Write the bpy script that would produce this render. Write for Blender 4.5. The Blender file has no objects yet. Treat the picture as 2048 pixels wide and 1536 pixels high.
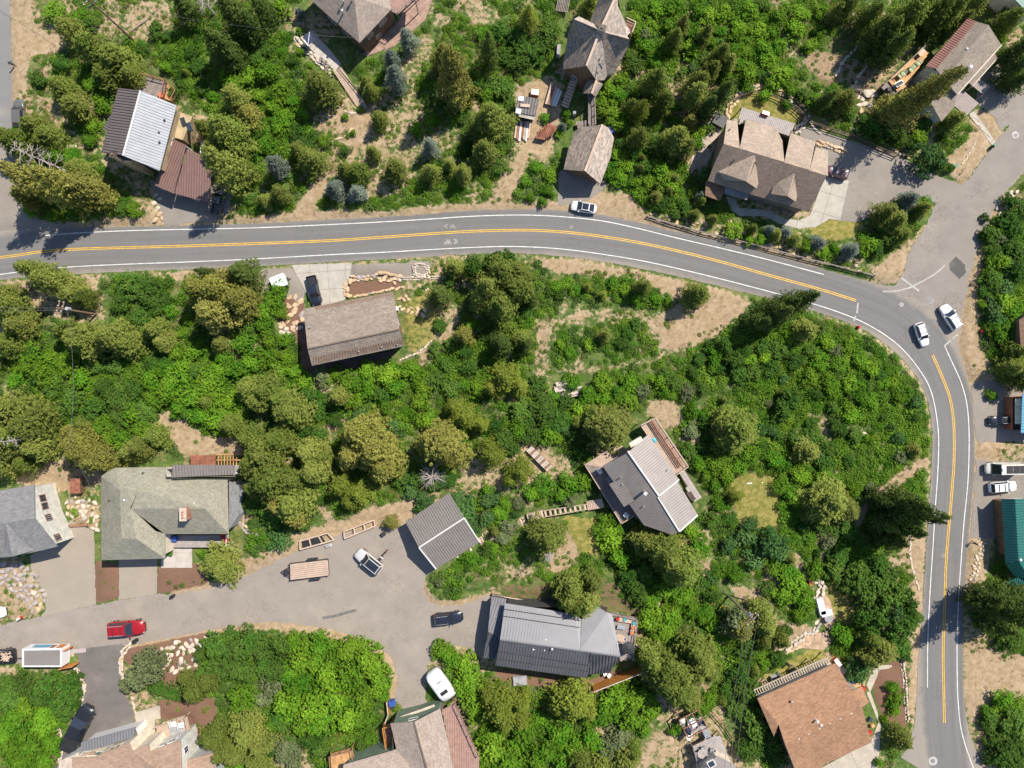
import bpy, bmesh, math, random
import numpy as np
from mathutils import Vector, Matrix
random.seed(7); np.random.seed(7)
SC = bpy.context.scene
COL = SC.collection
# ------------------------------------------------------------------ camera, sky, sun, exposure
F = 1422.0                    # focal length in photo pixels
H = 123.6                     # flying height of the camera, metres
cam = bpy.data.cameras.new('camera'); cam_o = bpy.data.objects.new('camera', cam); COL.objects.link(cam_o)
cam.sensor_width = 36.0; cam.lens = 36.0 * F / 2048.0; cam.clip_start = 1.0; cam.clip_end = 2000.0
cam_o.location = (0, 0, H); cam_o.rotation_euler = (0, 0, 0)
SC.camera = cam_o
SUN_EL = math.radians(52.0)
SUN_DX, SUN_DY = 0.72, 0.70          # horizontal direction towards the sun
world = bpy.data.worlds.new('World'); SC.world = world; world.use_nodes = True
wn = world.node_tree; wn.nodes.clear()
wo = wn.nodes.new('ShaderNodeOutputWorld'); wb = wn.nodes.new('ShaderNodeBackground'); ws = wn.nodes.new('ShaderNodeTexSky')
ws.sky_type = 'NISHITA'; ws.sun_disc = False; ws.sun_elevation = SUN_EL
ws.sun_rotation = math.atan2(SUN_DX, SUN_DY); ws.altitude = 2000.0; ws.air_density = 1.0; ws.dust_density = 1.5
wb.inputs['Strength'].default_value = 0.13
wn.links.new(ws.outputs[0], wb.inputs[0]); wn.links.new(wb.outputs[0], wo.inputs[0])
sun = bpy.data.lights.new('sun', 'SUN'); sun.energy = 4.9; sun.angle = math.radians(0.53); sun.color = (1.0, 0.925, 0.80)
sun_o = bpy.data.objects.new('sun', sun); COL.objects.link(sun_o)
sd = Vector((SUN_DX, SUN_DY, math.hypot(SUN_DX, SUN_DY) * math.tan(SUN_EL))).normalized()
sun_o.rotation_euler = sd.to_track_quat('Z', 'Y').to_euler(); sun_o.location = (0, 0, 60)
SC.view_settings.view_transform = 'Standard'; SC.view_settings.look = 'None'
SC.view_settings.exposure = 0.45; SC.view_settings.gamma = 1.0; SC.view_settings.use_curve_mapping = False
SC.cycles.max_bounces = 5; SC.cycles.diffuse_bounces = 3; SC.cycles.glossy_bounces = 2
SC.cycles.transmission_bounces = 3; SC.cycles.transparent_max_bounces = 4

# ------------------------------------------------------------------ geometry helpers
def W(u, v, z=0.0):
    k = (H - z) / F
    return Vector(((u - 1024.0) * k, -(v - 768.0) * k, z))
def W2(u, v, z=0.0):
    p = W(u, v, z); return (p.x, p.y)
def tag(o, label=None, cat=None, group=None, kind=None):
    if label: o['label'] = label
    if cat: o['category'] = cat
    if group: o['group'] = group
    if kind: o['kind'] = kind
    return o
def mk(name, verts, faces, mat=None, parent=None, smooth=False, uvs=None, mats=None, fmat=None):
    me = bpy.data.meshes.new(name)
    me.from_pydata([tuple(v) for v in verts], [], faces)
    if mats:
        for m in mats: me.materials.append(m)
        if fmat:
            me.polygons.foreach_set('material_index', fmat)
    elif mat: me.materials.append(mat)
    if smooth: me.polygons.foreach_set('use_smooth', [True] * len(me.polygons))
    if uvs:
        ul = me.uv_layers.new(name='UVMap')
        for l in me.loops: ul.data[l.index].uv = uvs[l.vertex_index]
    me.update()
    o = bpy.data.objects.new(name, me); COL.objects.link(o)
    if parent: o.parent = parent
    return o
def inst(name, me, parent=None, loc=None, rz=0.0, sc=None):
    o = bpy.data.objects.new(name, me); COL.objects.link(o)
    if parent: o.parent = parent
    if loc is not None: o.location = loc
    o.rotation_euler = (0, 0, rz)
    if sc is not None: o.scale = sc
    return o
def empty(name, loc=(0, 0, 0), rz=0.0):
    o = bpy.data.objects.new(name, None); COL.objects.link(o)
    o.location = loc; o.rotation_euler = (0, 0, rz); o.empty_display_size = 0.3
    return o
class MB:
    def __init__(s): s.v = []; s.f = []; s.m = []
    def add(s, vs, fs, m=0):
        b = len(s.v); s.v += [tuple(v) for v in vs]
        for f in fs: s.f.append(tuple(b + i for i in f)); s.m.append(m)
        return s
    def box(s, c, d, rz=0.0, m=0):
        hx, hy, hz = d[0] / 2, d[1] / 2, d[2] / 2; ca, sa = math.cos(rz), math.sin(rz)
        vs = []
        for z in (-hz, hz):
            for x, y in ((-hx, -hy), (hx, -hy), (hx, hy), (-hx, hy)):
                vs.append((c[0] + x * ca - y * sa, c[1] + x * sa + y * ca, c[2] + z))
        return s.add(vs, [(3, 2, 1, 0), (4, 5, 6, 7), (0, 1, 5, 4), (1, 2, 6, 5), (2, 3, 7, 6), (3, 0, 4, 7)], m)
    def bar(s, a, b, w, h, m=0, up=Vector((0, 0, 1))):
        a = Vector(a); b = Vector(b); d = b - a
        if d.length < 1e-6: return s
        d.normalize(); side = d.cross(up)
        if side.length < 1e-3: side = Vector((1, 0, 0))
        side.normalize(); u2 = side.cross(d).normalized()
        sw = side * w / 2; uh = u2 * h / 2
        vs = [a - sw - uh, a + sw - uh, a + sw + uh, a - sw + uh, b - sw - uh, b + sw - uh, b + sw + uh, b - sw + uh]
        return s.add(vs, [(0, 1, 2, 3), (7, 6, 5, 4), (4, 5, 1, 0), (5, 6, 2, 1), (6, 7, 3, 2), (7, 4, 0, 3)], m)
    def tube(s, pts, rads, n=6, m=0, cap=True):
        pts = [Vector(p) for p in pts]; base = len(s.v)
        for i, p in enumerate(pts):
            d = (pts[min(i + 1, len(pts) - 1)] - pts[max(i - 1, 0)])
            d = d.normalized() if d.length > 1e-9 else Vector((0, 0, 1))
            ref = Vector((0, 0, 1)) if abs(d.z) < 0.9 else Vector((1, 0, 0))
            a = d.cross(ref).normalized(); b = d.cross(a).normalized()
            for k in range(n):
                t = 2 * math.pi * k / n
                s.v.append(tuple(p + (a * math.cos(t) + b * math.sin(t)) * rads[i]))
        for i in range(len(pts) - 1):
            for k in range(n):
                s.f.append((base + i * n + k, base + i * n + (k + 1) % n, base + (i + 1) * n + (k + 1) % n, base + (i + 1) * n + k)); s.m.append(m)
        if cap:
            s.f.append(tuple(base + k for k in range(n))[::-1]); s.m.append(m)
            s.f.append(tuple(base + (len(pts) - 1) * n + k for k in range(n))); s.m.append(m)
        return s
    def cyl(s, c, r, h, n=12, m=0, r2=None):
        return s.tube([c, (c[0], c[1], c[2] + h)], [r, r if r2 is None else r2], n, m)
    def prism(s, poly, z0, z1, m=0):
        n = len(poly)
        vs = [(p[0], p[1], z0) for p in poly] + [(p[0], p[1], z1) for p in poly]
        fs = [tuple(range(n))[::-1], tuple(range(n, 2 * n))] + [(i, (i + 1) % n, n + (i + 1) % n, n + i) for i in range(n)]
        return s.add(vs, fs, m)
    def build(s, name, mat=None, parent=None, smooth=False, mats=None):
        return mk(name, s.v, s.f, mat, parent, smooth, None, mats, s.m if mats else None)
def area2(poly):
    return sum(poly[i][0] * poly[(i + 1) % len(poly)][1] - poly[(i + 1) % len(poly)][0] * poly[i][1] for i in range(len(poly))) / 2
def ccw(poly):
    return list(poly) if area2(poly) > 0 else list(poly)[::-1]
def resample(pts, step, closed=False):
    P = [np.array(p[:2], float) for p in pts]
    if closed: P.append(P[0])
    out = []
    for a, b in zip(P[:-1], P[1:]):
        n = max(1, int(np.linalg.norm(b - a) / step))
        for i in range(n): out.append(a + (b - a) * i / n)
    if not closed: out.append(P[-1])
    return [tuple(p) for p in out]
def smooth_line(pts, it=2, closed=False):
    P = [tuple(p[:2]) for p in pts]
    for _ in range(it):
        Q = [] if closed else [P[0]]
        rng = range(len(P)) if closed else range(len(P) - 1)
        for i in rng:
            a = P[i]; b = P[(i + 1) % len(P)]
            Q.append((a[0] * .75 + b[0] * .25, a[1] * .75 + b[1] * .25)); Q.append((a[0] * .25 + b[0] * .75, a[1] * .25 + b[1] * .75))
        if not closed: Q.append(P[-1])
        P = Q
    return P
def sheet(name, px, mat, z=0.0, jit=0.0, kind='structure', parent=None, thick=0.0, label=None, cat=None, sm=0):
    """a flat polygon given by photo pixels of its ground outline; jit roughens its edge (m)"""
    poly = [W2(u, v, z) for u, v in px]
    if sm: poly = smooth_line(poly, sm, True)
    if jit:
        poly = [(x + random.gauss(0, jit), y + random.gauss(0, jit)) for x, y in resample(poly, 0.45, True)]
    poly = ccw(poly); n = len(poly)
    mb = MB()
    if thick: mb.prism(poly, z - thick, z)
    else: mb.add([(x, y, z) for x, y in poly], [tuple(range(n))])
    o = mb.build(name, mat, parent)
    bm = bmesh.new(); bm.from_mesh(o.data)
    bmesh.ops.triangulate(bm, faces=[f for f in bm.faces if len(f.verts) > 4], ngon_method='BEAUTY'); bm.to_mesh(o.data); bm.free()
    if kind: o['kind'] = kind
    if label: tag(o, label, cat)
    return o
def strip_line(name, px, width, mat, z, parent=None):
    """painted line / narrow path of constant width along a pixel polyline"""
    P = [Vector(W2(u, v)) for u, v in px]
    vs = []; fs = []
    for i, p in enumerate(P):
        d = (P[min(i + 1, len(P) - 1)] - P[max(0, i - 1)]).normalized(); n = Vector((-d.y, d.x)) * width / 2
        vs += [(p.x + n.x, p.y + n.y, z), (p.x - n.x, p.y - n.y, z)]
    for i in range(len(P) - 1): fs.append((2 * i, 2 * i + 1, 2 * i + 3, 2 * i + 2))
    return mk(name, vs, fs, mat, parent)
def clip_strips(poly3, direction, spacing, width, height, lift=0.0, gapfrac=0.0, jitter=0.0):
    """thin boxes laid over a planar polygon, all parallel to `direction`: roof seams, deck boards, slats"""
    P = [Vector(p) for p in poly3]
    nrm = Vector((0, 0, 0))
    for i in range(len(P)): nrm += P[i].cross(P[(i + 1) % len(P)])
    nrm.normalize()
    if nrm.z < 0: nrm = -nrm
    d = Vector(direction); d = (d - nrm * d.dot(nrm)).normalized(); a = nrm.cross(d).normalized()
    o = P[0]
    Q = [((p - o).dot(a), (p - o).dot(d)) for p in P]
    x0 = min(q[0] for q in Q); x1 = max(q[0] for q in Q)
    mb = MB(); x = x0 + spacing * .5
    while x < x1:
        ys = []
        for i in range(len(Q)):
            q, r = Q[i], Q[(i + 1) % len(Q)]
            if (q[0] - x) * (r[0] - x) < 0 or (q[0] == x) != (r[0] == x):
                if abs(r[0] - q[0]) > 1e-9: ys.append(q[1] + (r[1] - q[1]) * (x - q[0]) / (r[0] - q[0]))
        ys.sort()
        for k in range(0, len(ys) - 1, 2):
            if ys[k + 1] - ys[k] > .1:
                c = nrm * (lift + height / 2 + random.uniform(0, jitter))
                mb.bar(o + a * x + d * (ys[k] + .01) + c, o + a * x + d * (ys[k + 1] - .01) + c, width, height, up=nrm)
        x += spacing
    return mb

# ------------------------------------------------------------------ materials
MATS = {}
def _nt(name):
    m = bpy.data.materials.new(name); m.use_nodes = True
    nt = m.node_tree; b = nt.nodes['Principled BSDF']
    return m, nt, b
def nd(nt, typ, **kw):
    n = nt.nodes.new(typ)
    for k, v in kw.items():
        if k in ('operation', 'blend_type', 'data_type', 'attribute_name', 'attribute_type', 'feature', 'noise_dimensions', 'distance', 'offset', 'offset_frequency', 'squash', 'clamp'): setattr(n, k, v)
        else: n.inputs[k].default_value = v
    return n
def lk(nt, a, b): nt.links.new(a, b)
def math_(nt, op, a, b=None, clamp=False):
    n = nt.nodes.new('ShaderNodeMath'); n.operation = op; n.use_clamp = clamp
    for i, x in enumerate((a, b)):
        if x is None: continue
        if isinstance(x, (int, float)): n.inputs[i].default_value = x
        else: lk(nt, x, n.inputs[i])
    return n.outputs[0]
def mix(nt, fac, a, b, mode='MIX'):
    n = nt.nodes.new('ShaderNodeMix'); n.data_type = 'RGBA'; n.blend_type = mode
    for s, x in ((n.inputs[0], fac), (n.inputs[6], a), (n.inputs[7], b)):
        if isinstance(x, (int, float)): s.default_value = x
        elif isinstance(x, (tuple, list)): s.default_value = (x[0], x[1], x[2], 1)
        else: lk(nt, x, s)
    return n.outputs[2]
def noise(nt, scale, detail=2, rough=.55, vec=None, out=0):
    n = nt.nodes.new('ShaderNodeTexNoise'); n.inputs['Scale'].default_value = scale; n.inputs['Detail'].default_value = detail; n.inputs['Roughness'].default_value = rough
    if vec is None:
        g = nt.nodes.new('ShaderNodeNewGeometry'); vec = g.outputs['Position']
    lk(nt, vec, n.inputs['Vector']); return n.outputs[out]
def ramp(nt, fac, lo, hi):
    n = nt.nodes.new('ShaderNodeMapRange'); n.interpolation_type = 'SMOOTHSTEP'
    n.inputs[1].default_value = lo; n.inputs[2].default_value = hi; lk(nt, fac, n.inputs[0]); return n.outputs[0]
def scaled(c, k): return tuple(min(1, x * k) for x in c)
def bump(nt, b, h, strength=.3, dist=.05):
    n = nt.nodes.new('ShaderNodeBump'); n.inputs['Strength'].default_value = strength; n.inputs['Distance'].default_value = dist
    lk(nt, h, n.inputs['Height']); lk(nt, n.outputs[0], b.inputs['Normal'])
def mat(name, c, rough=.7, metal=0.0, var=.15, scale=1.2, fine=.12, fscale=9.0, bmp=0.0, c2=None):
    if name in MATS: return MATS[name]
    m, nt, b = _nt(name)
    n1 = ramp(nt, noise(nt, scale, 3), .3, .7)
    col = mix(nt, n1, scaled(c, 1 - var), scaled(c2 or c, 1 + var))
    if fine:
        n2 = noise(nt, fscale, 2, .7)
        f = math_(nt, 'ADD', math_(nt, 'MULTIPLY', n2, fine * 2), 1 - fine)
        col = mix(nt, 1.0, col, f, 'MULTIPLY')
        if bmp: bump(nt, b, n2, bmp)
    lk(nt, col, b.inputs['Base Color']); b.inputs['Roughness'].default_value = rough; b.inputs['Metallic'].default_value = metal
    MATS[name] = m; return m
def mat_shingle(name, c, con=.25, bw=.55, bh=.28, rough=.85):
    """shingle or shake courses laid from the plane's own metre-scaled UVs, plus speckle"""
    if name in MATS: return MATS[name]
    m, nt, b = _nt(name)
    uv = nt.nodes.new('ShaderNodeUVMap'); uv.uv_map = 'UVMap'
    br = nt.nodes.new('ShaderNodeTexBrick'); lk(nt, uv.outputs[0], br.inputs['Vector'])
    br.inputs['Scale'].default_value = 1.0; br.inputs['Brick Width'].default_value = bw; br.inputs['Row Height'].default_value = bh
    br.inputs['Mortar Size'].default_value = .018; br.inputs['Mortar Smooth'].default_value = .6; br.inputs['Bias'].default_value = 0.0
    br.inputs['Color1'].default_value = (*scaled(c, 1 - con), 1); br.inputs['Color2'].default_value = (*scaled(c, 1 + con), 1); br.inputs['Mortar'].default_value = (*scaled(c, .55), 1)
    n1 = noise(nt, 6.5, 2, .75); n0 = noise(nt, .5, 3)
    col = mix(nt, 1.0, br.outputs[0], math_(nt, 'ADD', math_(nt, 'MULTIPLY', n1, con * 2.6), 1 - con * 1.3), 'MULTIPLY')
    col = mix(nt, 1.0, col, math_(nt, 'ADD', math_(nt, 'MULTIPLY', n0, .45), .78), 'MULTIPLY')
    col = mix(nt, 1.0, col, math_(nt, 'ADD', math_(nt, 'MULTIPLY', noise(nt, 3.2, 2, .8), .8), .6), 'MULTIPLY')
    col = mix(nt, math_(nt, 'MULTIPLY', ramp(nt, noise(nt, 2.2, 4, .7), .62, .74), .22), col, scaled(c, .5))
    lk(nt, col, b.inputs['Base Color']); b.inputs['Roughness'].default_value = rough
    bump(nt, b, n1, .5, .06)
    MATS[name] = m; return m
def mat_metal(name, c, rough=.5, metal=.0):
    return mat(name, c, rough, metal, .06, .6, .06, 4.0)
def mat_leaf(name, c1, c2, trans=.22, patch=.5):
    if name in MATS: return MATS[name]
    m, nt, b = _nt(name)
    oi = nt.nodes.new('ShaderNodeObjectInfo'); at = nd(nt, 'ShaderNodeAttribute', attribute_name='var')
    f = math_(nt, 'ADD', math_(nt, 'MULTIPLY', oi.outputs['Random'], .6), math_(nt, 'MULTIPLY', ramp(nt, noise(nt, patch, 2), .3, .7), .4))
    col = mix(nt, f, c1, c2)
    k = math_(nt, 'ADD', math_(nt, 'MULTIPLY', at.outputs['Fac'], .9), .55)  # leaf tone: random variation plus painted-in light and shade
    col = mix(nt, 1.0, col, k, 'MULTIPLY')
    r2 = math_(nt, 'FRACT', math_(nt, 'MULTIPLY', oi.outputs['Random'], 37.7)); col = mix(nt, 1.0, col, math_(nt, 'ADD', math_(nt, 'MULTIPLY', r2, .5), .78), 'MULTIPLY')
    lk(nt, col, b.inputs['Base Color']); b.inputs['Roughness'].default_value = .7
    b.inputs['Specular IOR Level'].default_value = .12
    tr = nt.nodes.new('ShaderNodeBsdfTranslucent'); lk(nt, mix(nt, 1.0, col, (1.0, 1.05, .5), 'MULTIPLY'), tr.inputs[0])
    ms = nt.nodes.new('ShaderNodeMixShader'); ms.inputs[0].default_value = trans
    lk(nt, b.outputs[0], ms.inputs[1]); lk(nt, tr.outputs[0], ms.inputs[2]); lk(nt, ms.outputs[0], nt.nodes['Material Output'].inputs[0])
    MATS[name] = m; return m
def mat_asphalt(name, c, dust=(.36, .31, .25), edge=None, crack=.5, streak=.12):
    m, nt, b = _nt(name)
    if edge is not None:
        uv = nt.nodes.new('ShaderNodeUVMap'); uv.uv_map = 'UVMap'
        sx = nt.nodes.new('ShaderNodeSeparateXYZ'); lk(nt, uv.outputs[0], sx.inputs[0])
        cb = nt.nodes.new('ShaderNodeCombineXYZ'); lk(nt, math_(nt, 'MULTIPLY', sx.outputs[0], .03), cb.inputs[0]); lk(nt, math_(nt, 'MULTIPLY', sx.outputs[1], 1.1), cb.inputs[1])
        st = noise(nt, 1.0, 3, .6, cb.outputs[0])
        e = ramp(nt, math_(nt, 'ADD', math_(nt, 'ABSOLUTE', sx.outputs[1]), math_(nt, 'MULTIPLY', noise(nt, .8, 3), 1.0)), edge, edge + 1.4)
        e = math_(nt, 'MULTIPLY', e, .55)
    else:
        st = noise(nt, .35, 4, .6); e = math_(nt, 'MULTIPLY', ramp(nt, noise(nt, .16, 4, .6), .5, .75), .5)
    k = math_(nt, 'ADD', math_(nt, 'MULTIPLY', st, streak * 2), 1 - streak)
    col = mix(nt, 1.0, c, k, 'MULTIPLY')
    col = mix(nt, e, col, dust)
    n2 = noise(nt, 11, 2, .8)
    col = mix(nt, 1.0, col, math_(nt, 'ADD', math_(nt, 'MULTIPLY', n2, .3), .85), 'MULTIPLY')
    if crack:
        vo = nt.nodes.new('ShaderNodeTexVoronoi'); vo.feature = 'DISTANCE_TO_EDGE'; vo.inputs['Scale'].default_value = .22
        g = nt.nodes.new('ShaderNodeNewGeometry'); nn = noise(nt, .6, 4, .7, None, 1)
        mv = nt.nodes.new('ShaderNodeMix'); mv.data_type = 'VECTOR'; mv.inputs[0].default_value = .55
        sc = nt.nodes.new('ShaderNodeVectorMath'); sc.operation = 'SCALE'; sc.inputs['Scale'].default_value = 9.0; lk(nt, nn, sc.inputs[0])
        ad = nt.nodes.new('ShaderNodeVectorMath'); ad.operation = 'ADD'; lk(nt, g.outputs['Position'], ad.inputs[0]); lk(nt, sc.outputs[0], ad.inputs[1])
        lk(nt, ad.outputs[0], vo.inputs['Vector'])
        cr = math_(nt, 'SUBTRACT', 1.0, ramp(nt, vo.outputs['Distance'], .003, .02))
        cr = math_(nt, 'MULTIPLY', cr, math_(nt, 'MULTIPLY', ramp(nt, noise(nt, .12, 2), .42, .6), crack))
        col = mix(nt, cr, col, scaled(c, .45))
    lk(nt, col, b.inputs['Base Color']); b.inputs['Roughness'].default_value = .9
    b.inputs['Specular IOR Level'].default_value = .25
    bump(nt, b, n2, .25, .02)
    MATS[name] = m; return m
def mat_glass(name='window_glass', c=(.03, .045, .06)):
    if name in MATS: return MATS[name]
    m, nt, b = _nt(name); b.inputs['Base Color'].default_value = (*c, 1); b.inputs['Roughness'].default_value = .06
    b.inputs['Specular IOR Level'].default_value = .9
    MATS[name] = m; return m
def mat_paint(name, c, metal=.0, rough=.3):
    if name in MATS: return MATS[name]
    m, nt, b = _nt(name); n1 = noise(nt, 3.0, 2)
    lk(nt, mix(nt, n1, scaled(c, .93), scaled(c, 1.05)), b.inputs['Base Color']); b.inputs['Roughness'].default_value = rough; b.inputs['Metallic'].default_value = metal
    b.inputs['Coat Weight'].default_value = .7; b.inputs['Coat Roughness'].default_value = .08
    MATS[name] = m; return m
# ------------------------------------------------------------------ ground zones (photo pixels of the ground outline)
Z = {'dirt': [], 'mulch': [], 'lawn': [], 'gravel': []}
def zone(k, w, *pts): Z[k].append((w, list(pts)))
N_WHITE = [(90,471),(150,466),(256,461),(400,458),(512,456),(662,449),(762,444),(862,438),(937,432.5),(1024,429.5),(1100,431),(1200,440),(1274,456),(1349,475),(1449,498),(1536,519),(1648,549)]
N_WHITE2 = [(1889,691),(1902,720),(1913,743),(1924,768),(1934,805),(1938,850),(1938.5,900),(1936,970),(1928,1040),(1923,1110),(1920,1152),(1917,1200),(1914,1270),(1914,1330),(1915,1390),(1920,1450),(1930,1490),(1947,1536),(1960,1570)]
S_WHITE = [(-30,553),(0,549),(42,543),(128,534),(256,528),(375,524),(512,518),(662,509),(762,505),(862,499),(937,495),(1024,492),(1124,497),(1224,511),(1299,524),(1399,547),(1536,582),(1636,610),(1686,627),(1736,648),(1786,680),(1820,713),(1845,748),(1857,768),(1868,800),(1876,850),(1878,890),(1875,960),(1870,1020),(1867,1080),(1862,1152),(1858,1220),(1855,1290),(1855,1375)]
CENTRE = [(-60,521),(0,515),(45,509),(80,503),(150,498),(256,495),(375,492),(512,487),(662,481.5),(762,474.5),(862,467.5),(937,462.5),(1024,460),(1080,460.5),(1149,465.5),(1224,475.5),(1299,489),(1374,506),(1449,525),(1536,550),(1636,577),(1712,601),(1765,622),(1810,648),(1843,678),(1865,710),(1878,738),(1890,768),(1900,793),(1907,834),(1909,880),(1908,930),(1904,980),(1901,1020),(1897,1060),(1893,1110),(1891,1152),(1889,1230),(1886,1300),(1887,1360),(1889,1446),(1893,1500),(1900,1575)]
N_EDGE = [(-60,470),(0,462),(90,456),(150,455),(256,453),(400,450),(512,447),(662,439),(762,434),(862,427),(937,421),(1024,418),(1100,418),(1200,428),(1274,444),(1349,462),(1449,485),(1536,506),(1648,540),(1740,562),(1800,590),(1850,600),(1890,640),(1910,685),(1922,715),(1936,760),(1945,805),(1949,850),(1950,900),(1947,970),(1940,1040),(1934,1110),(1931,1152),(1928,1200),(1925,1270),(1925,1330),(1927,1390),(1934,1450),(1948,1490),(1966,1536),(1980,1570)]
S_EDGE = [(-60,567),(0,559),(128,549),(256,543),(375,539),(512,533),(662,524),(762,519),(862,513),(937,508),(1024,506),(1124,511),(1224,526),(1299,540),(1399,563),(1500,588),(1600,612),(1660,632),(1710,650),(1760,678),(1800,713),(1828,745),(1843,768),(1856,800),(1864,850),(1865,890),(1862,960),(1858,1020),(1854,1080),(1848,1152),(1845,1220),(1839,1290),(1834,1370),(1830,1450),(1812,1500),(1785,1540),(1770,1570)]
zone('dirt', 1, (20,-40),(72,-40),(62,45),(85,62),(120,60),(142,90),(110,108),(62,115),(56,150),(62,190),(72,215),(62,252),(18,258))
zone('gravel', 1, (-60,262),(28,265),(45,330),(66,400),(75,440),(150,450),(150,470),(-60,480))
zone('dirt', 1, *([(u, v - 7) for u, v in N_WHITE] + [(u, v - 24 - 5 * math.sin(u * .03)) for u, v in N_WHITE[::-1]]))
zone('dirt', .95, *([(u, v + 3) for u, v in S_EDGE[:10]] + [(u, v + 14 + 6 * math.sin(u * .021)) for u, v in S_EDGE[:10][::-1]]))
zone('dirt', .95, *([(u, v) for u, v in S_EDGE[16:36]] + [(u - 10, v + 6) for u, v in S_EDGE[16:36][::-1]]))
zone('dirt', 1, (722,210),(742,222),(742,245),(712,295),(665,355),(640,395),(625,430),(585,430),(610,385),(640,345),(690,285),(722,245))
zone('dirt', .52, (735,215),(790,130),(830,70),(865,60),(872,110),(830,160),(850,220),(900,262),(945,250),(952,270),(905,300),(850,335),(800,395),(700,405),(640,405),(690,330),(730,260))
zone('dirt', .6, (270,0),(345,0),(350,60),(300,90),(250,80),(235,50))
zone('dirt', .65, (385,215),(420,230),(420,290),(385,290))
zone('dirt', .8, (655,205),(725,225),(715,260),(640,275),(620,250))
zone('dirt', .9, (1045,290),(1062,318),(1035,370),(1020,408),(965,412),(1000,350))
zone('dirt', .8, (1030,170),(1100,150),(1130,170),(1120,250),(1100,330),(1060,310),(1025,280))
zone('dirt', .95, (1125,402),(1200,380),(1262,392),(1300,430),(1290,447),(1200,425),(1130,412))
zone('mulch', .45, (1575,120),(1640,95),(1690,35),(1750,10),(1770,60),(1720,130),(1760,160),(1800,200),(1780,250),(1720,245),(1690,210),(1640,180),(1600,150))
zone('dirt', .75, (1590,120),(1640,100),(1720,120),(1700,170),(1660,170),(1620,150))
zone('dirt', .6, (1700,130),(1780,90),(1840,90),(1780,160),(1770,220),(1710,200))
zone('lawn', 1, (1452,218),(1478,192),(1500,180),(1530,184),(1570,198),(1608,228),(1604,250),(1590,262),(1484,232),(1470,240),(1455,232))
zone('lawn', .9, (1625,438),(1660,436),(1700,443),(1735,440),(1720,465),(1690,482),(1650,482),(1615,465))
zone('dirt', 1, (1935,225),(1975,215),(2000,235),(2012,262),(1990,295),(1955,330),(1925,372),(1890,345),(1885,320),(1925,290),(1945,265))
zone('dirt', 1, (1738,562),(1756,530),(1790,505),(1815,465),(1822,500),(1808,545),(1790,572))
zone('dirt', .85, (1990,405),(1975,500),(1962,560),(1955,640),(1966,700),(1990,760),(1995,1060),(1955,1200),(1925,1200),(1930,1080),(1940,800),(1905,690),(1915,600))
zone('dirt', .9, (1050,512),(1150,515),(1300,545),(1450,580),(1505,603),(1480,640),(1420,672),(1350,690),(1330,640),(1345,600),(1270,560),(1100,545))
zone('dirt', .56, (1060,640),(1200,612),(1330,622),(1380,680),(1350,700),(1270,640),(1150,648),(1105,668),(1095,745),(1075,745),(1070,700))
zone('dirt', .9, (1300,640),(1420,655),(1490,600),(1510,602),(1430,675),(1370,705),(1320,680))
zone('dirt', .8, (1105,738),(1210,732),(1310,712),(1350,695),(1360,705),(1300,725),(1200,746),(1105,750))
zone('dirt', .7, (1310,432),(1400,452),(1470,468),(1540,486),(1600,502),(1680,520),(1750,545),(1748,530),(1690,505),(1600,488),(1540,470),(1470,455),(1400,432),(1320,420))
zone('dirt', .9, (1330,620),(1450,600),(1500,605),(1460,650),(1400,690),(1310,700))
zone('dirt', .62, (-40,568),(190,556),(208,600),(215,640),(160,655),(110,640),(60,620),(-40,600))
zone('gravel', 1, (520,536),(594,535),(612,575),(606,612),(575,592),(530,582))
zone('gravel', 1, (698,530),(860,522),(862,545),(830,558),(698,556))
zone('mulch', 1, (693,566),(800,556),(806,580),(700,592))
zone('mulch', 1, (570,590),(606,598),(608,665),(556,668))
zone('mulch', .9, (590,660),(615,655),(640,735),(700,760),(620,755),(598,720))
zone('lawn', .55, (800,600),(880,562),(905,560),(870,690),(825,712),(808,700))
zone('dirt', 1, (315,820),(350,828),(400,860),(440,868),(492,872),(492,905),(370,915),(345,885))
zone('dirt', 1, (95,915),(200,930),(204,970),(150,985),(60,975),(20,962))
zone('dirt', .9, (132,990),(200,1010),(198,1060),(186,1060),(140,1040))
zone('dirt', 1, (480,1145),(600,1100),(690,1068),(760,1055),(806,1052),(892,990),(862,985),(780,1008),(720,1018),(690,1040),(600,1062),(520,1108),(470,1120),(470,1070),(520,1020),(490,1020),(440,1140))
zone('dirt', .8, (620,860),(700,825),(700,840),(650,885))
zone('dirt', 1, (600,985),(625,990),(680,1040),(665,1048))
zone('dirt', .8, (1035,872),(1090,880),(1115,930),(1085,955),(1045,925))
zone('dirt', .8, (1290,798),(1352,800),(1372,850),(1330,862),(1290,822))
zone('dirt', .7, (1345,870),(1400,870),(1400,900),(1365,890))
zone('lawn', 1, (1445,945),(1560,950),(1556,1050),(1480,1062),(1462,1000))
zone('lawn', .8, (1120,1030),(1200,1035),(1195,1115),(1160,1110))
zone('dirt', .9, (1100,1070),(1150,1066),(1162,1100),(1145,1135),(1095,1150))
zone('dirt', .8, (1400,1015),(1460,1015),(1470,1030),(1410,1035))
zone('dirt', .85, (1450,1165),(1530,1180),(1562,1240),(1500,1232))
zone('dirt', .85, (1540,1240),(1625,1250),(1632,1262),(1600,1300),(1550,1312))
zone('lawn', .9, (1648,1160),(1712,1170),(1705,1262),(1680,1255),(1655,1200))
zone('lawn', .95, (1520,1352),(1640,1288),(1652,1312),(1540,1372))
zone('dirt', 1, (1505,1360),(1660,1300),(1675,1320),(1515,1398))
zone('dirt', 1, (1932,1270),(1965,1290),(2090,1320),(2090,1370),(1992,1392),(1966,1440),(1992,1570),(1975,1570),(1940,1450),(1925,1400))
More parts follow.
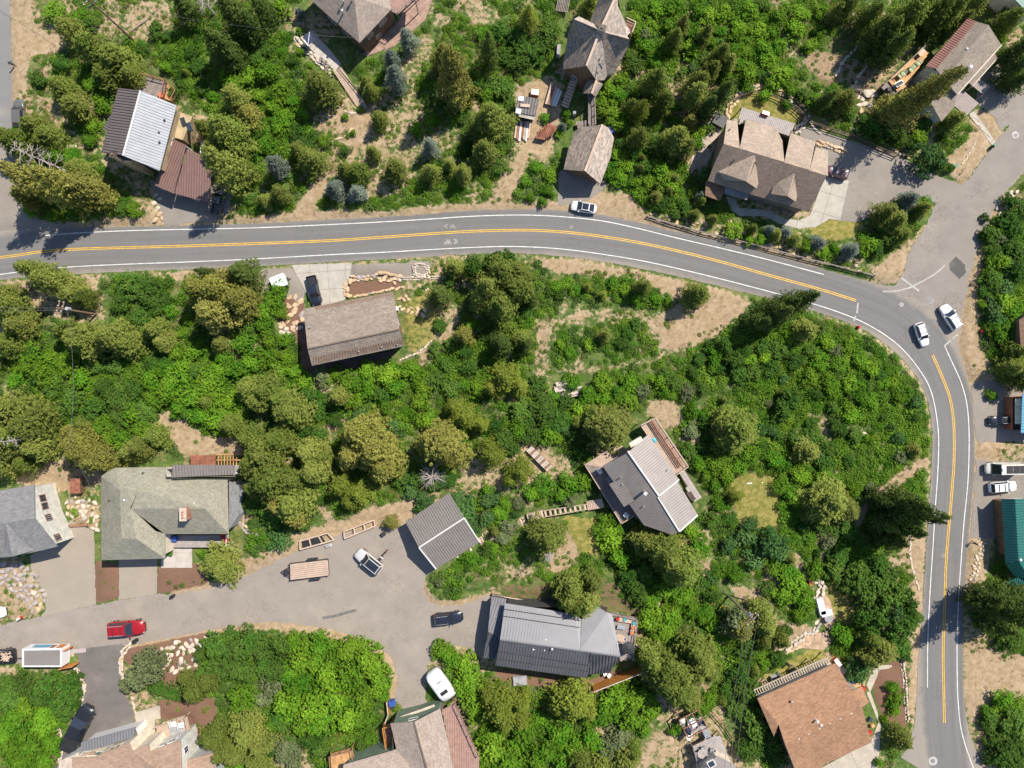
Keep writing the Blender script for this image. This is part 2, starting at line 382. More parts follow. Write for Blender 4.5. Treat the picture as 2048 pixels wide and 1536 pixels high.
zone('mulch', .8, (1745,1335),(1795,1318),(1815,1340),(1812,1470),(1765,1440),(1745,1390))
zone('dirt', .9, (1812,1060),(1850,1080),(1848,1290),(1830,1440),(1812,1440),(1822,1250),(1815,1150),(1790,1120))
zone('mulch', 1, (240,1300),(300,1288),(425,1262),(405,1305),(385,1360),(330,1385),(318,1310),(255,1330))
zone('mulch', 1, (315,1400),(432,1395),(430,1440),(400,1490),(378,1470),(372,1432),(322,1442))
zone('mulch', .85, (190,1118),(242,1130),(240,1198),(190,1208))
zone('mulch', .9, (313,1135),(410,1125),(420,1168),(315,1190))
zone('mulch', .8, (110,1440),(125,1450),(128,1536),(98,1536))
zone('dirt', .62, (1270,1490),(1340,1435),(1400,1425),(1500,1510),(1500,1580),(1270,1580))
zone('mulch', .5, (990,1165),(1230,1150),(1290,1240),(1225,1226),(1010,1198))
zone('mulch', .9, (985,1335),(1180,1360),(1225,1340),(1283,1345),(1190,1385),(1150,1385),(1000,1360))
zone('dirt', .7, (-40,1120),(60,1130),(90,1190),(80,1235),(-40,1250))
zone('dirt', .8, (-40,1325),(45,1335),(40,1350),(-40,1355))
zone('dirt', .7, (540,1480),(600,1460),(640,1560),(520,1560))
zone('dirt', .6, (1960,880),(2090,880),(2090,930),(1960,928))
zone('dirt', .7, (1155,590),(1165,590),(1165,740),(1150,740))
zone('dirt', .75, (1075,660),(1095,660),(1098,740),(1068,740))
zone('dirt', 2.4, (1697,1072),(1708,1070),(1722,1035),(1743,1003),(1802,963),(1850,926),(1844,914),(1795,951),(1732,994),(1712,1028))

zone('dirt', 1.9, (258,1286),(320,1277),(420,1257),(500,1243),(560,1242),(660,1254),(742,1280),(786,1310),(800,1350),(794,1400),(782,1400),(786,1352),(774,1320),(735,1293),(655,1267),(560,1256),(500,1257),(420,1270),(320,1290),(262,1298))
zone('dirt', 1.7, (340,1192),(345,1180),(420,1166),(498,1137),(598,1090),(690,1056),(755,1044),(757,1055),(690,1070),(600,1104),(500,1150),(420,1180))
zone('dirt', 1.7, (846,1150),(840,1182),(852,1210),(884,1221),(930,1216),(978,1198),(985,1186),(930,1202),(884,1205),(862,1198),(852,1178))
zone('dirt', .6, (850,560),(930,620),(900,700),(850,740),(820,720))
# hard surfaces: name, pixel outline, material key, z, edge roughness
HARD = [
 ('side_road', [(-60,-60),(18,-60),(22,60),(24,160),(24,262),(-60,270)], 'asphalt_mid', -.006, .08),
 ('side_road', [(1745,566),(1790,571),(1808,545),(1815,508),(1850,455),(1875,405),(1925,370),(1960,326),(2010,262),(2060,195),(2090,160),(2090,290),(2048,345),(2005,392),(1985,425),(1968,470),(1948,520),(1937,560),(1925,620),(1916,690),(1930,740),(1900,730),(1860,640),(1800,600)], 'asphalt_side', -.006, .12),
 ('driveway', [(1600,250),(1640,262),(1700,282),(1745,292),(1800,312),(1850,342),(1930,372),(1890,420),(1862,400),(1830,388),(1790,400),(1755,420),(1738,436),(1712,444),(1662,440),(1655,350),(1600,280)], 'asphalt_side', -.012, .03),
 ('side_road', [(-60,1262),(0,1250),(80,1233),(190,1209),(310,1188),(345,1190),(420,1176),(500,1147),(600,1100),(690,1066),(755,1052),(800,1056),(815,1040),(875,1138),(852,1150),(846,1180),(860,1204),(884,1213),(930,1208),(978,1190),(1000,1200),(985,1300),(962,1318),(930,1292),(885,1292),(856,1330),(850,1400),(872,1425),(812,1425),(790,1400),(796,1350),(782,1312),(740,1282),(660,1257),(560,1245),(500,1246),(420,1260),(320,1279),(258,1290),(150,1300),(60,1325),(-60,1335)], 'asphalt_lane', -.006, .10),
 ('driveway', [(82,1234),(192,1209),(188,1062),(140,1040),(112,1090),(60,1110),(62,1140),(84,1180),(92,1218)], 'asphalt_warm', -.012, .05),
 ('driveway', [(238,1200),(314,1188),(314,1112),(238,1112)], 'asphalt_warm', -.012, .04),
 ('driveway', [(150,1300),(246,1287),(238,1330),(244,1375),(268,1425),(268,1445),(205,1470),(130,1540),(108,1540),(125,1480),(165,1405),(150,1345),(158,1320)], 'asphalt_black', -.003, .03),
 ('driveway', [(300,360),(350,370),(460,370),(462,420),(430,440),(330,452),(322,430)], 'asphalt_side', -.012, .08),
 ('driveway', [(1118,340),(1200,350),(1215,372),(1180,400),(1115,412)], 'asphalt_side', -.012, .03),
 ('driveway', [(1942,770),(1965,760),(2090,780),(2090,880),(1955,885),(1950,860)], 'asphalt_side', -.012, .10),
 ('driveway', [(1952,920),(2090,925),(2090,1075),(1940,1075),(1948,1000)], 'asphalt_side', -.012, .10),
 ('driveway', [(1960,150),(1990,120),(2040,160),(2090,150),(2090,200),(2000,262),(1990,235),(1950,205)], 'asphalt_side', -.003, .03),
 ('road_patch', [(1898,528),(1912,512),(1930,530),(1932,545),(1918,558),(1900,540)], 'asphalt_dark', -.002, .05),
]
SLABS = [   # concrete, laid as separate slabs: outline, slab spacing, rotation (deg), z
 ('concrete_driveway', [(583,530),(704,526),(690,600),(628,616),(612,585)], 3.1, -4, .02, 'concrete'),
 ('concrete_driveway', [(1655,340),(1698,362),(1680,440),(1658,438),(1630,455),(1596,455),(1620,430)], 3.6, 17, .02, 'concrete'),
 ('concrete_path', [(1452,392),(1470,398),(1478,415),(1500,418),(1540,420),(1570,438),(1600,440),(1622,430),(1625,450),(1600,458),(1560,448),(1530,432),(1480,432),(1462,420)], 2.2, 17, .03, 'concrete'),
 ('concrete_path', [(1938,228),(1948,222),(1992,285),(1984,290)], 2.0, 36, .03, 'concrete'),
 ('concrete_driveway', [(1635,1540),(1742,1483),(1757,1445),(1733,1385),(1740,1382),(1764,1450),(1760,1475),(1755,1570),(1630,1570)], 4.0, -25, .02, 'concrete_warm'),
 ('concrete_patio', [(322,1094),(384,1094),(384,1136),(322,1136)], 2.6, 0, .06, 'paver_pale'),
 ('entry_slab', [(269,1425),(320,1410),(321,1438),(272,1444)], 2.2, -14, .10, 'concrete_warm'),
 ('concrete_apron', [(2000,998),(2045,996),(2045,1004),(2015,1016)], 2.2, 0, .03, 'concrete'),
 ('concrete_patio', [(600,75),(625,60),(660,100),(682,128),(672,142),(640,118)], 2.4, 45, .05, 'paver_pale'),
 ('stone_patio', [(1632,1200),(1650,1186),(1662,1205),(1672,1240),(1660,1262),(1640,1240)], 1.4, 20, .06, 'flagstone'),
 ('stone_path', [(1580,1292),(1625,1268),(1655,1262),(1662,1285),(1648,1300),(1600,1296)], 1.3, 10, .06, 'flagstone'),
 ('gravel_patio', [(1395,250),(1420,215),(1452,235),(1440,270),(1405,300)], 2.0, 30, .03, 'paver_warm'),
 ('side_patio', [(1385,300),(1410,290),(1425,305),(1405,350),(1380,345)], 2.0, 30, .03, 'paver_warm'),
 ('paver_driveway', [(722,108),(735,112),(790,92),(850,40),(875,-30),(835,-30),(795,45),(742,95)], 1.2, 45, .04, 'paver_red'),
 ('concrete_path', [(1820,1330),(1760,1340),(1740,1385),(1733,1370),(1750,1330)], 2.0, 0, .02, 'concrete_warm'),
]
# building footprints block plants and keep the ground low
BLOCK = [
 [(205,180),(290,180),(355,215),(425,320),(425,405),(310,375),(205,305)], [(620,-40),(800,-40),(795,40),(722,120),(600,90)],
 [(1125,30),(1260,30),(1260,120),(1210,200),(1125,150)], [(1215,-40),(1250,-40),(1255,60),(1200,60)], [(1127,255),(1228,255),(1210,370),(1130,345)],
 [(1412,215),(1600,215),(1660,300),(1625,430),(1412,395)], [(1855,40),(1960,30),(2010,90),(1950,240),(1880,250),(1850,200)],
 [(595,590),(800,580),(812,720),(620,750)], [(200,925),(485,925),(485,1125),(200,1125)], [(-60,965),(135,965),(135,1115),(-60,1120)],
 [(1165,845),(1310,830),(1410,1000),(1350,1075),(1240,1050)], [(808,1040),(900,982),(962,1085),(872,1142)], [(965,1190),(1230,1200),(1275,1230),(1275,1345),(1180,1360),(965,1330)],
 [(1510,1390),(1670,1318),(1745,1400),(1745,1490),(1640,1580),(1590,1580)], [(120,1480),(280,1440),(385,1430),(385,1480),(435,1500),(435,1580),(110,1580)],
 [(685,1525),(780,1445),(885,1410),(912,1400),(965,1580),(680,1580)], [(1990,990),(2100,990),(2100,1185),(2020,1160)], [(1020,185),(1080,185),(1080,300),(1025,285)],
 [(1765,150),(1850,90),(1860,130),(1790,200)], [(1085,155),(1200,190),(1200,260),(1080,230)], [(1340,1410),(1480,1410),(1480,1580),(1380,1580)], [(270,145),(345,160),(350,210),(275,190)],
 [(2010,780),(2100,780),(2100,880),(2010,880)], [(590,60),(680,120),(745,220),(725,225),(600,110)], [(572,590),(610,590),(612,665),(558,668)],
 [(690,555),(800,550),(800,600),(690,605)], [(1400,240),(1450,230),(1440,300),(1400,300)], [(1165,1000),(1210,995),(1210,1022),(1050,1048),(1045,1030)],
 [(1105,752),(1170,752),(1170,802),(1105,802)], [(1055,890),(1105,890),(1110,945),(1060,940)], [(1060,240),(1115,240),(1112,300),(1062,300)],[(1625,1160),(1675,1190),(1675,1270),(1640,1250)],
 [(575,1065),(755,1035),(755,1080),(595,1100)], [(930,1180),(1000,1180),(1000,1335),(930,1335)],[(1430,1165),(1530,1165),(1530,1215),(1470,1230)],[(170,600),(215,600),(215,650),(170,650)]]
# ------------------------------------------------------------------ raster of the zones on the ground grid
GX0, GX1, GY0, GY1, GS = -100.0, 100.0, -78.0, 78.0, 0.32
gx = np.arange(GX0, GX1 + GS / 2, GS); gy = np.arange(GY0, GY1 + GS / 2, GS)
XX, YY = np.meshgrid(gx, gy)
def inside(poly, X, Y):
    r = np.zeros(X.shape, bool); n = len(poly)
    xs = [p[0] for p in poly]; ys = [p[1] for p in poly]
    bb = (X >= min(xs)) & (X <= max(xs)) & (Y >= min(ys)) & (Y <= max(ys))
    x = X[bb]; y = Y[bb]; q = np.zeros(x.shape, bool); j = n - 1
    for i in range(n):
        c = ((ys[i] > y) != (ys[j] > y))
        if ys[i] != ys[j]: q ^= c & (x < (xs[j] - xs[i]) * (y - ys[i]) / (ys[j] - ys[i]) + xs[i])
        j = i
    r[bb] = q; return r
def blur(a, k):
    for _ in range(k):
        a = (a + np.roll(a, 1, 0) + np.roll(a, -1, 0) + np.roll(a, 1, 1) + np.roll(a, -1, 1)) / 5
    return a
def toW(poly): return [W2(u, v) for u, v in poly]
MASK = {}
for k, L in Z.items():
    a = np.zeros(XX.shape)
    for w, p in L: a = np.maximum(a, inside(toW(p), XX, YY) * w)
    MASK[k] = blur(a, 9 if k == 'dirt' else 5)
hard = np.zeros(XX.shape, bool)
for _, p, *_r in HARD: hard |= inside(toW(p), XX, YY)
for _, p, *_r in SLABS: hard |= inside(toW(p), XX, YY)
hard |= inside(toW(N_EDGE + S_EDGE[::-1]), XX, YY)
road_m = hard.copy()
for p in BLOCK: hard |= inside(toW(p), XX, YY)
hardf = blur(hard.astype(float), 4)
soft = np.clip(1 - blur(hard.astype(float), 14) * 2.2, 0, 1)
def at(a, x, y):
    i = int(round((y - GY0) / GS)); j = int(round((x - GX0) / GS))
    if i < 0 or j < 0 or i >= a.shape[0] or j >= a.shape[1]: return 0.0
    return a[i, j]
def fnoise(X, Y, s, seed):
    """cheap smooth value noise"""
    rs = np.random.RandomState(seed); g = rs.rand(128, 128)
    x = X / s + 500; y = Y / s + 500; xi = np.floor(x).astype(int); yi = np.floor(y).astype(int); fx = x - xi; fy = y - yi
    fx = fx * fx * (3 - 2 * fx); fy = fy * fy * (3 - 2 * fy); G = lambda a, b: g[b % 128, a % 128]
    return (G(xi, yi) * (1 - fx) + G(xi + 1, yi) * fx) * (1 - fy) + (G(xi, yi + 1) * (1 - fx) + G(xi + 1, yi + 1) * fx) * fy
thick0 = np.zeros(XX.shape)
for p in ([(1380,740),(1500,650),(1640,650),(1760,700),(1830,780),(1855,860),(1850,1000),(1740,1130),(1560,1130),(1280,790)][:0] or [(0,0),(1,0),(0,1)], [(380,1280),(560,1270),(790,1330),(760,1480),(560,1450)], [(-60,1340),(150,1350),(110,1560),(-60,1560)], [(1100,668),(1150,655),(1270,648),(1320,700),(1400,712),(1400,860),(1100,870)], [(1380,740),(1500,650),(1640,650),(1760,700),(1830,780),(1700,830),(1500,820)], [(110,100),(500,60),(640,150),(620,330),(450,420),(380,200),(120,200)]): thick0 = np.maximum(thick0, inside(toW(p), XX, YY) * 1.0)
MASK['dirt'] = np.maximum(MASK['dirt'], np.clip((fnoise(XX, YY, 8, 31) * .6 + fnoise(XX, YY, 3, 32) * .4 - .5) * 3.0, 0, .56) * (1 - blur(thick0, 10)) * (1 - np.minimum(1, MASK['lawn'] + MASK['mulch'] + MASK['gravel'])))
relief = (fnoise(XX, YY, 9, 1) * .5 + fnoise(XX, YY, 3.2, 2) * .25 + fnoise(XX, YY, 1.1, 3) * .1) * soft
GZ = -0.05 + relief * .75
def gz(x, y): return float(at(GZ, x, y))
nx, ny = len(gx), len(gy)
me = bpy.data.meshes.new('ground')
co = np.stack([XX.ravel(), YY.ravel(), GZ.ravel()], 1)
idx = np.arange(nx * ny).reshape(ny, nx)
q = np.stack([idx[:-1, :-1], idx[:-1, 1:], idx[1:, 1:], idx[1:, :-1]], -1).reshape(-1, 4)
me.vertices.add(len(co)); me.vertices.foreach_set('co', co.ravel())
me.loops.add(q.size); me.loops.foreach_set('vertex_index', q.ravel())
me.polygons.add(len(q)); me.polygons.foreach_set('loop_start', np.arange(0, q.size, 4)); me.polygons.foreach_set('loop_total', np.full(len(q), 4))
me.update(); me.validate()
me.polygons.foreach_set('use_smooth', np.ones(len(q), bool))
ca = me.color_attributes.new('zones', 'FLOAT_COLOR', 'POINT')
za = np.stack([MASK['dirt'].ravel(), MASK['mulch'].ravel(), MASK['lawn'].ravel(), MASK['gravel'].ravel()], 1)
ca.data.foreach_set('color', za.ravel())
ground = bpy.data.objects.new('ground', me); COL.objects.link(ground); ground['kind'] = 'structure'
def mat_ground():
    m, nt, b = _nt('ground')
    at_ = nd(nt, 'ShaderNodeAttribute', attribute_name='zones')
    sp = nt.nodes.new('ShaderNodeSeparateColor'); lk(nt, at_.outputs['Color'], sp.inputs[0])
    n_a = noise(nt, .22, 4, .6); n_b = noise(nt, 1.3, 4, .65); n_c = noise(nt, 5.0, 3, .7); n_d = noise(nt, .7, 3)
    nf = noise(nt, 12.0, 2, .8)
    green = mix(nt, ramp(nt, n_b, .35, .65), (.055, .105, .022), (.12, .17, .045))
    green = mix(nt, ramp(nt, n_d, .55, .72), green, (.27, .22, .12))
    green = mix(nt, ramp(nt, n_a, .5, .7), green, mix(nt, n_c, (.10, .14, .035), (.25, .22, .10)))
    dirt = mix(nt, ramp(nt, n_b, .3, .7), (.30, .215, .132), (.43, .325, .215))
    dirt = mix(nt, ramp(nt, n_d, .5, .75), dirt, (.34, .235, .14))
    weed = math_(nt, 'MULTIPLY', ramp(nt, n_c, .54, .62), ramp(nt, n_d, .42, .6))
    dirt = mix(nt, math_(nt, 'MULTIPLY', weed, .6), dirt, (.16, .17, .03))
    mulch = mix(nt, n_c, (.12, .065, .04), (.26, .155, .11))
    lawn = mix(nt, ramp(nt, n_b, .35, .65), (.15, .16, .032), (.30, .25, .085))
    gravel = mix(nt, n_c, (.20, .175, .15), (.33, .29, .25))
    def fac(s, amp=.9):
        f = math_(nt, 'ADD', s, math_(nt, 'MULTIPLY', math_(nt, 'SUBTRACT', math_(nt, 'ADD', math_(nt, 'MULTIPLY', n_b, .6), math_(nt, 'MULTIPLY', n_c, .4)), .5), amp * 2))
        return ramp(nt, f, .42, .58)
    col = mix(nt, fac(sp.outputs[0], 1.25), green, dirt)
    col = mix(nt, fac(sp.outputs[1], .6), col, mulch)
    col = mix(nt, fac(sp.outputs[2], .5), col, lawn)
    al = at_.outputs['Alpha']
    col = mix(nt, fac(al, .6), col, gravel)
    col = mix(nt, 1.0, col, math_(nt, 'ADD', math_(nt, 'MULTIPLY', nf, .7), .65), 'MULTIPLY')
    lk(nt, col, b.inputs['Base Color']); b.inputs['Roughness'].default_value = .95; b.inputs['Specular IOR Level'].default_value = .1
    bump(nt, b, math_(nt, 'ADD', math_(nt, 'MULTIPLY', n_c, 1.0), math_(nt, 'MULTIPLY', nf, .5)), .6, .12)
    MATS['ground'] = m; return m
me.materials.append(mat_ground())
# land beyond the photographed area, one sheet out to the horizon
far = MB(); R_ = 900.0
ring = [(GX0, GY0), (GX1, GY0), (GX1, GY1), (GX0, GY1)]; outr = [(-R_, -R_), (R_, -R_), (R_, R_), (-R_, R_)]
far.add([(x, y, -.05) for x, y in ring] + [(x, y, -.05) for x, y in outr], [(0, 4, 5, 1), (1, 5, 6, 2), (2, 6, 7, 3), (3, 7, 4, 0)])
fo = far.build('terrain', mat('far_ground', (.11, .13, .05), .95, 0, .35, .08, .3, 1.0)); fo['kind'] = 'structure'

# ------------------------------------------------------------------ roads and painted markings
mat_asphalt('asphalt_main', (.168, .162, .158), edge=3.5, crack=.6, streak=.26)
mat_asphalt('asphalt_mid', (.20, .195, .19), crack=.3)
mat_asphalt('asphalt_side', (.25, .222, .195), crack=.9, streak=.2)
mat_asphalt('asphalt_lane', (.275, .238, .205), crack=.7, streak=.2)
mat_asphalt('asphalt_warm', (.31, .265, .215), crack=.5)
mat_asphalt('asphalt_black', (.15, .135, .125), dust=(.28, .24, .21), crack=.5, streak=.3)
mat_asphalt('asphalt_dark', (.10, .095, .09), crack=0)
def nearest_on(pl, p):
    best = None
    for a, b in zip(pl[:-1], pl[1:]):
        a = Vector(a); b = Vector(b); d = b - a; t = max(0, min(1, (p - a).dot(d) / max(d.length_squared, 1e-9))); q = a + d * t
        if best is None or (q - p).length < best[0]: best = ((q - p).length, q)
    return best[1]
def main_road():
    c = [Vector(p) for p in resample(smooth_line(toW(CENTRE), 2), .8)]
    ne = resample(smooth_line(toW(N_EDGE), 2), .6); se = resample(smooth_line(toW(S_EDGE), 2), .6)
    vs = []; uv = []; fs = []; s = 0
    K = (0, .35, .7, 1.0)
    for i, p in enumerate(c):
        if i: s += (p - c[i - 1]).length
        for e, sg in ((ne, 1), (se, -1)):
            q = nearest_on(e, p); q = q + (q - p).normalized() * random.gauss(0, .05)
            for k in (K[::-1] if sg > 0 else K[1:]):
                r = p + (q - p) * k; vs.append((r.x, r.y, 0.0)); uv.append((s, sg * (q - p).length * k))
    w = 7
    for i in range(len(c) - 1):
        for k in range(w - 1): fs.append((i * w + k, (i + 1) * w + k, (i + 1) * w + k + 1, i * w + k + 1))
    o = mk('main_road', vs, fs, MATS['asphalt_main'], uvs=uv); o['kind'] = 'structure'; return o
road = main_road()
WHITE = mat('white_road_paint', (.66, .65, .63), .6, 0, .18, 1.2, .3, 7); YEL = mat('yellow_road_paint', (.70, .41, .02), .6, 0, .16, 1.2, .3, 7)
FADE = mat('worn_white_road_paint', (.36, .35, .33), .7, 0, .2, 3, .25, 10)
for i, (nm, L, c) in enumerate((('edge_line', N_WHITE, 0), ('edge_line', N_WHITE2, 0), ('edge_line', S_WHITE, 0))):
    strip_line(nm, smooth_line(L, 2),   .135, WHITE, .006, road)
def offset_px(L, d):
    P = [Vector(p) for p in L]; out = []
    for i, p in enumerate(P):
        t = (P[min(i + 1, len(P) - 1)] - P[max(0, i - 1)]).normalized(); out.append((p.x - t.y * d, p.y + t.x * d))
    return out
C1 = smooth_line([p for p in CENTRE if p[0] <= 1712 and p[1] < 610], 2); C2 = smooth_line(CENTRE[25:-2], 2)
for L in (C1, C2):
    for d in (-1.7, 1.7): strip_line('centre_line', offset_px(L, d), .125, YEL, .006, road)
for a, b, w in (((1803,556),(1838,582),.35), ((1716,606),(1714,626),.3), ((1711,632),(1708,642),.3), ((1889,692),(1902,680),.3), ((1905,677),(1916,669),.3), ((1920,666),(1934,655),.4)):
    strip_line('worn_marking', [a, b], w, FADE, .007, road)
for L in ([(1765,583),(1790,583),(1815,577),(1835,567),(1845,563)], [(1815,578),(1850,560),(1875,545),(1890,530)]):
    strip_line('worn_marking', smooth_line(L, 2), .25, FADE, .004 if L[0][0] < 1800 else .0095, road)
# bicycle and chevron markings in the lanes
def glyph(cu, cv, s, flip, m):
    vs = MB()
    def seg(x0, y0, x1, y1, w=.04):
        a = W(cu + flip * x0 * s, cv + y0 * s); b = W(cu + flip * x1 * s, cv + y1 * s); a.z = b.z = .006
        d = (b - a).normalized(); n = Vector((-d.y, d.x, 0)) * w; vs.add([a + n, a - n, b - n, b + n], [(0, 1, 2, 3)])
    seg(7, -5, 12, 0); seg(12, 0, 7, 5); seg(10.5, -5, 15.5, 0); seg(15.5, 0, 10.5, 5)
    for cx, cy in ((-10, 3.5), (-1, 3.5)):
        for k in range(8):
            a0, a1 = k * math.pi / 4, (k + 1) * math.pi / 4
            seg(cx + 3 * math.cos(a0), cy + 3 * math.sin(a0) * .9, cx + 3 * math.cos(a1), cy + 3 * math.sin(a1) * .9, .03)
    seg(-10, 3.5, -7, -2, .03); seg(-7, -2, -2, -2, .03); seg(-2, -2, -5, 3.5, .03); seg(-5, 3.5, -7, -2, .03); seg(-2, -2, -1, 3.5, .03); seg(-2, -2, -2, -5, .03); seg(-9, -3.5, -6, -3.5, .03)
    vs.build('bicycle_lane_marking', m, road)
glyph(901, 483, .95, 1, mat('thin_white_paint', (.5, .49, .48), .7)); glyph(901, 452, .8, -1, FADE)
for nm, p, mk_, z, j in HARD: sheet(nm, p, MATS[mk_], z, j)
# tyre scuff and seams on the lane
strip_line('tyre_mark', smooth_line([(645,1236),(670,1232),(690,1226),(712,1220)], 2), .5, mat('scuffed_asphalt', (.15, .14, .13), .9, 0, .2, 1.5, .2, 8), 0.0)['kind'] = 'structure'
# concrete slabs
mat('concrete', (.40, .37, .32), .8, 0, .10, .7, .08, 8); mat('concrete_warm', (.42, .365, .295), .8, 0, .1, .7, .08, 8)
mat('paver_pale', (.46, .41, .37), .8, 0, .1, .9, .1, 8); mat('paver_red', (.34, .22, .17), .85, 0, .2, .9, .15, 8); mat('paver_warm', (.42, .34, .28), .85, 0, .15, .9, .12, 8)
mat('flagstone', (.42, .29, .20), .85, 0, .2, .9, .15, 6); mat('slab_bed', (.20, .17, .14), .95)
def clip_poly(poly, a, b, c):
    """keep a*x+b*y<=c"""
    out = []
    for i in range(len(poly)):
        p, q_ = poly[i], poly[(i + 1) % len(poly)]; dp = a * p[0] + b * p[1] - c; dq = a * q_[0] + b * q_[1] - c
        if dp <= 0: out.append(p)
        if dp * dq < 0: t = dp / (dp - dq); out.append((p[0] + (q_[0] - p[0]) * t, p[1] + (q_[1] - p[1]) * t))
    return out
def slab_field(nm, px, sp, deg, z, mk_, piece='slab', parent=None, gap=.025, label=None, cat=None):
    poly = ccw([W2(u, v, z) for u, v in px]); base = MB(); bm_ = sheet(nm, px, MATS['slab_bed'], z - .03, 0, 'structure', parent)
    if label: tag(bm_, label, cat); del bm_['kind']
    r = math.radians(-deg); ux, uy = math.cos(r), math.sin(r); vx, vy = -uy, ux
    a0 = min(p[0] * ux + p[1] * uy for p in poly); a1 = max(p[0] * ux + p[1] * uy for p in poly); b0 = min(p[0] * vx + p[1] * vy for p in poly); b1 = max(p[0] * vx + p[1] * vy for p in poly)
    a = a0
    while a < a1:
        b = b0
        while b < b1:
            q_ = clip_poly(poly, ux, uy, a + sp - gap)
            if len(q_) > 2: q_ = clip_poly(q_, -ux, -uy, -a - gap)
            if len(q_) > 2: q_ = clip_poly(q_, vx, vy, b + sp - gap)
            if len(q_) > 2: q_ = clip_poly(q_, -vx, -vy, -b - gap)
            if len(q_) > 2 and abs(area2(q_)) > .15:
                dz = random.uniform(0, .006); MB().prism(ccw(q_), z - .08, z + dz).build(piece, MATS[mk_], bm_)
            b += sp
        a += sp
    return bm_
for s_ in SLABS: slab_field(*s_)
def manhole(u, v, r, ring, lid, z, nm, lab):
    mb = MB(); c = W(u, v); t = empty(nm, (c.x, c.y, z)); tag(t, lab, 'manhole', 'manhole covers')
    a = MB(); n = 20
    a.add([(r * math.cos(k * 2 * math.pi / n), r * math.sin(k * 2 * math.pi / n), 0.0) for k in range(n)], [tuple(range(n))]); a.build('collar', ring, t)
    a = MB(); r2 = r * .52; a.add([(r2 * math.cos(k * 2 * math.pi / n), r2 * math.sin(k * 2 * math.pi / n), .006) for k in range(n)], [tuple(range(n))]); a.build('lid', lid, t)
RING = mat('manhole_concrete', (.42, .40, .38), .8); LID = mat('manhole_iron', (.20, .18, .17), .6); RP = mat('ring_pale', (.245, .23, .215), .8)
manhole(1143,454,.36,RP,RP,.006,'manhole_cover','pale round manhole cover in the lane beside the white sedan')
manhole(1803,609,.36,RING,RP,.006,'manhole_cover','pale round manhole cover in the middle of the junction')
manhole(1861,600,.75,RP,RP,.005,'manhole_cover','large pale round patch at the mouth of the side road')
manhole(1887,1111,.36,RP,LID,.008,'manhole_cover','small dark manhole cover beside the yellow line near the teal roof')
manhole(1866,1522,.78,RING,LID,.006,'manhole_cover','manhole with wide concrete collar where the yellow line has ended')
manhole(1819,1106,.65,RING,LID,.10,'manhole_cover','manhole in a pale round collar on the verge below the dark spruces')
manhole(2031,270,.62,RING,RP,.006,'manhole_cover','pale round manhole on the side road below the green bins')
# ------------------------------------------------------------------ houses
mat_shingle('shingle_taupe', (.31, .25, .205), .16); mat_shingle('shingle_tan', (.36, .28, .215), .12); mat_shingle('shingle_olive', (.265, .25, .19), .12)
mat_shingle('shingle_grey', (.20, .195, .195), .14); mat_shingle('shingle_orange', (.315, .172, .098), .16); mat_shingle('shingle_pink', (.33, .26, .215), .14)
mat_shingle('shingle_brown', (.275, .20, .15), .15); mat_shingle('shake', (.27, .215, .175), .34, .5, .32); mat_shingle('shake_lit', (.40, .33, .28), .3, .5, .32)  # the lighter shake copy paints sunlight onto sun-facing planes
mat_shingle('shingle_dusty', (.255, .208, .168), .16); mat_shingle('shingle_peach', (.32, .215, .155), .12)
mat_metal('metal_brown', (.155, .125, .115)); mat_metal('metal_silver', (.33, .345, .37)); mat_metal('metal_redbrown', (.20, .12, .105)); mat_metal('metal_grey', (.21, .187, .172))
mat_metal('metal_charcoal', (.10, .10, .108)); mat_metal('metal_charcoal_lit', (.17, .17, .185)); mat_metal('metal_teal', (.015, .13, .115)); mat_metal('metal_red', (.22, .085, .065)); mat_metal('metal_blue', (.10, .30, .42)); mat_metal('metal_taupe_lit_grey', (.265, .235, .22))  # the lighter charcoal copy paints sunlight onto sun-facing slopes
mat_metal('trim_white', (.62, .61, .59), .6); mat('trim_dark', (.06, .05, .045), .6); mat('trim_tan', (.48, .40, .32), .6)
mat('wall_tan', (.42, .32, .19), .8); mat('wall_brown', (.17, .10, .06), .8, 0, .2, 2, .2, 5); mat('wall_white', (.56, .55, .50), .7); mat('wall_grey', (.40, .40, .40), .8); mat('wall_cream', (.62, .54, .43), .8)
mat('wall_green', (.13, .18, .12), .8); mat('wall_dark', (.05, .045, .045), .8); mat('wall_taupe', (.22, .18, .14), .8); mat('wall_orange', (.30, .11, .05), .7)
mat('wood_new', (.50, .28, .12), .75, 0, .25, 1.5, .2, 8); mat('wood_pale', (.50, .37, .28), .75, 0, .15, 1.5, .2, 8); mat('wood_orange', (.50, .20, .045), .7, 0, .15, 1.5, .15, 8)
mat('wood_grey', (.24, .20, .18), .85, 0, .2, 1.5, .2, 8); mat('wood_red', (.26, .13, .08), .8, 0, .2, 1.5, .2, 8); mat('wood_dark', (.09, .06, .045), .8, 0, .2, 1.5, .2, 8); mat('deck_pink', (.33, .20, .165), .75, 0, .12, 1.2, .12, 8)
mat('deck_tan', (.46, .34, .26), .75, 0, .12, 1.2, .12, 8); mat('deck_greybrown', (.30, .25, .23), .75, 0, .12, 1.2, .12, 8); mat('brick_red', (.36, .15, .10), .85); mat('steel', (.55, .56, .58), .35, .6); mat('black_metal', (.02, .02, .02), .5)
mat('rust', (.26, .10, .06), .85, 0, .3, 1.5, .25, 6); mat('white_plastic', (.78, .78, .78), .5, 0, .03, 1, .03); mat('deck_pale', (.35, .31, .29), .75, 0, .12, 1.2, .12, 8)
GLASS = mat_glass()

